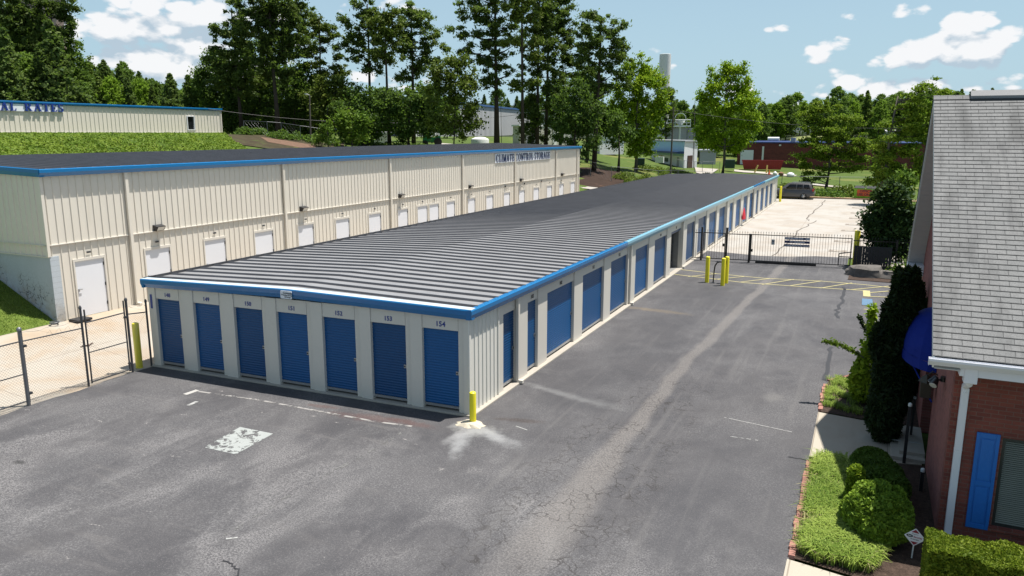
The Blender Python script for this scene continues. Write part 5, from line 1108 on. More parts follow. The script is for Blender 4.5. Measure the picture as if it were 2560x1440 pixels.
# --- shrubs near the office and gate
def shrub(name, loc, blobs, mat, leaf, per, label, cat='shrub', group=None, zs=.9, asp=1.3, bias=.4, stem=True, shell=.55):
    """blobs: (dx,dy,z,rx,rz) relative"""
    root = empty(name, loc, label=label, cat=cat, group=group); rr_ = random.Random(len(label))
    mb = MB()
    for i in range(3 if stem else 0): 
        bl = blobs[i % len(blobs)]; mb.tube([(rr_.uniform(-.06, .06), rr_.uniform(-.06, .06), -.02), (bl[0] * .6, bl[1] * .6, max(.1, bl[2] * .7))], [.022, .012], 5)
    if mb.v: mb.build('stem', MT['barkgrey'], root)
    P_ = []
    for dx, dy, z, rx, rz in blobs:
        n = int(per * rx * max(rx, rz) * 12); d = rng.normal(size=(n, 3)); d /= np.linalg.norm(d, axis=1)[:, None]; r_ = (shell + (1 - shell) * rng.random(n)); p = d * r_[:, None] * np.array([rx, rx, rz]) + np.array([dx, dy, z]); P_.append(p)
    P_ = np.concatenate(P_); P_[:, 2] = np.maximum(P_[:, 2], .03)
    quads_mesh('foliage', P_, leaf * (.6 + .8 * rng.random(len(P_))), asp, np.array([0, 0, bias]), LM[mat], root)
    return root

# ================================================================== OFFICE
WX, WY = 1.66, 14.85; OXR = 14.0; OZ = 3.52; RZ = 8.08; YE, YR, YB = 14.35, 21.25, 25.4; OX0 = 1.238
O = empty('office_building', (0, 0, 0), label='red brick office with weathered grey shingle roof at the right edge', cat='building')
def brickmat(name, c1, c2, mort, sc_=1.0, swap='x', bw=.215, rh=.075, var=.25, fine=.1):
    m = bpy.data.materials.new(name); m.use_nodes = True; t = m.node_tree; b = t.nodes['Principled BSDF']; g = N(t, 'ShaderNodeNewGeometry'); sp = N(t, 'ShaderNodeSeparateXYZ'); L(t, g.outputs['Position'], sp.inputs[0])
    cb = N(t, 'ShaderNodeCombineXYZ'); L(t, sp.outputs[0 if swap == 'x' else 1], cb.inputs[0]); L(t, sp.outputs[2], cb.inputs[1])
    br = N(t, 'ShaderNodeTexBrick'); L(t, cb.outputs[0], br.inputs['Vector']); br.inputs['Scale'].default_value = 1; br.inputs['Brick Width'].default_value = bw; br.inputs['Row Height'].default_value = rh; br.inputs['Mortar Size'].default_value = .007; br.inputs['Mortar Smooth'].default_value = .3; br.inputs['Bias'].default_value = -.1
    br.inputs['Color1'].default_value = (*c1, 1); br.inputs['Color2'].default_value = (*c2, 1); br.inputs['Mortar'].default_value = (*mort, 1)
    n = NOISE(t, g.outputs['Position'], 1.5, 5, .65); f = M(t, 'ADD', M(t, 'MULTIPLY', M(t, 'SUBTRACT', n, .5), var * 2.4), 1)
    f = M(t, 'ADD', f, M(t, 'MULTIPLY', M(t, 'SUBTRACT', NOISE(t, g.outputs['Position'], 26, 2), .5), fine * 2.4))
    vm = N(t, 'ShaderNodeVectorMath', operation='SCALE'); L(t, br.outputs['Color'], vm.inputs[0]); L(t, f, vm.inputs['Scale']); L(t, vm.outputs[0], b.inputs['Base Color']); b.inputs['Roughness'].default_value = .88
    bp = N(t, 'ShaderNodeBump'); bp.inputs['Strength'].default_value = .6; bp.inputs['Distance'].default_value = .006; L(t, br.outputs['Fac'], bp.inputs['Height']); bp.invert = True; L(t, bp.outputs[0], b.inputs['Normal']); return m
bk = brickmat('red brick', (.205, .055, .038), (.135, .035, .026), (.165, .09, .07))
bks = brickmat('red brick side', (.26, .085, .070), (.19, .062, .052), (.24, .13, .11), swap='y')
mb = MB()
wx0, wx1, wz0, wz1 = 2.48, 3.75, .42, 2.07
# front wall round the window opening
mb.box(WX, wx0, WY, WY + .25, -.05, OZ - .12); mb.box(wx1, OXR, WY, WY + .25, -.05, OZ - .12); mb.box(wx0, wx1, WY, WY + .25, -.05, wz0); mb.box(wx0, wx1, WY, WY + .25, wz1, OZ - .12)
mb.build('wall', bk, O)
mb = MB(); zf = lambda y: OZ - .18 + (RZ - OZ) * (y - YE) / (YR - YE) if y < YR else RZ - .18 - (RZ - OZ) * (y - YR) / (YB - YR)
# gable end wall with a recessed entry under the awning
yy = [WY, 18.2, 20.9, YR, 25.05]
def gab(ya, yb, z0): mb.hexa([(WX, ya, z0), (WX + .24, ya, z0), (WX + .24, yb, z0), (WX, yb, z0)], [(WX, ya, zf(ya) - .03), (WX + .24, ya, zf(ya) - .03), (WX + .24, yb, zf(yb) - .03), (WX, yb, zf(yb) - .03)])
gab(WY + .252, 18.2, -.05); gab(18.2, 20.5, 2.35); gab(20.5, YR, -.05); gab(YR, 25.05, -.05)
mb.box(WX + .24, OXR, 24.8, 25.05, -.05, OZ - .2)
mb.build('gable_wall', bks, O)
mb = MB(); mb.box(WX + .5, WX + .56, 18.3, 20.4, 0.02, 2.3); dr = mb.build('door', MT['white'], O); mb = MB(); mb.box(WX + .49, WX + .4995, 18.55, 20.15, .5, 2.1); mb.build('door_glass', MT['glass'], dr)
# roof slabs
def shingle_mat():
    m = bpy.data.materials.new('weathered shingles'); m.use_nodes = True; t = m.node_tree; b = t.nodes['Principled BSDF']; g = N(t, 'ShaderNodeNewGeometry'); P_ = g.outputs['Position']; sp = N(t, 'ShaderNodeSeparateXYZ'); L(t, P_, sp.inputs[0])
    sl = math.hypot(YR - YE, RZ - OZ) / (YR - YE)
    cb = N(t, 'ShaderNodeCombineXYZ'); L(t, sp.outputs[0], cb.inputs[0]); L(t, M(t, 'MULTIPLY', M(t, 'SUBTRACT', sp.outputs[1], YE), sl), cb.inputs[1])
    br = N(t, 'ShaderNodeTexBrick'); L(t, cb.outputs[0], br.inputs['Vector']); br.inputs['Scale'].default_value = 1; br.inputs['Brick Width'].default_value = .305; br.inputs['Row Height'].default_value = .142; br.inputs['Mortar Size'].default_value = .005; br.inputs['Mortar Smooth'].default_value = .1; br.inputs['Bias'].default_value = 0
    br.inputs['Color1'].default_value = (.205, .205, .202, 1); br.inputs['Color2'].default_value = (.180, .182, .18, 1); br.inputs['Mortar'].default_value = (.075, .075, .075, 1)
    c = br.outputs['Color']
    mp = N(t, 'ShaderNodeMapping'); L(t, P_, mp.inputs[0]); mp.inputs['Scale'].default_value = (1.0, .28, .28)
    st = RAMP(t, NOISE(t, mp.outputs[0], 1.9, 5, .6), .47, .70)
    c = MIX(t, M(t, 'MULTIPLY', st, .48), c, (.062, .062, .061))
    mp2 = N(t, 'ShaderNodeMapping'); L(t, P_, mp2.inputs[0]); mp2.inputs['Scale'].default_value = (6, .8, .8)
    c = MIX(t, M(t, 'MULTIPLY', RAMP(t, NOISE(t, mp2.outputs[0], 1.2, 4), .5, .8), .35), c, (.07,.07,.07))
    c = MIX(t, M(t, 'MULTIPLY', RAMP(t, NOISE(t, P_, 55, 2, .7), .42, .62), .40), c, (.075,.075,.075))
    L(t, c, b.inputs['Base Color']); b.inputs['Roughness'].default_value = .95; b.inputs['Specular IOR Level'].default_value = .15
    bp = N(t, 'ShaderNodeBump'); bp.inputs['Strength'].default_value = .8; bp.inputs['Distance'].default_value = .01; L(t, br.outputs['Fac'], bp.inputs['Height']); bp.invert = True; L(t, bp.outputs[0], b.inputs['Normal']); return m
shm = shingle_mat(); mb = MB()
# near slope built as real overlapping courses
sl = math.hypot(YR - YE, RZ - OZ); nrow = int(sl / .142); dy_, dz_ = (YR - YE) / sl, (RZ - OZ) / sl; nv = Vector((0, -dz_, dy_))
for i in range(nrow + 1):
    s0 = i * .142; s1 = min(sl, s0 + .150)
    a = Vector((0, YE + dy_ * s0, OZ + dz_ * s0)) + nv * .012; c_ = Vector((0, YE + dy_ * s1, OZ + dz_ * s1)) + nv * .002; lo = a - nv * .012
    mb.add([(OX0, a.y, a.z), (OXR, a.y, a.z), (OXR, c_.y, c_.z), (OX0, c_.y, c_.z), (OX0, lo.y, lo.z), (OXR, lo.y, lo.z)], [(0, 1, 2, 3), (4, 5, 1, 0)])
sb = math.hypot(YB - YR, RZ - OZ)
mb.add([(OX0, YR, RZ), (OXR, YR, RZ), (OXR, YB, OZ), (OX0, YB, OZ)], [(0, 1, 2, 3)])
mb.build('roof', shm, O)
mb = MB(); th = .10
for (ya, za, yb, zb) in ((YE, OZ, YR, RZ), (YR, RZ, YB, OZ)):   # deck and rake board
    mb.add([(OX0 + .01, ya, za - th), (OXR, ya, za - th), (OXR, yb, zb - th), (OX0 + .01, yb, zb - th)], [(3, 2, 1, 0)])
mb.build('roof_deck', MT['white'], O)
mb = MB()
for (ya, za, yb, zb) in ((YE, OZ, YR, RZ), (YR, RZ, YB, OZ)):
    mb.prism([(0, -.005), (0, -.20), (.03, -.20), (.03, -.005)], (OX0 + .005, ya, za), (OX0 + .005, yb, zb), (1, 0, 0), (0, 0, 1))
mb.build('rake_board', MT['offwhite'], O)
mb = MB()   # dark drip edge
mb.prism([(-.012, .016), (-.012, -.035), (0, -.035), (0, .016)], (OX0 + .003, YR, RZ), (OX0 + .003, YB, OZ), (1, 0, 0), (0, 0, 1)); mb.build('drip_edge', MT['black'], O)
# soffit panels below both rakes, and the boxed return at the far eave
sof = pm('soffit panels', (.46, .45, .44), .6, 0, .05, 2); mb = MB()
nst = 30
for i in range(nst):
    for (ya, za, yb, zb) in ((YR + (YB - YR) * i / nst, RZ - (RZ - OZ) * i / nst, YR + (YB - YR) * (i + .93) / nst, RZ - (RZ - OZ) * (i + .93) / nst), (YE + (YR - YE) * i / nst, OZ + (RZ - OZ) * i / nst, YE + (YR - YE) * (i + .93) / nst, OZ + (RZ - OZ) * (i + .93) / nst)):
        mb.hexa([(OX0 + .04, ya, za - .215), (WX + .01, ya, za - .215), (WX + .01, yb, zb - .215), (OX0 + .04, yb, zb - .215)], [(OX0 + .04, ya, za - .20), (WX + .01, ya, za - .20), (WX + .01, yb, zb - .20), (OX0 + .04, yb, zb - .20)])
mb.build('soffit', sof, O)
mb = MB(); mb.box(OX0 + .0, WX - .002, 24.75, YB + .04, OZ - .36, OZ - .04); mb.build('eave_return', MT['white'], O, bevel=.01)
# ridge vent
mb = MB(); mb.prism([(-.16, -.10), (0, .03), (.12, -.10), (.12, -.03), (0, .10), (-.16, -.03)], (OX0 + .75, YR, RZ + .03), (OXR, YR, RZ + .03), (0, 1, 0), (0, 0, 1)); mb.build('ridge_vent', pm('ridge vent cap', (.22, .22, .22), .9, 0, .1, 5, fine=.2), O)
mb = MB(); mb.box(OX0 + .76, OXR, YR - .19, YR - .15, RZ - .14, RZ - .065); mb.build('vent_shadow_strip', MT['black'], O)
mb = MB(); mb.prism([(-.15, -.085), (0, .018), (.12, -.11), (0, .0)], (OX0 - .01, YR, RZ + .01), (OX0 + .75, YR, RZ + .01), (0, 1, 0), (0, 0, 1)); mb.build('ridge_cap', shm, O)
# gutter with open trough along the near eave
mb = MB(); g0 = YE - .005
prof = [(0, 0), (0, -.12), (-.07, -.12), (-.13, -.04), (-.13, .0), (-.115, .0), (-.115, -.035), (-.065, -.10), (-.012, -.10), (-.012, 0)]
mb.prism(prof, (OX0 - .06, g0, OZ - .02), (OXR, g0, OZ - .02), (0, 1, 0), (0, 0, 1)); mb.box(OX0 - .062, OX0 - .058, g0 - .13, g0, OZ - .14, OZ - .02)
mb.build('gutter', MT['white'], O)
mb = MB(); mb.box(WX + .0, OXR, YE + .02, WY - .01, OZ - .30, OZ - .13); mb.build('frieze', MT['white'], O)
mb = MB(); dx = 1.83
mb.box(dx - .10, dx + .10, WY - .50, WY - .28, OZ - .42, OZ - .14)
mb.tube([(dx, WY - .40, OZ - .36), (dx, WY - .36, OZ - .46), (dx - .01, WY - .07, OZ - .58), (dx - .01, WY - .055, OZ - .7)], .062, 8)
mb.box(dx - .065, dx + .055, WY - .10, WY - .01, .06, OZ - .62); mb.box(dx - .068, dx + .058, WY - .103, WY - .01, 1.75, 1.79); mb.box(dx - .065, dx + .055, WY - .30, WY - .10, .05, .14)
mb.build('downspout', MT['white'], O, bevel=.012)
# window
mb = MB(); mb.box(wx0, wx1, WY + .10, WY + .11, wz0, wz1); wn = mb.build('window', MT['glass'], O)
mb = MB()
for i in range(44): z = wz0 + .05 + i * .0365; mb.hexa([(wx0 + .05, WY + .060, z), (wx1 - .05, WY + .060, z), (wx1 - .05, WY + .085, z + .017), (wx0 + .05, WY + .085, z + .017)], [(wx0 + .05, WY + .061, z + .0015), (wx1 - .05, WY + .061, z + .0015), (wx1 - .05, WY + .086, z + .0185), (wx0 + .05, WY + .086, z + .0185)])
mb.build('blind', pm('aluminium blind', (.26, .27, .22), .5, .1, .1, 3), wn)
mb = MB()
for a in ((wx0, wx0 + .05, wz0, wz1), (wx1 - .05, wx1, wz0, wz1), (wx0 + .05, wx1 - .05, wz0, wz0 + .05), (wx0 + .05, wx1 - .05, wz1 - .05, wz1)): mb.box(a[0], a[1], WY + .03, WY + .14, a[2], a[3])
mb.build('window_frame', pm('bronze frame', (.035, .04, .038), .4, .2, .1), wn)
mb = MB(); mb.box(wx0 - .05, wx1 + .05, WY - .045, WY + .05, wz0 - .085, wz0 - .003); mb.build('window_sill', bk, wn)
# shutter: stile-and-rail panel shutter
mb = MB(); s0, s1, z0, z1 = 2.085, 2.435, .33, 2.12; yb = WY - .002
mb.box(s0, s1, yb - .022, yb, z0, z1)
for a in ((s0, s0 + .055, z0, z1), (s1 - .055, s1, z0, z1), (s0 + .055, s1 - .055, z0, z0 + .09), (s0 + .055, s1 - .055, z1 - .09, z1), (s0 + .055, s1 - .055, 1.14, 1.23)): mb.box(a[0], a[1], yb - .036, yb - .0225, a[2], a[3])
for za, zb in ((z0 + .11, 1.12), (1.25, z1 - .11)): mb.box(s0 + .08, s1 - .08, yb - .032, yb - .0225, za, zb)
mb.build('shutter', MT['shutter'], O, bevel=.006)
# awning: ribbed quarter dome over the side entry
mb = MB(); yc, zc0, ry_, rz_, rx_ = 19.4, 2.42, 1.4, .90, .64; nu, nvv = 12, 9; vs = []
for i in range(nu + 1):
    a = math.pi * i / nu
    for j in range(nvv + 1):
        bb = math.pi / 2 * j / nvv; rb = 1.0 - (.018 if i % 2 else 0)
        vs.append((WX - .01 - rx_ * math.sin(a) * math.cos(bb) * rb, yc - ry_ * math.cos(a) * math.cos(bb) * rb, zc0 + rz_ * math.sin(bb)))
mb.add(vs, [(i * (nvv + 1) + j, (i + 1) * (nvv + 1) + j, (i + 1) * (nvv + 1) + j + 1, i * (nvv + 1) + j + 1) for i in range(nu) for j in range(nvv)])
vs = []   # valance
for i in range(nu + 1):
    a = math.pi * i / nu
    for z in (zc0, zc0 - .22): vs.append((WX - .01 - rx_ * math.sin(a), yc - ry_ * math.cos(a), z))
mb.add(vs, [(2 * i, 2 * i + 1, 2 * i + 3, 2 * i + 2) for i in range(nu)])
aw = mb.build('awning', MT['awning'], O)
for ya in (yc - 1.4, yc + 1.4): mb = MB(); mb.tube([(WX - .45, ya * .6 + yc * .4, zc0 - .2), (WX - .03, ya, .95 + .6)], .018, 6); mb.build('awning_bracket', MT['awning'], aw)
# floodlights and the carriage lantern
def flood(y, z, nm):
    mb = MB(); mb.lathe((WX - .03, y, z), [(.055, -.05), (.055, .05)], 12); mb.tube([(WX - .03, y, z), (WX - .16, y - .02, z - .04)], .02, 6)
    fl_ = []
    for s in (-1, 1):
        c = Vector((WX - .17, y + s * .09, z - .04)); d = Vector((-.45, s * .35 - .45, -.75)).normalized(); mb.tube([c - d * .06, c + d * .02, c + d * .10], [.045, .06, .085], 14)
    o = mb.build(nm, MT['black'], O, smooth=True)
    mb = MB()
    for s in (-1, 1):
        c = Vector((WX - .17, y + s * .09, z - .04)); d = Vector((-.45, s * .35 - .45, -.75)).normalized(); mb.tube([c + d * .1005, c + d * .108], [.072, .066], 14)
    mb.build('lens', MT['lens'], o)
flood(16.3, 2.58, 'floodlight'); flood(25.0 - .3, 2.85, 'floodlight')
mb = MB(); y0 = 17.7; mb.box(WX - .30, WX - .10, y0 - .1, y0 + .1, 1.75, 2.08); mb.lathe((WX - .2, y0, 2.08), [(.16, 0), (.09, .10), (.02, .16)], 4); mb.tube([(WX - .2, y0, 2.2), (WX - .1, y0, 2.32), (WX, y0, 2.25)], .014, 6); mb.build('lantern', pm('bronze lantern', (.05, .042, .03), .5, .4, .2, 12), O)
# entry steps with white nosings in the shade of the eave
mb = MB(); mb.box(.98, WX - .002, 18.25, 20.35, .024, .10); mb.box(1.15, WX - .002, 18.45, 20.2, .10, .18); st_ = mb.build('entry_step', MT['concrete'], O)
mb = MB(); 
for (xa, xb, y) in ((1.0, 1.22, 20.05), (1.36, 1.60, 20.05), (1.0, 1.2, 19.05), (1.36, 1.62, 19.05)): mb.box(xa, xb, y, y + .06, .181, .186)
mb.build('nosing', MT['whiteline'], st_)
for (x, y, h) in ((1.0, 15.9, 2.1), ):
    pass
P1 = empty('post_lamp', (1.24, 18.15, 0), label='dark slim post lamp with pale cap beside the entry walk', cat='post lamp', group='post lamps by the office entry')
mb = MB(); mb.box(-.032, .032, -.032, .032, 0, 1.35); mb.build('post', [MT['blackmat'], MT['offwhite']], P1); mb = MB(); mb.lathe((0, 0, 1.35), [(.04, 0), (.042, .05), (.03, .07), (.01, .08)], 12); mb.build('cap', MT['offwhite'], P1)
P2 = copy_tree(P1); P2.location = (1.42, 19.6, 0); P2.scale = (.8, .8, .8); P2['label'] = 'second slim post lamp, tucked beside the office wall past the first'
P3 = copy_tree(P1); P3.location = (1.50, 16.75, -.9); P3['label'] = 'low pale capped path lamp at the foot of the office side wall'

# ================================================================== SHRUBS, HEDGE, GRASS
yp = random.Random(4)
plumes = [(.12 * (z / 4) + (.40 - .06 * z) * math.cos(a), .05 * z + (.40 - .06 * z) * math.sin(a), z, .085, .30) for z, a in [(yp.uniform(.4, 3.9), yp.uniform(0, 6.28)) for _ in range(90)]]
shrub('yew_shrub', (.84, 19.35, .03), plumes + [(0, 0, .5, .36, .6), (.02, 0, 1.1, .40, .6), (.0, .05, 1.7, .38, .6), (.05, .05, 2.3, .35, .55), (.1, .1, 2.85, .30, .5), (.2, .15, 3.3, .24, .42), (.22, .2, 3.75, .22, .38), (-.12, .05, 3.05, .22, .4), (-.32, 0, 2.4, .18, .5), (.36, .0, 2.2, .2, .5), (.3, .1, 4.0, .10, .22), (.05, .1, 3.55, .10, .3)], 'yew', .075, 900, 'tall dark columnar yew between the sidewalk and the blue awning', asp=2.4, bias=.0, shell=.75)
shrub('yew_shrub', (1.25, 22.3, .03), [(0, 0, .7, .4, .8), (0, 0, 1.7, .42, .7), (-.05, 0, 2.5, .34, .6), (.12, .1, 3.0, .22, .5), (-.15, 0, 3.2, .16, .45), (.3, 0, 2.5, .2, .5)], 'yew', .08, 800, 'second dark yew standing behind the tall one', asp=2.4, bias=0., shell=.75)
shrub('round_shrub', (.56, 17.15, .03), [(0, 0, .28, .42, .32), (.1, -.1, .34, .3, .24)], 'box', .045, 3200, 'clipped round dark green shrub nearest the sidewalk', group='clipped shrubs along the office wall', shell=.86)
shrub('round_shrub', (.68, 16.4, .03), [(0, 0, .34, .50, .36), (-.1, .1, .42, .3, .26)], 'box', .045, 3200, 'clipped round green shrub, second from the sidewalk', group='clipped shrubs along the office wall', shell=.86)
shrub('round_shrub', (.74, 15.7, .03), [(0, 0, .40, .52, .38), (.12, .0, .5, .3, .26)], 'box', .045, 3200, 'clipped green shrub, third from the sidewalk, half in shade', group='clipped shrubs along the office wall', shell=.86)
shrub('glossy_shrub', (.58, 14.35, .03), [(-.05, -.05, .46, .46, .46), (.28, .1, .44, .38, .42), (-.1, .2, .74, .26, .20), (.1, -.30, .32, .38, .30), (-.27, -.15, .66, .20, .2), (.22, -.12, .74, .24, .20), (-.36, .15, .36, .20, .28), (.42, -.25, .4, .22, .28), (.08, .1, .90, .18, .14), (-.12, -.1, .92, .12, .12), (.35, .2, .8, .14, .14)], 'gloss', .062, 2600, 'large glossy leaved shrub, half sunlit, above the long grass', shell=.82, asp=1.5)
shrub('small_shrub', (.26, 15.35, .03), [(0, 0, .45, .17, .4), (0, 0, .72, .16, .2), (.02, 0, .25, .22, .22)], 'chart', .05, 2400, 'small pointed yellow green shrub beside the glossy shrub', shell=.8)
shrub('leafy_shrub', (.36, 22.0, .03), [(0, 0, .5, .42, .5), (.05, .1, 1.0, .34, .42), (.12, 0, 1.45, .25, .3), (-.1, -.1, .8, .3, .3)], 'chart', .10, 560, 'yellow green leafy shrub on the left of the tall yew', shell=.7)
shrub('leafy_shrub', (.42, 24.3, .03), [(0, 0, .9, .28, .5), (.05, 0, 1.5, .24, .4), (.0, 0, 2.0, .18, .35)], 'bright', .10, 260, 'open light green shrub behind the yellow green one', shell=.3)
mb = MB(); tw = empty('arching_branch', (.3, 21.9, 1.3), label='long arching leafy branch reaching out over the lane from the shrub', cat='branch')
p0 = Vector((0, 0, 0)); p1 = gy(2058, 853, 21.7) - Vector((.3, 21.9, 1.3)); pts = bez(p0, p1, .10, 8); mb.tube(pts, [.014 - .0012 * i for i in range(9)], 5); o = mb.build('stem', MT['barkgrey'], tw)
Pp = np.concatenate([np.array(pts[i].lerp(pts[i + 1], t))[None] + rng.normal(size=(5, 3)) * .035 for i in range(1, 8) for t in np.linspace(0, 1, 9)]); quads_mesh('leaves', Pp, .06 * (.6 + .8 * rng.random(len(Pp))), 1.8, np.array([0, 0, .4]), LM['gloss'], tw)
tw2 = empty('arching_branch', (.25, 22.6, 1.9), label='thin upright sprig rising left of the yew', cat='branch'); pts = bez((0, 0, 0), gy(2148, 790, 22.5) - Vector((.25, 22.6, 1.9)), .02, 6); mb = MB(); mb.tube(pts, .008, 5); mb.build('stem', MT['barkgrey'], tw2)
Pp = np.concatenate([np.array(pts[i].lerp(pts[i + 1], t))[None] + rng.normal(size=(4, 3)) * .03 for i in range(0, 6) for t in np.linspace(0, 1, 6)]); quads_mesh('leaves', Pp, .06 * (.6 + .8 * rng.random(len(Pp))), 1.8, np.array([0, 0, .4]), LM['yew'], tw2)
# hedge: rounded box of clipped leaves
def hedge(x0, x1, y0, y1, h, label):
    root = empty('hedge', (x0, y0, 0), label=label, cat='hedge'); n = 46000; r_ = rng.random((n, 3)); f_ = rng.random(n); P_ = np.empty((n, 3))
    P_[:, 0] = r_[:, 0] * (x1 - x0); P_[:, 1] = r_[:, 1] * (y1 - y0); P_[:, 2] = r_[:, 2] * h
    top = f_ < .42; fr = (f_ >= .42) & (f_ < .80); lf = (f_ >= .80) & (f_ < .90); bk_ = f_ >= .90
    j = np.abs(rng.normal(size=n)) * .035
    P_[top, 2] = h - j[top]; P_[fr, 1] = j[fr]; P_[lf, 0] = j[lf]; P_[bk_, 1] = (y1 - y0) - j[bk_]
    P_[:, 2] += .03 * np.sin(P_[:, 0] * 5 + P_[:, 1] * 3) + .02 * np.sin(P_[:, 0] * 13); P_[:, 1] += .025 * np.sin(P_[:, 0] * 7 + P_[:, 2] * 5)
    quads_mesh('foliage', P_, .042 * (.6 + .8 * rng.random(n)), 1.25, np.array([0, 0, .5]), LM['hedge'], root)
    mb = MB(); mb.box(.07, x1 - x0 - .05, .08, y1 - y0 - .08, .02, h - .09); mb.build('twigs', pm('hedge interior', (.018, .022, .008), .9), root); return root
hedge(1.30, 4.2, 12.30, 13.05, 1.0, 'bright clipped yellow green hedge in the lower right corner')
# long grass in the bed: blades in arching clumps
def blades(name, pts, ln, wd, mat, label, cat='grass'):
    n = len(pts); th = rng.random(n) * 6.283; ln = ln * (.6 + .7 * rng.random(n)); le = rng.uniform(.35, 1.1, n)
    d = np.stack([np.cos(th), np.sin(th), np.zeros(n)], 1); s = np.stack([-np.sin(th), np.cos(th), np.zeros(n)], 1) * wd * .5
    up = np.array([0, 0, 1.]); A0 = pts; A1 = pts + (d * (.30 * le)[:, None] + up * .62) * ln[:, None]; A2 = pts + (d * (.85 * le)[:, None] + up * (.80 - .25 * le)[:, None]) * ln[:, None]
    V = np.stack([A0 - s, A0 + s, A1 + s, A1 - s, A2], 1).reshape(-1, 3); me = bpy.data.meshes.new(name); me.vertices.add(5 * n); me.vertices.foreach_set('co', V.astype(np.float32).ravel())
    li = (np.arange(n)[:, None] * 5 + np.array([0, 1, 2, 3, 3, 2, 4])[None]).ravel().astype(np.int32); me.loops.add(7 * n); me.loops.foreach_set('vertex_index', li)
    me.polygons.add(2 * n); me.polygons.foreach_set('loop_start', (np.arange(n)[:, None] * 7 + np.array([0, 4])[None]).ravel().astype(np.int32)); me.update(calc_edges=True)
    return tag(link(name, me, LM[mat]), label, cat, None, 'stuff')
def clumps(n, poly, per, r):
    (xa, xb, ya, yb), f = poly; o = []
    while len(o) < n:
        x, y = R.uniform(xa, xb), R.uniform(ya, yb)
        if f(x, y):
            q = rng.normal(size=(per, 2)) * r; o.append(np.stack([x + q[:, 0], y + q[:, 1], np.full(per, .03)], 1))
    return np.concatenate(o)
edge = lambda y: .12 + .62 * smooth(16.4, 13.2, y) - .25 * smooth(13.6, 12.9, y)
P_ = clumps(640, ((-.50, .9, 13.02, 17.5), lambda x, y: x < edge(y) and mnoise.noise(Vector((x * 2, y * 2, 0))) > -.42 and (y > 13.15 or x > -.3)), 26, .045)
blades('grass', P_, .31, .014, 'grass', 'long arching green and straw coloured grass in the bed by the lane')
P_ = clumps(240, ((-.60, .9, 13.02, 17.5), lambda x, y: x < edge(y) and mnoise.noise(Vector((x * 2, y * 2, 0))) > -.55 and (y > 13.15 or x > -.3)), 9, .06)
blades('grass', P_, .26, .012, 'dry', 'dry straw coloured blades among the green bed grass')
P_ = clumps(170, ((-.60, .30, 20.95, 24.0), lambda x, y: mnoise.noise(Vector((x * 2.4, y * 2.4, 4))) > -.1), 18, .05)
blades('grass', P_, .17, .010, 'grass', 'sparse low grass in the far mulch bed')
# alarm company yard sign
sg = empty('yard_sign', (1.22, 13.82, .03), label='white and red diamond security yard sign on a stake in the mulch', cat='sign')
mb = MB(); mb.box(-.011, .011, -.004, .004, -.05, .24); mb.build('stake', MT['offwhite'], sg)
q = .165; zc = .24 + q * .97; c = zc
mb = MB(); mb.prism([(0, -q), (q, 0), (0, q), (-q, 0)], (0, -.006, c), (0, -.012, c), (1, 0, 0), (0, 0, 1)); mb.build('board', MT['signwhite'], sg)
mb = MB(); y_ = -.0135
for s in (1, -1): mb.add([(-.062, y_, c + s * (q - .082)), (.062, y_, c + s * (q - .082)), (0, y_, c + s * (q - .02))], [(0, 1, 2) if s > 0 else (2, 1, 0)])
mb.build('emblem', pm('crimson print', (.22, .01, .03), .5), sg)
mb = MB(); vs = [(-.080 + .052 * math.cos(a), y_ - .0005, c + .012 + .026 * math.sin(a)) for a in np.linspace(0, 6.283, 20)[:-1]]; mb.add(vs, [tuple(range(19))]); mb.build('emblem', MT['blackmat'], sg)
text_part('lettering', 'EMC', .030, MT['signwhite'], sg, (-.080, y_ - .002, c + .012), (1, 0, 0), (0, 0, 1), .001)
text_part('lettering', 'Security', .040, pm('crimson lettering', (.30, .012, .05), .5), sg, (.045, y_ - .002, c + .008), (1, 0, 0), (0, 0, 1), .001)
text_part('lettering', '770 963-8305', .024, MT['blackmat'], sg, (.0, y_ - .002, c - .040), (1, 0, 0), (0, 0, 1), .001)
text_part('lettering', 'PROTECTED BY', .014, MT['blackmat'], sg, (.0, y_ - .002, c + .056), (1, 0, 0), (0, 0, 1), .001)
sg.rotation_euler = (0, rad(2), rad(-6))
# juniper by the gate, and growth beyond it
def shrub_px(name, loc, D, blobs, mat, leaf, per, label, zs=1.0, asp=1.4, puff=(.28, .5), bias=.4, group=None, cat='shrub'):
    return photo_tree('s', Vector(loc), D, [(blobs[0][0], blobs[0][1])], blobs, .05, mat, bark='barkgrey', leaf=leaf, per=per, puff=puff, npuff=3.0, label=label, cat=cat, name=name, limbs=False, zs=zs, asp=asp, depth=.6, group=group)
shrub_px('juniper_shrub', (1.2, 45.9, 0), 46, [(2205, 500, 24, 20), (2235, 490, 24, 24), (2190, 535, 26, 26), (2235, 530, 34, 28), (2265, 520, 16, 26), (2195, 575, 26, 28), (2235, 575, 36, 30), (2200, 615, 24, 26), (2240, 615, 34, 26), (2225, 470, 16, 12), (2205, 640, 20, 14)], 'juniper', .15, 700, 'tall dark juniper beside the black gate enclosure', asp=1.7)
shrub_px('leafy_shrub', (2.4, 47.5, 0), 49, [(2262, 450, 20, 14), (2245, 470, 20, 14), (2275, 475, 14, 20), (2285, 510, 10, 16)], 'mid', .14, 500, 'green shrub above the juniper beneath the willow oak')
shrub_px('leafy_shrub', (2.0, 42.6, 0), 43, [(2262, 668, 22, 10), (2285, 655, 14, 10), (2250, 690, 20, 8)], 'mid', .09, 700, 'low mixed shrub in the mulch behind the rocks')
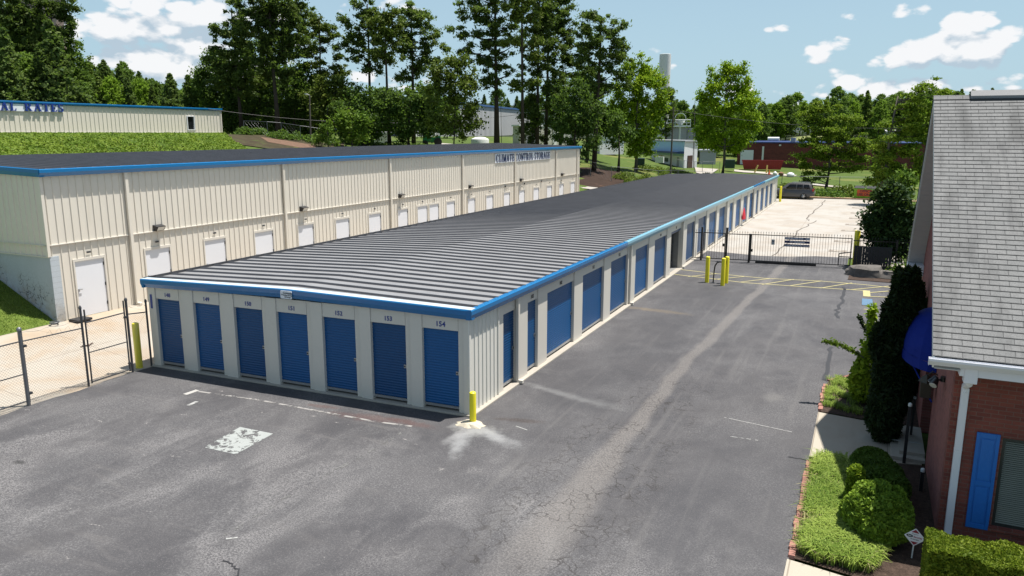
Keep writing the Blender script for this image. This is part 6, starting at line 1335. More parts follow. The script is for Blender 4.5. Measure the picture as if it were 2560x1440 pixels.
for (x, y, s, sz, lb) in ((.35, 42.9, 1, (.95, .75, .50), 'large flat topped grey boulder at the foot of the gate enclosure'), (1.35, 42.75, 2, (.75, .5, .30), 'lower dark boulder right of the flat topped one'), (-.35, 43.15, 3, (.40, .3, .2), 'small stone left of the flat topped boulder')):
    bm_v = []; n1, n2 = 14, 9; mb = MB()
    for j in range(n2 + 1):
        ph = math.pi * j / n2
        for i in range(n1):
            th = 2 * math.pi * i / n1; v = Vector((math.sin(ph) * math.cos(th), math.sin(ph) * math.sin(th), math.cos(ph)))
            k_ = 1 + .35 * mnoise.noise(v * 1.3 + Vector((s * 7, 0, 0))) + .12 * mnoise.noise(v * 4 + Vector((s, 3, 0))); bm_v.append((v.x * sz[0] * k_, v.y * sz[1] * k_, max(-.05, min(v.z, .72) * sz[2] * k_ * 1.2 + .1)))
    mb.add(bm_v, [(j * n1 + i, (j + 1) * n1 + i, (j + 1) * n1 + (i + 1) % n1, j * n1 + (i + 1) % n1) for j in range(n2) for i in range(n1)])
    mb.build('boulder', MT['rock'], None, smooth=True, loc=(x, y, .02), label=lb, cat='boulder', group='rocks by the gate')

# ================================================================== BOLLARDS, FENCES, GATE
def bollard(x, y, z, r, h, label, tilt=(0, 0), group='yellow bollards'):
    mb = MB(); mb.lathe((0, 0, 0), [(r, -.1), (r, h - .03), (r * .93, h), (r * .5, h + .025), (.002, h + .032)], 20)
    return mb.build('bollard', MT['yellow'], None, smooth=True, loc=(x, y, z), label=label, cat='bollard', group=group)
b = bollard(-8.58, 16.20, .03, .085, .80, 'short yellow bollard in a concrete collar at the front corner of the low building')
mb = MB(); n = 22; vs = [(0, 0, .085)]; rr = random.Random(9)
for k in range(n): a = 6.283 * k / n; r_ = .33 + rr.uniform(-.05, .05); vs.append((r_ * .62 * math.cos(a), r_ * .55 * math.sin(a), .075)); 
for k in range(n): a = 6.283 * k / n; r_ = .36 + rr.uniform(-.05, .08); vs.append((r_ * math.cos(a), r_ * .75 * math.sin(a), .006))
mb.add(vs, [(0, 1 + k, 1 + (k + 1) % n) for k in range(n)] + [(1 + k, 1 + n + k, 1 + n + (k + 1) % n, 1 + (k + 1) % n) for k in range(n)])
mb.build('concrete_collar', pm('collar concrete', (.45, .40, .31), .9, 0, .2, 6), None, loc=(-8.60, 16.12, 0), label='rough pale concrete collar poured round the corner bollard', cat='footing')
p = hit(349, 921); h_ = gx(342, 807, p.x).z - p.z; bollard(p.x, p.y, p.z, .105, h_, 'tall scuffed yellow bollard between the chain link gate and the low building')
for (px, py, tp, lb) in ((1767, 706, 642, 'yellow bollard left of the black gooseneck pipe'), (1806, 714, 646, 'nearest of the yellow bollards right of the black gooseneck pipe'), (1815, 708, 642, 'rear yellow bollard half hidden behind the nearest one')):
    p = gz(px, py, 0); bollard(p.x, p.y, 0, .10, gy(px, tp, p.y).z, lb)
bollard(-8.5, 87.1, 0, .12, 1.65, 'yellow bollard at the far corner of the low building by the parked car')
bollard(-.32, 46.4, 0, .15, 1.92, 'thick yellow post behind the right end of the iron gate')
cl = empty('card_reader_stand', (-6.54, 37.73, 0), label='black gooseneck pipe stand curving behind the yellow bollards', cat='stand')
mb = MB(); mb.lathe((0, 0, 0), [(.10, 0), (.10, .015)], 12); mb.tube([(0, 0, 0), (.02, 0, .6), (.05, 0, .85), (.13, 0, 1.0), (.25, 0, 1.06), (.48, .02, 1.06)], .032, 8); mb.build('pipe', MT['black'], cl, smooth=True)
mb = MB(); mb.box(.46, .56, -.05, .09, .95, 1.15); mb.build('reader', MT['blackmat'], cl)
gl = empty('pipe_stand', (.15, 46.5, 0), label='black bent pipe on the thick yellow post behind the gate', cat='pipe')
mb = MB(); mb.tube([(-.32, -.1, 1.62), (.05, -.1, 1.60), (.22, -.1, 1.52), (.30, -.1, 1.35), (.30, -.1, .75)], .04, 8); mb.build('pipe', MT['black'], gl, smooth=True); mb = MB(); mb.box(-.32, -.16, -.2, -.0, 1.52, 1.72); mb.build('junction_box', MT['blackmat'], gl)

# black iron fence and gate across the lane
GA, GB = Vector((-8.85, 44.35, 0)), Vector((-.42, 45.25, 0)); gd = (GB - GA).normalized(); gn = Vector((-gd.y, gd.x, 0))
def gpt(s, z=0, o=0): return GA + gd * s + Vector((0, 0, z)) + gn * o
def s_of(px, z=.9):
    lo, hi = -.5, 12
    for _ in range(40):
        m = (lo + hi) / 2
        if proj(gpt(m, z))[0] < px: lo = m
        else: hi = m
    return lo
TOP = 1.60; RAILB = .14
def pickets(parent, s0, s1, pitch=.142, z0=RAILB, name='picket_panel', top=TOP):
    mb = MB(); s = s0 + pitch * .5; rr_ = random.Random(int(s0 * 10))
    while s < s1 - .02:
        a = gpt(s, z0 - .02); b = gpt(s, top + .10); mb.tube([a, b], .0085, 5, cap=False)
        mb.tube([gpt(s, top + .10), gpt(s, top + .135), gpt(s, top + .20)], [.007, .019, .002], 5); s += pitch
    for z in (z0, top): mb.prism([(-.016, -.022), (.016, -.022), (.016, .022), (-.016, .022)], gpt(s0, z), gpt(s1, z), gn, (0, 0, 1))
    return mb.build(name, MT['black'], parent)
def post(parent, s, h, w=.045, z0=0, name='post'):
    mb = MB(); c = gpt(s); mb.box(c.x - w, c.x + w, c.y - w, c.y + w, z0, h); mb.box(c.x - w * 1.15, c.x + w * 1.15, c.y - w * 1.15, c.y + w * 1.15, h, h + .03); return mb.build(name, MT['black'], parent)
s1, s2, s3, s4 = s_of(1754), s_of(1816), s_of(1874), s_of(2129)
fe = empty('iron_fence', (0, 0, 0), label='black iron picket fence joining the low building to the lane gates', cat='fence')
pickets(fe, 0.0, s1 - .05); post(fe, s1, 1.9, .05); post(fe, s2, 1.92, .055); pickets(fe, s2 + .06, s3 - .05); post(fe, s3, 1.62, .055)
pg = empty('iron_gate', gpt(s1), label='narrow black iron walk gate next to the low building', cat='gate'); o = pickets(pg, s1 + .09, s2 - .09, top=TOP + .02); o.matrix_parent_inverse = pg.matrix_basis.inverted()
mb = MB(); c = gpt(s2 - .12, .95); mb.box(c.x - .09, c.x, c.y - .05, c.y + .05, .87, 1.03); o = mb.build('lock_box', MT['black'], pg); o.matrix_parent_inverse = pg.matrix_basis.inverted()
mb = MB()
for s in (s1 + .09, s2 - .09): c = gpt(s); mb.box(c.x - .02, c.x + .02, c.y - .02, c.y + .02, RAILB - .03, TOP + .04)
o = mb.build('gate_frame', MT['black'], pg); o.matrix_parent_inverse = pg.matrix_basis.inverted()
dg_ = empty('iron_gate', gpt(s3), label='wide black iron sliding gate with navy sign across the lane', cat='gate'); parts = [pickets(dg_, s3 + .07, s4, top=TOP + .02)]
mb = MB(); e1 = s_of(1888, .1); e2 = s_of(2040, .1); mb.prism([(-.05, -.05), (.05, -.05), (.05, .05), (-.05, .05)], gpt(e1, .07, -.05), gpt(e2, .07, -.05), gn, (0, 0, 1)); parts.append(mb.build('bottom_track', MT['black'], dg_))
mb = MB(); e3 = s_of(2096, .5)
for a, b in ((gpt(e3, .12, -.12), gpt(e3, .78, -.12)), (gpt(e3, .78, -.12), gpt(s4, .90, -.12)), (gpt(e3, .62, -.12), gpt(s4, .62, -.12))): mb.tube([a, b], .028, 6)
parts.append(mb.build('gate_arm', MT['black'], dg_))
for s in (s3 + .07, s4 - .03):
    c = gpt(s); mb = MB(); mb.box(c.x - .025, c.x + .025, c.y - .025, c.y + .025, RAILB - .03, TOP + .04); parts.append(mb.build('gate_frame', MT['black'], dg_))
mb = MB(); c = gpt(s3 + .1, .72, -.06); mb.box(c.x - .02, c.x + .08, c.y - .04, c.y + .04, .65, .80); parts.append(mb.build('lock_box', MT['black'], dg_))
for o in parts: o.matrix_parent_inverse = dg_.matrix_basis.inverted()
ss0, ss1 = s_of(1962, 1.4), s_of(2025, 1.4)
gs = empty('gate_sign', gpt(ss0, 1.2, -.03), label='navy gate sign in three strips, GATE ACCESS at the top', cat='sign')
for (za, zb, tx, sz) in ((1.42, 1.56, 'GATE ACCESS 6AM - 10PM', .112), (1.23, 1.37, 'NO TRESPASSING', .098), (1.03, 1.17, 'Property Monitored By Cameras', .094)):
    mb = MB(); mb.prism([(-.006, za), (.006, za), (.006, zb), (-.006, zb)], gpt(ss0, 0, -.036), gpt(ss1, 0, -.036), gn, (0, 0, 1)); o = mb.build('board', MT['navy'], gs); o.matrix_parent_inverse = gs.matrix_basis.inverted()
    c = gpt((ss0 + ss1) / 2, (za + zb) / 2, -.045); o = text_part('lettering', tx, sz, MT['signwhite'], gs, c, gd, (0, 0, 1), .003); o.matrix_parent_inverse = gs.matrix_basis.inverted()
s5 = s_of(1933, 1.3); c = gpt(s5, 0, -.05); mb = MB(); mb.box(c.x - .085, c.x + .085, c.y - .04, c.y + .02, 1.10, 1.40); kb = mb.build('keypad_box', pm('keypad housing', (.30, .32, .34), .5, .3, .1), None, label='grey lock box with a black dial hung on the sliding gate', cat='lock box', bevel=.01)
mb = MB(); mb.lathe((0, 0, 0), [(.03, 0), (.03, .02)], 12); o = mb.build('dial', MT['blackmat'], kb); o.location = (c.x, c.y - .04, 1.29); o.rotation_euler = (rad(90), 0, 0)
# solid black enclosure and the fence running on behind the juniper
en = empty('gate_enclosure', (-.40, 45.1, 0), label='black slatted enclosure at the right end of the sliding gate', cat='enclosure')
mb = MB(); 
for i in range(14): mb.box(.02 + i * .13, .02 + i * .13 + .122, -.03, .0 + .01 * (i % 2), .05, 1.20)
mb.box(0, 1.86, .0, .05, 1.2, 1.26); mb.build('panel', pm('black stained boards', (.012, .012, .014), .6, 0, .3, 8), en)
mb = MB(); mb.box(0, .05, .05, 1.0, .05, 1.2); mb.box(1.8, 1.85, .05, 1.0, .05, 1.2); mb.build('side_panel', MT['black'], en)
fe2 = empty('iron_fence', (0, 0, 0), label='black iron picket fence running right behind the juniper', cat='fence'); pickets(fe2, s4 + .05, s4 + 4.4, top=1.52); post(fe2, s4 + 2.2, 1.6); post(fe2, s4 + 4.4, 1.6)

# chain link fence and gates on the left
gm = MT['galvdark']; gm2 = MT['galv']
def chainmesh(mb, A_, B_, z0a, z1a, z0b, z1b, pitch=.085, r=.0026):
    A_, B_ = Vector(A_), Vector(B_); Ln = (B_ - A_).length; n = int((Ln + (z1a - z0a)) / pitch)
    def zlo(s): return z0a + (z0b - z0a) * s / Ln
    def zhi(s): return z1a + (z1b - z1a) * s / Ln
    hh = z1a - z0a
    for k in range(n + 1):
        for sg_ in (1, -1):
            # line of slope sg_ starting along the bottom
            s0 = k * pitch - (hh if sg_ > 0 else 0); a = max(0, s0) if sg_ > 0 else max(0, k * pitch - hh); b = min(Ln, s0 + hh) if sg_ > 0 else min(Ln, k * pitch)
            if b - a < .02: continue
            if sg_ > 0: za = zlo(a) + (a - s0); zb = zlo(b) + (b - s0)
            else: za = zlo(a) + (k * pitch - a); zb = zlo(b) + (k * pitch - b)
            za = min(za, zhi(a)); zb = min(zb, zhi(b))
            p = A_.lerp(B_, a / Ln); q = A_.lerp(B_, b / Ln); p.z = za; q.z = zb; mb.tube([p, q], r, 3, cap=False)
def pst(mb, base, top, r, cap=True):
    mb.tube([base - Vector((0, 0, .08)), top], r, 10)
    if cap: mb.lathe(top, [(r * 1.25, -.05), (r * 1.25, 0), (r * .7, .04), (.003, .055)], 10)
def bp(px, py): return hit(px, py)
def tpz(px, py, x): return gx(px, py, x).z
cf = empty('chain_link_fence', (0, 0, 0), label='fixed chain link fence panels on grey steel posts between the two gates', cat='fence')
q1 = bp(77, 1018); q2 = bp(221, 969); q3 = bp(330, 932); q4 = bp(383, 916); q0 = bp(62, 1011)
FXX = (q1.x + q2.x + q3.x) / 3
for q in (q0, q1, q2, q3): q.x = FXX if q is not q4 else q.x; q.z = gh(q.x, q.y) + .005
q4 = Vector((AX0 - .10, q4.y, gh(AX0 - .1, q4.y)))
mb = MB(); pst(mb, q1, Vector((q1.x, q1.y, tpz(49, 822, q1.x))), .052); mb.build('post', gm2, cf, smooth=True)
mb = MB(); pst(mb, q2, Vector((q2.x, q2.y, tpz(181, 772, q2.x))), .034); mb.build('post', gm, cf, smooth=True)
mb = MB(); pst(mb, q3, Vector((q3.x, q3.y, tpz(304, 750, q3.x))), .038); mb.build('post', gm, cf, smooth=True)
mb = MB(); pst(mb, q4, Vector((q4.x, q4.y, tpz(362, 752, q4.x))), .032); mb.build('post', gm, cf, smooth=True)
zr1, zr2 = tpz(60, 852, q1.x), tpz(187, 825, q2.x); zr3, zr4 = tpz(312, 787, q3.x), tpz(362, 781, q4.x)
mb = MB(); mb.tube([(q1.x, q1.y, zr1), (q2.x, q2.y, zr2)], .019, 8); mb.build('rail', gm, cf, smooth=True); mb = MB(); mb.tube([(q3.x, q3.y, zr3), (q4.x, q4.y, zr4)], .019, 8); mb.build('rail', gm, cf, smooth=True)
mb = MB(); chainmesh(mb, q1 + Vector((.02, .06, 0)), q2 + Vector((.02, -.04, 0)), -.08, zr1, -.08, zr2); mb.build('mesh', gm2, cf); mb = MB(); chainmesh(mb, q3 + Vector((.02, .05, 0)), q4, -.08, zr3, -.08, zr4); mb.build('mesh', gm2, cf)
mb = MB(); rr = random.Random(2)
for (a, za, b, zb) in ((q1, zr1, q2, zr2), (q3, zr3, q4, zr4)):     # loose barbed strand with tails
    pts = [a.lerp(b, t / 10) for t in range(11)]
    mb.tube([Vector((p.x, p.y, za + (zb - za) * i / 10 + .22 + .03 * math.sin(i * 1.7))) for i, p in enumerate(pts)], .004, 4)
for i in range(5):
    p = q1.lerp(q2, .4 + .15 * i); mb.tube([Vector((p.x, p.y, 1.5 + .2)), Vector((p.x, p.y + .12, 1.5 + .30)), Vector((p.x, p.y + .2, 1.5 + .12))], .003, 4)
mb.build('barbed_wire', gm, cf)
# small sleeve gate with the mid rail
def gate(px_l, px_r, label, left):
    g_ = empty('chain_link_gate', (0, 0, 0), label=label, cat='gate', group='chain link gates'); yl, zl0, zl1, yr, zr0_, zr1_, zml, zmr, ztl, ztr = left
    mb = MB(); x = FXX + .01
    mb.tube([(x, yl, zl0), (x, yl, ztl)], .024, 8); mb.tube([(x, yr, zr0_), (x, yr, ztr)], .024, 8); mb.tube([(x, yl, zl1), (x, yr, zr1_)], .020, 8); mb.tube([(x, yl, zml), (x, yr, zmr)], .017, 8); mb.tube([(x, yl, zl0 + .05), (x, yr, zr0_ + .05)], .020, 8)
    mb.build('gate_frame', gm, g_, smooth=True)
    mb = MB(); chainmesh(mb, Vector((x + .01, yl, 0)), Vector((x + .01, yr, 0)), zl0 + .05, zl1, zr0_ + .05, zr1_); mb.build('mesh', gm2, g_)
    mb = MB()
    for (y, z) in ((yr, zr0_ + .25), (yr, zr1_ - .15)): mb.box(x - .04, x + .04, y - .02, y + .09, z - .03, z + .03)
    mb.build('hinge', gm, g_); return g_
ya = gx(229, 950, FXX).y; yb = q3.y - .10
gate(0, 0, 'chain link gate leaf between the leaning post and the yellow bollard', (ya, -.08, tpz(208, 808, FXX), yb, -.08, tpz(300, 784, FXX), tpz(223, 881, FXX), tpz(308, 857, FXX), tpz(201, 776, FXX), tpz(296, 754, FXX)))
yb = q0.y; ya = q0.y - 2.6
gate(0, 0, 'chain link gate leaf cut by the left edge of the frame', (ya, -.05, tpz(36, 857, FXX), yb, -.05, tpz(36, 857, FXX), tpz(50, 938, FXX), tpz(50, 938, FXX), tpz(37, 828, FXX), tpz(37, 828, FXX)))
# rusty chain holding gate to post
mb = MB(); cy0, cy1 = q2.y, gx(222, 870, FXX).y + .12; zch = tpz(205, 868, FXX)
for i in range(9):
    t = i / 8; c = Vector((FXX - .05 + .02 * (i % 2), cy0 - .06 + (cy1 - cy0 + .1) * t, zch + .02 * math.sin(i))); mb.tube([c + Vector((0, -.035, .012)), c + Vector((.012, 0, .02)), c + Vector((0, .035, -.01)), c + Vector((-.012, 0, -.02)), c + Vector((0, -.035, .012))], .009, 5)
mb.build('chain', MT['rust'], None, label='rusty chain locking the chain link gate to its post', cat='chain')
# litter of a hose and a lid at the block pier
mb = MB(); p = Vector((BX + .45, BY0 + .45, gh(BX + .45, BY0 + .45))); mb.box(p.x - .22, p.x + .3, p.y - .15, p.y + .45, p.z + .02, p.z + .11); mb.build('black_tray', MT['blackmat'], None, label='flat black tray lying on the concrete at the foot of the block pier', cat='tray', bevel=.02)
mb = MB(); c = Vector((BX + .25, BY0 - .25, .38))
for k in range(3): mb.tube([c + Vector(((.12 + .02 * k) * math.cos(a), (.12 + .02 * k) * math.sin(a), .02 + .03 * k)) for a in np.linspace(0, 6.28, 12)], .014, 5)
mb.build('coiled_hose', MT['galv'], None, label='small coil of grey hose on the grass corner by the block wall', cat='hose')
# red cloth hanging on a far unit door
ry0, ry1 = yof(1850, AX1, 1.0), yof(1860, AX1, 1.0); ym = (ry0 + ry1) / 2; mb = MB(); prof = []
n = 12
for j, (z, w_) in enumerate(((1.42, .06), (1.25, .20), (1.0, .34), (.75, .44), (.55, .46))):
    for i in range(n): a = 6.283 * i / n; prof.append((AX1 + .14 + .12 * math.cos(a) * (w_ / .46) * (1 + .2 * math.sin(3 * a)), ym + w_ * math.sin(a), z + .03 * math.sin(5 * a)))
mb.add(prof, [(j * n + i, j * n + (i + 1) % n, (j + 1) * n + (i + 1) % n, (j + 1) * n + i) for j in range(4) for i in range(n)] + [tuple(range(n))[::-1]])
mb.build('red_cloth', MT['redcloth'], None, smooth=True, label='bright red cloth draped against a far blue unit door', cat='cloth')

# ================================================================== PARKED CAR
def car(loc, rz, label):
    root = empty('parked_car', loc, rz, label=label, cat='car'); Lc, Wc, Hc = 4.95, 1.9, 1.78
    # x forward; body lofted from side stations with rounded corners
    def station(prof, w_lo, w_hi):  # list of (x, zlo, zhi, halfwidth lo, halfwidth hi)
        mb = MB(); rings = []
        for (x, z0, z1, wl, wh) in prof:
            r = .06; rings.append([(x, -wl, z0), (x, -wl - .02, (z0 * 1.6 + z1) / 2.6), (x, -wh - .0, z1 - r), (x, -wh + r, z1), (x, wh - r, z1), (x, wh, z1 - r), (x, wl + .02, (z0 * 1.6 + z1) / 2.6), (x, wl, z0)])
        vs = [p for r_ in rings for p in r_]; k = 8; fs = []
        for i in range(len(rings) - 1):
            for j in range(k): fs.append((i * k + j, i * k + (j + 1) % k, (i + 1) * k + (j + 1) % k, (i + 1) * k + j))
        fs += [tuple(range(k)), tuple(range((len(rings) - 1) * k, len(rings) * k))[::-1]]
        mb.add(vs, fs); return mb
    body = station([(-2.44, .55, .98, .80, .78), (-2.36, .38, 1.08, .90, .86), (-1.6, .32, 1.12, .95, .90), (0, .30, 1.10, .95, .90), (1.15, .30, 1.08, .95, .90), (1.95, .34, 1.02, .94, .84), (2.35, .40, .92, .88, .76), (2.47, .50, .80, .78, .68)], 0, 0).build('body', MT['carpaint'], root, smooth=True)
    cab = station([(-2.34, 1.06, 1.12, .84, .82), (-2.12, 1.06, 1.66, .86, .68), (-1.9, 1.06, 1.76, .87, .68), (-.6, 1.06, 1.80, .88, .68), (.15, 1.06, 1.76, .88, .67), (.42, 1.06, 1.64, .87, .66), (1.12, 1.06, 1.12, .84, .76)], 0, 0).build('cabin', MT['carpaint'], root, smooth=True)
    for s in (-1, 1):
        def q(x, z): # side glass plane
            return (x, s * ((.875 + .03 * (z - 1.06) / .28 if z < 1.34 else .905 - .22 * (z - 1.34) / .40) + .012), z)
        mb = MB()
        for (xa, xb, xc, xd) in ((.62, .06, -.60, -.60), (-.68, -.68, -1.28, -1.28), (-1.38, -1.38, -2.06, -1.92)):
            # bottom front, top front, top rear..
            f_ = .375; pts = [q(xa, 1.16), q(xa + (xb - xa) * f_, 1.34), q(xb, 1.64), q(xd, 1.64), q(xc + (xd - xc) * f_, 1.34), q(xc, 1.16)]; mb.add(pts, [(0, 1, 4, 5), (1, 2, 3, 4), (5, 4, 1, 0), (4, 3, 2, 1)])
        w = mb.build('window', MT['glass'], root)
        mb = MB(); mb.tube([(-2.0, s * .60, 1.80), (-1.9, s * .60, 1.85), (-.2, s * .60, 1.87), (0, s * .60, 1.80)], .018, 6); mb.build('roof_rail', MT['alu'], root)
        mb = MB(); mb.box(-2.46, -2.30, s * .80 - .08, s * .80 + .12 * (s > 0) + .10 * (s < 0) * 0, .92, 1.16) if s > 0 else mb.box(-2.46, -2.28, -.94, -.74, .88, 1.14); mb.build('tail_light', MT['taillight'], root, bevel=.02)
        mb = MB(); mb.box(.42, .60, s * .90 - .02, s * .90 + s * .16 + .02, 1.10, 1.24); mb.build('mirror', MT['carpaint'], root, bevel=.03)
        mb = MB()
        for xh in (-.35, -1.18): mb.box(xh, xh + .2, s * .945 - .02, s * .945 + .02, .98, 1.01)
        mb.build('door_handle', MT['carpaint'], root)
        mb = MB(); mb.box(2.36, 2.47, s * .72 - .12, s * .72 + .12, .66, .80); mb.build('headlight', MT['lens'], root, bevel=.02)
        for xw in (-1.42, 1.45):
            mb = MB(); mb.lathe((0, 0, 0), [(.20, -.10), (.33, -.11), (.365, -.07), (.37, 0), (.365, .07), (.33, .11), (.20, .10)], 24); wh = mb.build('wheel', MT['tyre'], root, smooth=True); wh.location = (xw, s * .86, .37); wh.rotation_euler = (rad(90), 0, 0)
            mb = MB(); mb.lathe((0, 0, 0), [(.235, -.09), (.235, .09)], 20)
            for k in range(6):
                a = 6.283 * k / 6; mb.tube([(0, 0, -s * .10), (.21 * math.cos(a), .21 * math.sin(a), -s * .105)], [.05, .035], 5)
            mb.lathe((0, 0, 0), [(.07, -.118), (.07, .118)], 10); rm = mb.build('rim', MT['chrome'], wh)
            mb = MB(); mb.lathe((0, 0, 0), [(.40, -.005), (.43, .03), (.43, .06)], 20, cap=False)
    mb = MB(); mb.box(-2.53, -2.36, -.86, .86, .42, .66); mb.build('rear_bumper', MT['carpaint'], root, bevel=.04)
    mb = MB(); mb.box(-2.555, -2.531, -.26, .26, .70, .84); mb.build('licence_plate', MT['offwhite'], root)
    t = [(-2.315, 1.16), (-2.16, 1.60)]; mb = MB(); mb.add([(t[0][0] - .03, -.70, t[0][1]), (t[0][0] - .03, .70, t[0][1]), (t[1][0] - .025, .58, t[1][1]), (t[1][0] - .025, -.58, t[1][1])], [(0, 1, 2, 3), (3, 2, 1, 0)]); mb.build('rear_window', MT['glass'], root)
    mb = MB(); mb.box(-2.0, 2.0, -.80, .80, .20, .36); mb.build('underbody', MT['blackmat'], root); return root
cr = gz(2037, 496, 0); car((cr.x - 2.5, 92.1, .0), rad(180), 'charcoal grey estate off-roader parked at the far end of the rear lot')

# ================================================================== SKIPS, BOXES AND FAR BUILDINGS
d = gz(2134, 497, 0); ds = empty('dumpster', (d.x, d.y + .3, .0), rad(-6), label='lime green dumpster with orange OFFICE USE ONLY sign', cat='dumpster')
mb = MB(); mb.hexa([(0, 0, .08), (2.3, 0, .08), (2.3, 1.3, .08), (0, 1.3, .08)], [(-.04, -.04, 1.18), (2.34, -.04, 1.18), (2.34, 1.34, 1.30), (-.04, 1.34, 1.30)]); mb.box(-.08, 2.38, -.08, 1.38, 1.13, 1.17); mb.build('bin', MT['lime'], ds, bevel=.02)
mb = MB()
for xa, xb in ((-.06, 1.12), (1.16, 2.36)):
    mb.hexa([(xa, -.10, 1.19), (xb, -.10, 1.19), (xb, 1.38, 1.34), (xa, 1.38, 1.34)], [(xa + .03, -.06, 1.24), (xb - .03, -.06, 1.24), (xb - .03, 1.34, 1.40), (xa + .03, 1.34, 1.40)])
mb.build('lid', MT['blackmat'], ds, bevel=.01)
mb = MB(); mb.box(.30, 2.04, -.075, -.055, .32, 1.04); bd_ = mb.build('sign_board', MT['orange'], ds)
text_part('lettering', 'OFFICE', .38, MT['signdark'], bd_, (1.17, -.085, .86), (1, 0, 0), (0, 0, 1), .006); text_part('lettering', 'USE ONLY', .37, MT['signdark'], bd_, (1.17, -.085, .50), (1, 0, 0), (0, 0, 1), .006)
mb = MB(); 
for x in (-.10, 2.34): mb.box(x, x + .06, .2, 1.1, .72, .86)
mb.build('fork_pocket', MT['lime'], ds)

def bldg(name, label, x0, x1, y0, y1, z0, z1, m, cat='building', roof=None, rim=None):
    r_ = empty(name, (x0, y0, z0), label=label, cat=cat); mb = MB(); mb.box(0, x1 - x0, 0, y1 - y0, 0, z1 - z0); mb.build('wall', m, r_)
    mb = MB(); mb.box(-.15, x1 - x0 + .15, -.15, y1 - y0 + .15, z1 - z0 + .002, z1 - z0 + .22); mb.build('roof', rim or MT['darkroof'], r_); return r_
rb = bldg('brick_building', 'long low red brick building with navy roof edge beyond the lawn', -24.2, 34, 159, 190, -.3, 5.35, brickmat('far brick', (.13, .032, .026), (.10, .025, .022), (.11, .04, .035), bw=.6, rh=.25, var=.3), rim=pm('navy metal edge', (.02, .04, .14), .4, .1, .1))
def onb(px, py): v = gy(px, py, 159.0); return v.x + 24.2, v.z + .3
def rect(parent, name, pa, pb, m, t=.06, **k):
    (xa, za), (xb, zb) = onb(*pa), onb(*pb); mb = MB(); mb.box(min(xa, xb), max(xa, xb), -t, -.005, min(za, zb), max(za, zb)); return mb.build(name, m, parent, **k)
ld_ = rect(rb, 'loading_door', (1852, 375), (1882, 411), MT['white']); rect(rb, 'dock_ledge', (1850, 412), (1884, 415), MT['conc2'], .3); rect(rb, 'wall_pipe', (1906, 366), (1908.5, 400), MT['offwhite']); rect(rb, 'wall_light', (1948, 361), (1953, 365), MT['lens'], .2)
mb = MB(); xa, za = onb(1915, 350); xb, _ = onb(1944, 350); mb.tube([(xa, 3, za + .2), (xb, 3, za + .2)], .36, 12); mb.build('roof_duct', MT['offwhite'], rb)
mb = MB(); xa, _ = onb(1973, 350); xb, _ = onb(1985, 350); mb.box(xa, xb, 3, 5, 5.87, 6.7); mb.build('roof_unit', MT['greywall'], rb)
def boxthing(name, label, cat, px0, px1, pyb, pyt, D, dep, m, z=None, parts=()):
    a = on((px0 + px1) / 2, D, pyb); k = D / F; wd = (px1 - px0) * k; h = (pyb - pyt) * k; ang = math.atan2(-a.x, a.y)
    z = CAM.z - (pyb - 332.5) * k if z is None else z
    r_ = empty(name, (a.x, a.y, z), ang, label=label, cat=cat); mb = MB(); mb.box(-wd / 2, wd / 2, 0, dep, 0, h); mb.build('body', m, r_, bevel=min(.04, wd * .05)); return r_, wd, h
# red skip with sloped ends
k = 150 / F; a = on(1910, 146); sk = empty('red_skip', (a.x, a.y, gh(a.x, a.y)), rad(8), label='dark red skip in front of the brick building', cat='skip')
mb = MB(); W_ = 94 / 2 * 146 / F / 1.0; W_ = 3.55; mb.hexa([(-W_ + .4, 0, .15), (W_ - .4, 0, .15), (W_ - .4, 2.2, .15), (-W_ + .4, 2.2, .15)], [(-W_, -.1, 1.75), (W_, -.1, 1.75), (W_, 2.3, 1.75), (-W_, 2.3, 1.75)]); mb.build('body', MT['red'], sk)
mb = MB()
for i in range(9): x = -W_ + .7 + i * (2 * W_ - 1.4) / 8; mb.box(x - .06, x + .06, -.16, -.02, .2, 1.7)
mb.box(-W_ - .05, W_ + .05, -.17, -.02, 1.68, 1.82); mb.build('rib', MT['red'], sk)
for (pa, pb, lb) in (((1885, 428), (1893, 410), 'leaning pale yellow post before the red skip'), ((1916, 427), (1917, 408), 'upright pale yellow post before the red skip')):
    D = 138; p0 = on(pa[0], D, pa[1]); kk = D / F; h = (pa[1] - pb[1]) * kk; mb = MB(); mb.tube([(0, 0, -.2), ((pb[0] - pa[0]) * kk, 0, h)], .13, 8); mb.build('guard_post', pm('faded yellow', (.55, .42, .12), .6, 0, .1), None, loc=p0, label=lb, cat='post', group='faded yellow posts by the skip')
p0 = on(1923, 136, 428); mb = MB(); mb.lathe((0, 0, 0), [(.3, 0), (.3, .05), (.2, .06), (.05, .75), (.02, .78)], 12); mb.build('traffic_cone', MT['orange'], None, loc=p0, label='orange traffic cone by the red skip', cat='cone')
for i, (px, w_, m_, lb) in enumerate(((1938, 10, MT['offwhite'], 'white bundle on the verge right of the skip'), (1953, 12, MT['dirt'], 'brown bundle between two white ones on the verge'), (1977, 18, MT['white'], 'wider white bundle beneath the willow oak'))):
    p0 = on(px, 134, 428); kk = 134 / F * w_ / 2; mb = MB(); mb.lathe((0, 0, 0), [(kk * .8, 0), (kk, .25), (kk * .85, .5), (kk * .3, .66), (.02, .7)], 10); mb.build('wrapped_bundle', m_, None, smooth=True, loc=p0, label=lb, cat='bundle', group='bundles on the verge')
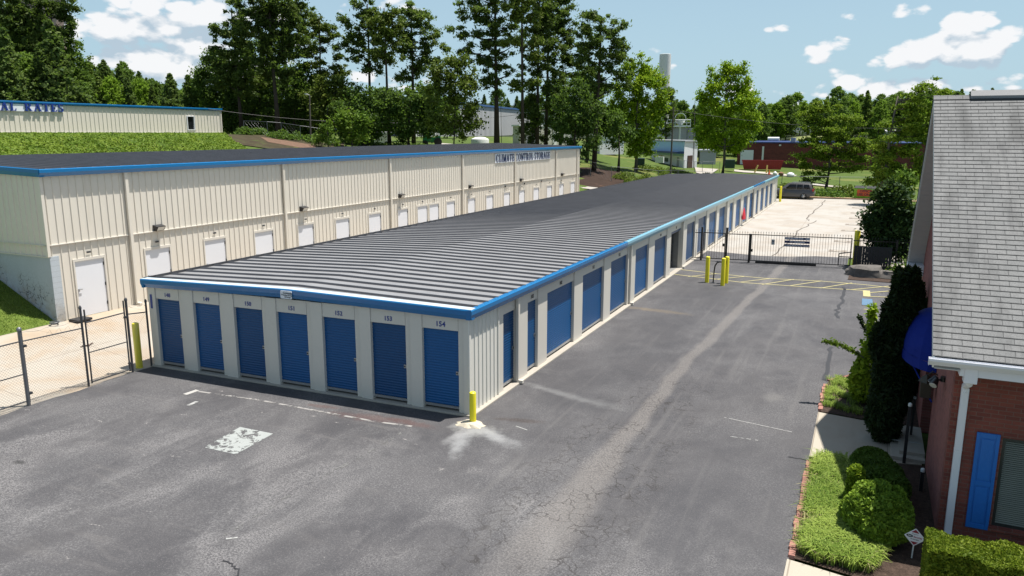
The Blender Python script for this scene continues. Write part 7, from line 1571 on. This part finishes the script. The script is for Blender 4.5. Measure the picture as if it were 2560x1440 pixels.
# pale blue and white block building, tank tower, platform
def wallbox(name, label, pts, z0, z1, mats, cat='building', roofm=None, over=.3):
    """pts: plan corners"""
    r_ = empty(name, (pts[0][0], pts[0][1], z0), label=label, cat=cat); n = len(pts); o = Vector((pts[0][0], pts[0][1], z0))
    for i in range(n):
        a, b = pts[i], pts[(i + 1) % n]; mb = MB(); mb.add([Vector((*a, z0)) - o, Vector((*b, z0)) - o, Vector((*b, z1)) - o, Vector((*a, z1)) - o], [(0, 1, 2, 3)]); mb.build('wall', mats[i % len(mats)], r_)
    c = sum((Vector(p) for p in pts), Vector((0, 0))) / n
    ov = [(Vector(p) - c) * (1 + over / max(1, (Vector(p) - c).length)) + c for p in pts]; mb = MB(); mb.add([Vector((p.x, p.y, z1 + .003)) - o for p in ov] + [Vector((p.x, p.y, z1 + .26)) - o for p in ov], [tuple(range(n))[::-1], tuple(range(n, 2 * n))] + [(i, (i + 1) % n, n + (i + 1) % n, n + i) for i in range(n)]); mb.build('roof', roofm or MT['greywall'], r_)
    return r_
def xy(px, D): v = on(px, D); return (v.x, v.y)
zb = gh(*xy(1712, 136)) - .3; kz = lambda py, D: CAM.z - (py - 332.5) * D / F
cw = (xy(1630, 150), xy(1712, 136), xy(1745, 142)); c4 = (cw[0][0] + cw[2][0] - cw[1][0], cw[0][1] + cw[2][1] - cw[1][1])
wb = wallbox('block_building', 'pale blue and white flat roofed building below the tank tower', [cw[0], cw[1], cw[2], c4], zb, kz(353, 136), [MT['skywall'], MT['white'], MT['white'], MT['white']])
def panel(parent, A_, B_, t0, t1, z0, z1, m, name, off=.05, th=.05):
    A_, B_ = Vector(A_), Vector(B_); d_ = B_ - A_; n_ = Vector((d_.y, -d_.x)).normalized()
    a = A_ + d_ * t0; b = A_ + d_ * t1; o = parent.location; mb = MB()
    mb.hexa([(*(a + n_ * off), z0), (*(b + n_ * off), z0), (*(b + n_ * .004), z0), (*(a + n_ * .004), z0)], [(*(a + n_ * off), z1), (*(b + n_ * off), z1), (*(b + n_ * .004), z1), (*(a + n_ * .004), z1)])
    ob = mb.build(name, m, None); ob.parent = parent; ob.matrix_parent_inverse = Matrix.Translation(-Vector(o)); return ob
zl = lambda py: kz(py, 138)
panel(wb, cw[0], cw[1], .0, 1.0, zb, zl(386), MT['white'], 'lower_wall', .08)
panel(wb, cw[0], cw[1], .08, 1.0, zl(380), zl(375), pm('navy awning', (.01, .04, .16), .5), 'awning', 1.3)
panel(wb, cw[0], cw[1], .30, .40, zl(402), zl(388), MT['glass'], 'window', .12); panel(wb, cw[0], cw[1], .44, .56, zl(402), zl(393), MT['utilgreen'], 'window', .12); panel(wb, cw[0], cw[1], .82, .88, zl(420), zl(389), MT['greywall'], 'door', .12)
panel(wb, cw[1], cw[2], .25, .60, zb + .1, zl(385), MT['browndoor'], 'door', .12)
a = on(1651, 133); mb = MB(); mb.box(-.7, .7, -.3, .3, .6, 1.6); mb.lathe((-.2, -.31, 1.1), [(.02, 0)], 4) if 0 else None; mb.build('air_conditioner', MT['offwhite'], None, loc=a, label='white outdoor air conditioner by the pale blue building', cat='air conditioner')
tw_ = on(1655, 185); zt = kz(150, 185); mb = MB(); r_ = 27 / 2 * 185 / F; mb.lathe((0, 0, 0), [(r_, -2), (r_, zt - tw_.z - .4), (r_ * .985, zt - tw_.z), (r_ * .9, zt - tw_.z + .05), (.01, zt - tw_.z + .1)], 36); sl_ = mb.build('tank_tower', MT['silo'], None, smooth=True, loc=tw_, label='tall plain white cylindrical tank tower behind the bright green tree', cat='tower')
pf = empty('roof_platform', on(1703, 165), label='grey steel platform with railing, dish and hopper beside the tank tower', cat='platform'); pf.rotation_euler = (0, 0, math.atan2(-pf.location.x, pf.location.y)); kk = 165 / F; z_ = lambda py: kz(py, 165) - pf.location.z
X_ = lambda px: (px - 1703) * kk
mb = MB(); mb.box(X_(1664), X_(1735), 0, 6, z_(370), z_(320)); mb.build('machine_house', MT['greywall'], pf)
mb = MB(); mb.box(X_(1668), X_(1724), -.6, 5, z_(318), z_(314)); mb.build('deck', MT['offwhite'], pf)
mb = MB()
for px in (1669, 1678, 1687, 1696, 1705, 1714, 1723): mb.tube([(X_(px), -.5, z_(316)), (X_(px), -.5, z_(301))], .06, 5)
for py in (301, 308): mb.tube([(X_(1669), -.5, z_(py)), (X_(1723), -.5, z_(py))], .06, 5)
mb.build('railing', MT['offwhite'], pf)
mb = MB(); mb.tube([(X_(1699), 0, z_(350)), (X_(1699), 0, z_(318))], .22, 8); mb.lathe((X_(1699), 1, 0), [(.1, z_(316)), (1.0, z_(304)), (1.0, z_(300))], 14); mb.build('hopper', MT['offwhite'], pf)
mb = MB(); c = Vector((X_(1699), .5, z_(298))); n = 12
for i in range(n): a0, a1 = math.pi * i / n, math.pi * (i + 1) / n; mb.prism([(0, 0), (0, 1.6), (.0, 1.6)][:0] or [(-.8, 0), (.8, 0), (.8, .12), (-.8, .12)], c + Vector((1.05 * math.cos(a0), 0, 1.05 * math.sin(a0))), c + Vector((1.05 * math.cos(a1), 0, 1.05 * math.sin(a1))), (0, 1, 0), (math.cos(a0), 0, math.sin(a0)))
mb.build('hood', MT['offwhite'], pf)
mb = MB(); 
for px in (1716, 1731): mb.tube([(X_(px), -.4, z_(350)), (X_(px), -.4, z_(326)), (X_(px) + .3, -.4, z_(323)), (X_(px) + .5, -.4, z_(328))], .09, 6)
mb.build('pipe', MT['galv'], pf)
# striped warehouse
def stripemat():
    m = pm('ribbed warehouse cladding', (.60, .60, .58), .6, 0, .04); t = m.node_tree; b = t.nodes['Principled BSDF']; tc = N(t, 'ShaderNodeTexCoord'); sp = N(t, 'ShaderNodeSeparateXYZ'); L(t, tc.outputs['Object'], sp.inputs[0]); src = b.inputs['Base Color'].links[0].from_socket
    f = M(t, 'GREATER_THAN', M(t, 'FRACT', M(t, 'DIVIDE', sp.outputs[0], 1.15)), .46); n = RAMP(t, NOISE(t, tc.outputs['Object'], .12, 1), .55, .56)
    c = MIX(t, f, src, (.17, .17, .18)); L(t, c, b.inputs['Base Color']); return m
A0_ = Vector(xy(1040, 176)); B0_ = Vector(xy(1325, 268)); wdir = B0_ - A0_; Lw = wdir.length; z0 = 6.3; z1w = kz(263, 200) ; wh_ = empty('warehouse', (A0_.x, A0_.y, z0), math.atan2(wdir.y, wdir.x), label='large grey and white striped warehouse on the grassy rise', cat='building')
mb = MB(); mb.box(0, Lw, 0, 40, 0, z1w - z0); mb.build('wall', stripemat(), wh_); mb = MB(); mb.box(-.3, Lw + .3, -.3, 40, z1w - z0 + .002, z1w - z0 + .5); mb.build('roof', pm('blue roof edge', (.04, .10, .24), .5), wh_)
mb = MB(); mb.box(Lw * .25, Lw * .25 + 2, 1, 4, z1w - z0 + .5, z1w - z0 + 1.8); mb.build('roof_unit', MT['offwhite'], wh_)
# cream workshop
w0, w1, w2 = xy(1282, 132), xy(1300, 126), xy(1425, 140); zk = gh(*w1) - .3; ck = (w0[0] + w2[0] - w1[0], w0[1] + w2[1] - w1[1])
wk = wallbox('workshop', 'low cream workshop with white eave behind the right pine trunks', [w0, w1, w2, ck], zk, kz(316, 126), [pm('workshop cream', (.42, .42, .36), .6, 0, .05)], roofm=MT['white'])
panel(wk, w1, w2, .10, .28, zk + .1, kz(325, 128), MT['greywall'], 'roller_door', .1); panel(wk, w1, w2, .62, .70, zk + .1, kz(328, 132), MT['offwhite'], 'door', .1)
g0_, g1_, g2_ = xy(1352, 175), xy(1368, 170), xy(1440, 178); gk = (g0_[0] + g2_[0] - g1_[0], g0_[1] + g2_[1] - g1_[1]); wallbox('grey_shed', 'grey flat roofed shed behind the cream workshop', [g0_, g1_, g2_, gk], 5.5, kz(287, 172), [MT['greywall']], roofm=MT['white'])
g0_, g1_, g2_ = xy(1480, 140), xy(1500, 136), xy(1560, 140); gk = (g0_[0] + g2_[0] - g1_[0], g0_[1] + g2_[1] - g1_[1]); wallbox('white_shed', 'white shed glimpsed under the trees left of the bright maple', [g0_, g1_, g2_, gk], gh(*g1_) - .2, kz(340, 136), [MT['white']], roofm=MT['white'])
g0_, g1_, g2_ = xy(630, 138), xy(640, 134), xy(740, 136); gk = (g0_[0] + g2_[0] - g1_[0], g0_[1] + g2_[1] - g1_[1]); wallbox('white_roofed_shed', 'white roofed shed seen low between the left pine trunks', [g0_, g1_, g2_, gk], gh(*g1_) - .2, kz(336, 134), [MT['rust']], roofm=MT['white'])
wallbox('grey_shed', 'dark grey open shed between the white building and the tall maple', [xy(1748, 158), xy(1752, 152), xy(1792, 154), xy(1790, 162)], gh(*xy(1770, 154)) - .2, kz(374, 154), [MT['blackmat'], MT['greywall'], MT['greywall']], roofm=MT['greywall'])
# hilltop house with an orange roof
v = ray(97, 60); h_ = Vector((v.x, v.y, 0)).length; hp = CAM + v * (190 / h_); hz = gh(hp.x, hp.y); hh = empty('hilltop_house', (hp.x, hp.y, hz), math.atan2(-hp.x, hp.y), label='house with orange roof glimpsed through the trees on the hilltop', cat='house')
zt_ = CAM.z + (332.5 - 38) * 190 / F - hz; mb = MB(); mb.box(-4.5, 4.5, 0, 8, 0, zt_); mb.build('wall', pm('peach stucco', (.42, .30, .24), .8), hh)
mb = MB(); mb.hexa([(-5.2, -.7, zt_), (5.2, -.7, zt_), (5.2, 8.7, zt_), (-5.2, 8.7, zt_)], [(-2, 3, zt_ + 2.3), (2, 3, zt_ + 2.3), (2, 5, zt_ + 2.3), (-2, 5, zt_ + 2.3)]); mb.build('roof', pm('orange roof', (.50, .16, .08), .8, 0, .1), hh)
# trailer, green machine, tank, utility boxes
tr_, wd, h = boxthing('box_trailer', 'white box trailer parked behind the slim bare pine trunk', 'trailer', 930, 978, 361, 330, 118, 2.4, MT['white'])
for x in (.25, .33): mb = MB(); mb.lathe((0, 0, 0), [(.12, -.1), (.38, -.1), (.38, .1), (.12, .1)], 14); o = mb.build('wheel', MT['tyre'], tr_); o.location = (wd * x, -.02, .12); o.rotation_euler = (rad(90), 0, 0)
gmn = empty('green_machine', on(1080, 118), label='green tractor like machine with large wheels behind the building roof', cat='tractor'); gmn.rotation_euler = (0, 0, math.atan2(-gmn.location.x, gmn.location.y)); gmn.location.z = kz(364, 118)
mb = MB(); mb.box(-1.3, .6, 0, 1.6, .6, 1.3); mb.hexa([(-1.3, .1, 1.3), (-.3, .1, 1.3), (-.3, 1.5, 1.3), (-1.3, 1.5, 1.3)], [(-1.2, .2, 1.7), (-.4, .2, 1.7), (-.4, 1.4, 1.7), (-1.2, 1.4, 1.7)]); mb.build('body', MT['green'], gmn, bevel=.05)
mb = MB(); 
for x, y in ((.1, .1), (1.2, .1), (.1, 1.5), (1.2, 1.5)): mb.tube([(x, y, 1.2), (x, y, 2.1)], .05, 6)
mb.box(0, 1.3, 0, 1.6, 2.1, 2.2); mb.box(.5, 1.3, .1, 1.5, .9, 1.5); mb.build('cab', MT['green'], gmn)
for x, r_ in ((-1.0, .42), (.9, .60)):
    mb = MB(); mb.lathe((0, 0, 0), [(r_ * .3, -.15), (r_, -.15), (r_, .15), (r_ * .3, .15)], 18); o = mb.build('wheel', MT['tyre'], gmn); o.location = (x, -.1, r_ + .02); o.rotation_euler = (rad(90), 0, 0)
tk_ = on(1200, 112); mb = MB(); mb.lathe((0, 0, 0), [(1.28, -.3), (1.3, .9), (1.25, 1.0), (.7, 1.25), (.2, 1.3), (.01, 1.3)], 24); mb.build('water_tank', MT['offwhite'], None, smooth=True, loc=Vector((tk_.x, tk_.y, kz(364, 112))), label='squat round white tank beside the thick dark pine trunk', cat='tank')
boxthing('utility_cabinet', 'dark green utility cabinet under the bright green maple', 'utility cabinet', 1593, 1611, 417, 392, 116, 1.6, MT['utilgreen']); boxthing('utility_cabinet', 'dark green utility cabinet right of the tall maple trunk', 'utility cabinet', 1813, 1836, 414, 394, 138, 1.8, MT['utilgreen'])
# utility trucks on the far rise
def truck(px, py, D, label, name='utility_truck'):
    kk = D / F; a = on(px, D, py); r_ = empty(name, (a.x, a.y, kz(py, D)), math.atan2(-a.x, a.y), label=label, cat='truck')
    mb = MB(); mb.box(-2.1, -.5, 0, 1.9, .45, 1.1); mb.hexa([(-1.5, .1, 1.1), (-.3, .1, 1.1), (-.3, 1.8, 1.1), (-1.5, 1.8, 1.1)], [(-1.1, .2, 1.8), (-.4, .2, 1.8), (-.4, 1.7, 1.8), (-1.1, 1.7, 1.8)]); mb.build('cab', MT['white'], r_, bevel=.04)
    mb = MB(); mb.box(-.2, 2.4, 0, 1.9, .5, 1.5); mb.build('body', MT['white'], r_); mb = MB(); mb.tube([(-1.2, .9, 2.0), (2.2, .9, 2.2)], .12, 6); mb.build('boom', MT['offwhite'], r_)
    mb = MB(); mb.box(-1.05, -.55, -.01, .0 - .002, 1.15, 1.6); mb.build('window', MT['glass'], r_)
    for x in (-1.5, 1.5): mb = MB(); mb.lathe((0, 0, 0), [(.12, -.12), (.40, -.12), (.40, .12), (.12, .12)], 14); o = mb.build('wheel', MT['tyre'], r_); o.location = (x, .0, .4); o.rotation_euler = (rad(90), 0, 0)
    return r_
truck(2003, 336, 205, 'small white utility truck on the sunny rise right of centre')
a = on(2228, 200, 336); mb = MB(); mb.tube([(-2, 0, 1.2), (2, 0, 1.2)], .55, 14); mb.box(-1.6, 1.6, -.4, .4, 0, .7); mb.build('gas_tank', MT['white'], None, loc=Vector((a.x, a.y, kz(341, 200))), label='white horizontal tank seen between the willow oaks', cat='tank')
# poles, wires
def pole(px_b, px_t, py_t, D, r, label, name='utility_pole', m=None, parts=()):
    b = on(px_b, D, 360); kk = D / F; v = ray(px_t, py_t); h_ = Vector((v.x, v.y, 0)).length; t_ = CAM + v * (D / h_); root = empty(name, b, label=label, cat='pole'); mb = MB(); mb.tube([Vector((0, 0, -.4)), t_ - b], [r, r * .72], 10); mb.build('shaft', m or MT['pole'], root, smooth=True); root['_t'] = tuple(t_); return root, t_, b
p1, t1_, b1_ = pole(1679, 1684, 268, 112, .14, 'leaning wooden utility pole before the pale blue building')
p2, t2_, b2_ = pole(777, 774, 238, 100, .10, 'slim wooden lamp pole in front of the olive cedar', 'lamp_pole'); mb = MB(); mb.tube([t2_ - b2_, t2_ - b2_ + Vector((-.4, 0, .15))], .03, 6); mb.box((t2_ - b2_).x - .6, (t2_ - b2_).x - .3, -.12, .12, (t2_ - b2_).z + .08, (t2_ - b2_).z + .2); mb.build('lamp_head', MT['lens'], p2)
p3, t3_, b3_ = pole(1367, 1368, 265, 118, .13, 'grey utility pole with crossarm beside the right pine trunks'); q = t3_ - b3_; mb = MB(); mb.box(q.x - .9, q.x + .9, q.y - .06, q.y + .06, q.z - .55, q.z - .42); mb.build('crossarm', MT['pole'], p3)
p4, t4_, b4_ = pole(1254, 1252, 246, 120, .05, 'thin black lamp post right of the thick dark pine', 'lamp_post', MT['black'])
p5, t5_, b5_ = pole(1737, 1737, 258, 140, .07, 'thin dark pole left of the tall maple', 'utility_pole')
for pp in (p1, p2, p3, p4, p5): del pp['_t']
def cable(a, b, sag, label, r=.022):
    pts = [a.lerp(b, i / 24) - Vector((0, 0, sag * 4 * (i / 24) * (1 - i / 24))) for i in range(25)]; mb = MB(); mb.tube(pts, r, 4); mb.build('overhead_cable', MT['blackmat'], None, label=label, cat='cable', group='overhead cables')
cable(t3_ - Vector((0, 0, .5)), t1_ - Vector((0, 0, .4)), .5, 'overhead cable from the crossarm pole to the leaning pole'); v = ray(520, 272); cable(CAM + v * (104 / Vector((v.x, v.y)).length), t3_ - Vector((0, 0, .6)), 1.8, 'long overhead cable crossing the pine trunks from the left')
v = ray(2330, 318); cable(t1_ - Vector((0, 0, .4)), CAM + v * (150 / Vector((v.x, v.y)).length), 1.0, 'overhead cable from the leaning pole towards the willow oaks')
# far chain link fences with thin posts
def farfence(cols, D0, h, label, step=None):
    fe_ = empty('chain_link_fence', (0, 0, 0), label=label, cat='fence', group=None); mp_ = MB(); pts = []
    for px, D in cols: p = on(px, D); pts.append(p); 
    for p in pts:
        mb = MB(); mb.tube([p - Vector((0, 0, .1)), p + Vector((0, 0, h))], .035, 6); mb.build('post', MT['galv'], fe_)
    mb = MB()
    for a, b in zip(pts[:-1], pts[1:]): mb.tube([a + Vector((0, 0, h - .03)), b + Vector((0, 0, h - .03))], .022, 5)
    mb.build('rail', MT['galv'], fe_)
    mb = MB()
    for a, b in zip(pts[:-1], pts[1:]):
        n = int((b - a).length / .45)
        for i in range(n):
            t0 = i / n; p = a.lerp(b, t0); q = a.lerp(b, min(1, t0 + h / (b - a).length)); mb.tube([p, q + Vector((0, 0, h - .03))], .0028, 3, cap=False); mb.tube([p + Vector((0, 0, h - .03)), q], .0028, 3, cap=False)
    mb.build('mesh', MT['galv'], fe_)
farfence([(1410, 100), (1478, 99), (1531, 98), (1590, 98), (1650, 100), (1700, 103), (1790, 106)], 0, 1.9, 'far chain link fence along the bare soil mound and bushes')
farfence([(1695, 128), (1713, 128), (1740, 130), (1760, 132), (1785, 133), (1803, 134)], 0, 1.7, 'chain link fence beside the pale blue building')
farfence([(1962, 100), (2108, 101), (2182, 102), (2300, 104)], 0, 2.1, 'thin chain link fence behind the charcoal car and the dumpster')
farfence([(612, 104), (670, 102), (705, 102), (752, 101), (820, 101)], 0, 1.7, 'chain link fence among the weeds by the left pine trunks')

# ================================================================== BANKS AND GROUND COVER
def on_xy(x, y, dz=0): return (x, y, gh(x, y) + dz)
# clipped ground cover on the terrace bank
n = 165000; X_ = rng.uniform(-72.6, -53, n); Y_ = rng.uniform(34, 90, n); Z_ = np.array([gh(a, b) for a, b in zip(X_, Y_)])
keep = np.ones(n, bool)
for i in range(n):
    if mnoise.noise(Vector((X_[i] * .25, Y_[i] * .16, 3))) < -.50: keep[i] = False
    if proj((X_[i], Y_[i], Z_[i]))[0] > 560 + (7.0 - Z_[i]) * 36 + 10 * mnoise.noise(Vector((X_[i] * .6, 7, 1))): keep[i] = False
    if Y_[i] > 88 + 4 * mnoise.noise(Vector((X_[i] * .3, 2, 1))): keep[i] = False
B_ = np.stack([X_, Y_, Z_ + .02 + .16 * rng.random(n)], 1)[keep]
quads_mesh('ground_cover', B_, .18 * (.6 + .8 * rng.random(len(B_))), 1.2, np.array([.9, 0, 1.5]), LM['ivy'], label='bright green ground cover carpeting the bank below the upper building', cat='ground cover', kind='stuff')
patch('bank_soil', [(-74.6, y) for y in (30, 50, 70, 80)], [(-53, y) for y in (30, 50, 70, 80)], 10, pm('bank soil', (.13, .14, .035), .95, 0, .3, .6, .2, fine=.3, bs=8, dirt=((.22, .12, .07), .5, .55, .7, .7)), .0, 2, **ST)
# bare soil mound with pine straw behind the tall building, kerbed drive and verge
def P2(px, D): v = on(px, D); return (v.x, v.y)
patch('soil_mound', [P2(1395, 92.5), P2(1400, 97), P2(1410, 104)], [P2(1640, 92), P2(1660, 96), P2(1560, 108)], 12, pm('dark mulched soil', (.036, .022, .016), .95, 0, .4, 1.0, .2, fine=.5, bs=6, dirt=((.20, .11, .07), .55, .60, .8, .7)), .03, 4, **ST)
patch('service_drive', [P2(1405, 90.5), P2(1440, 90.6), P2(1500, 89), P2(1540, 86)], [P2(1405, 92.3), P2(1470, 92), P2(1545, 91.6), P2(1640, 91)], 4, MT['lot'], .03, 3, **ST)
patch('wood_floor', [P2(566, 90), P2(566, 100), P2(566, 118)], [P2(860, 90), P2(860, 100), P2(860, 118)], 14, pm('dark straw wood floor', (.045, .036, .020), .95, 0, .4, 1.0, .2, fine=.5, bs=6, dirt=((.05, .075, .015), .5, .5, .7, .7)), .02, 4, **ST)  # dark brown straw and soil under the left pines
patch('pine_straw', [P2(650, 98), P2(670, 94)], [P2(790, 97), P2(800, 93)], 8, pm('pine straw', (.13, .080, .055), .95, 0, .3, 2, .2, fine=.5, bs=9), .05, 4, **ST)
patch('service_drive', [P2(1085, 118), P2(1090, 125)], [P2(1180, 112), P2(1200, 118)], 5, MT['lot'], .04, 3, **ST)
patch('service_drive', [P2(2040, 116), P2(2040, 119)], [P2(2135, 110), P2(2140, 113)], 5, MT['lot'], .06, 3, **ST)
patch('service_drive', [P2(1740, 141), P2(1745, 128)], [P2(1800, 140), P2(1780, 126)], 5, MT['lot'], .05, 3, **ST)
patch('service_drive', [P2(1840, 139), P2(1840, 144)], [P2(1990, 134), P2(2000, 138)], 6, MT['conc2'], .05, 3, **ST)
# undergrowth: weeds and scrub, uncountable
def scrub(spots, label, mat='weed', leaf=.22, dens=260):
    pts = []
    for (px, D, r, h) in spots:
        c = on(px, D); m_ = int(dens * r * max(h, .5)); d = rng.normal(size=(m_, 3)); d /= np.linalg.norm(d, axis=1)[:, None]; q = d * (.4 + .6 * rng.random(m_))[:, None] * np.array([r, r, h]); q[:, 2] = np.abs(q[:, 2]); pts.append(q + np.array(c))
    P_ = np.concatenate(pts); quads_mesh('undergrowth', P_, leaf * (.6 + .8 * rng.random(len(P_))), 1.3, np.array([0, 0, .6]), LM[mat], label=label, cat='undergrowth', kind='stuff')
rr = random.Random(21)
scrub([(px + rr.uniform(-6, 6), rr.uniform(97, 103), rr.uniform(.8, 1.6), rr.uniform(.5, 1.3)) for px in range(1560, 1790, 9)] + [(px, 105, 1.2, .8) for px in range(1790, 1950, 14)] + [(px + rr.uniform(-5, 5), rr.uniform(112, 124), rr.uniform(.8, 1.5), rr.uniform(.4, .9)) for px in range(1600, 1900, 11)], 'sunlit weeds and scrub along the far fence above the low roof')
scrub([(px + rr.uniform(-5, 5), rr.uniform(98, 104), rr.uniform(.6, 1.5), rr.uniform(.4, 1.1)) for px in range(600, 830, 12)] + [(px, 106, 1.0, .6) for px in range(830, 1060, 16)], 'tangled weeds at the foot of the left pines', 'dark')
scrub([(px + rr.uniform(-5, 5), rr.uniform(97.5, 103), rr.uniform(.5, 1.3), rr.uniform(.2, .65)) for px in range(1955, 2240, 11)] + [(px, 100, 1.5, 1.3) for px in (1968, 1980, 2110, 2135)], 'rough weedy growth behind the charcoal car', 'weed')
scrub([(px + rr.uniform(-5, 5), rr.uniform(97, 100), rr.uniform(1.2, 2.0), rr.uniform(.6, .9)) for px in range(2000, 2120, 12)], 'shaded low growth beneath the willow oak', 'dark')
# mown grass blades on the near lawn bank by the long building
n = 42000; X_ = rng.uniform(-33.5, -26.72, n); Y_ = rng.uniform(10.5, 17.74, n); Z_ = np.array([gh(a, b) for a, b in zip(X_, Y_)])
blades('grass', np.stack([X_, Y_, Z_ - .0], 1), .085, .012, 'grass', 'short mown lawn rising beside the block wall', 'lawn')
mb = MB(); vs = []; nx_, ny_ = 14, 14
for j in range(ny_ + 1):
    for i in range(nx_ + 1): x = -40 + (BX + .02 + 40) * i / nx_; y = 4 + (BY0 - .0 - 4) * j / ny_; vs.append((x, y, gh(x, y) + .005))
mb.add(vs, [(j * (nx_ + 1) + i, j * (nx_ + 1) + i + 1, (j + 1) * (nx_ + 1) + i + 1, (j + 1) * (nx_ + 1) + i) for j in range(ny_) for i in range(nx_)]); mb.build('lawn', MT['grasslawn'], **ST)

patch('grassy_rise', [P2(1975, 196), P2(1975, 212)], [P2(2075, 196), P2(2075, 212)], 6, pm('dry grass rise', (.17, .19, .06), .95, 0, .3, .5), .06, 3, **ST)
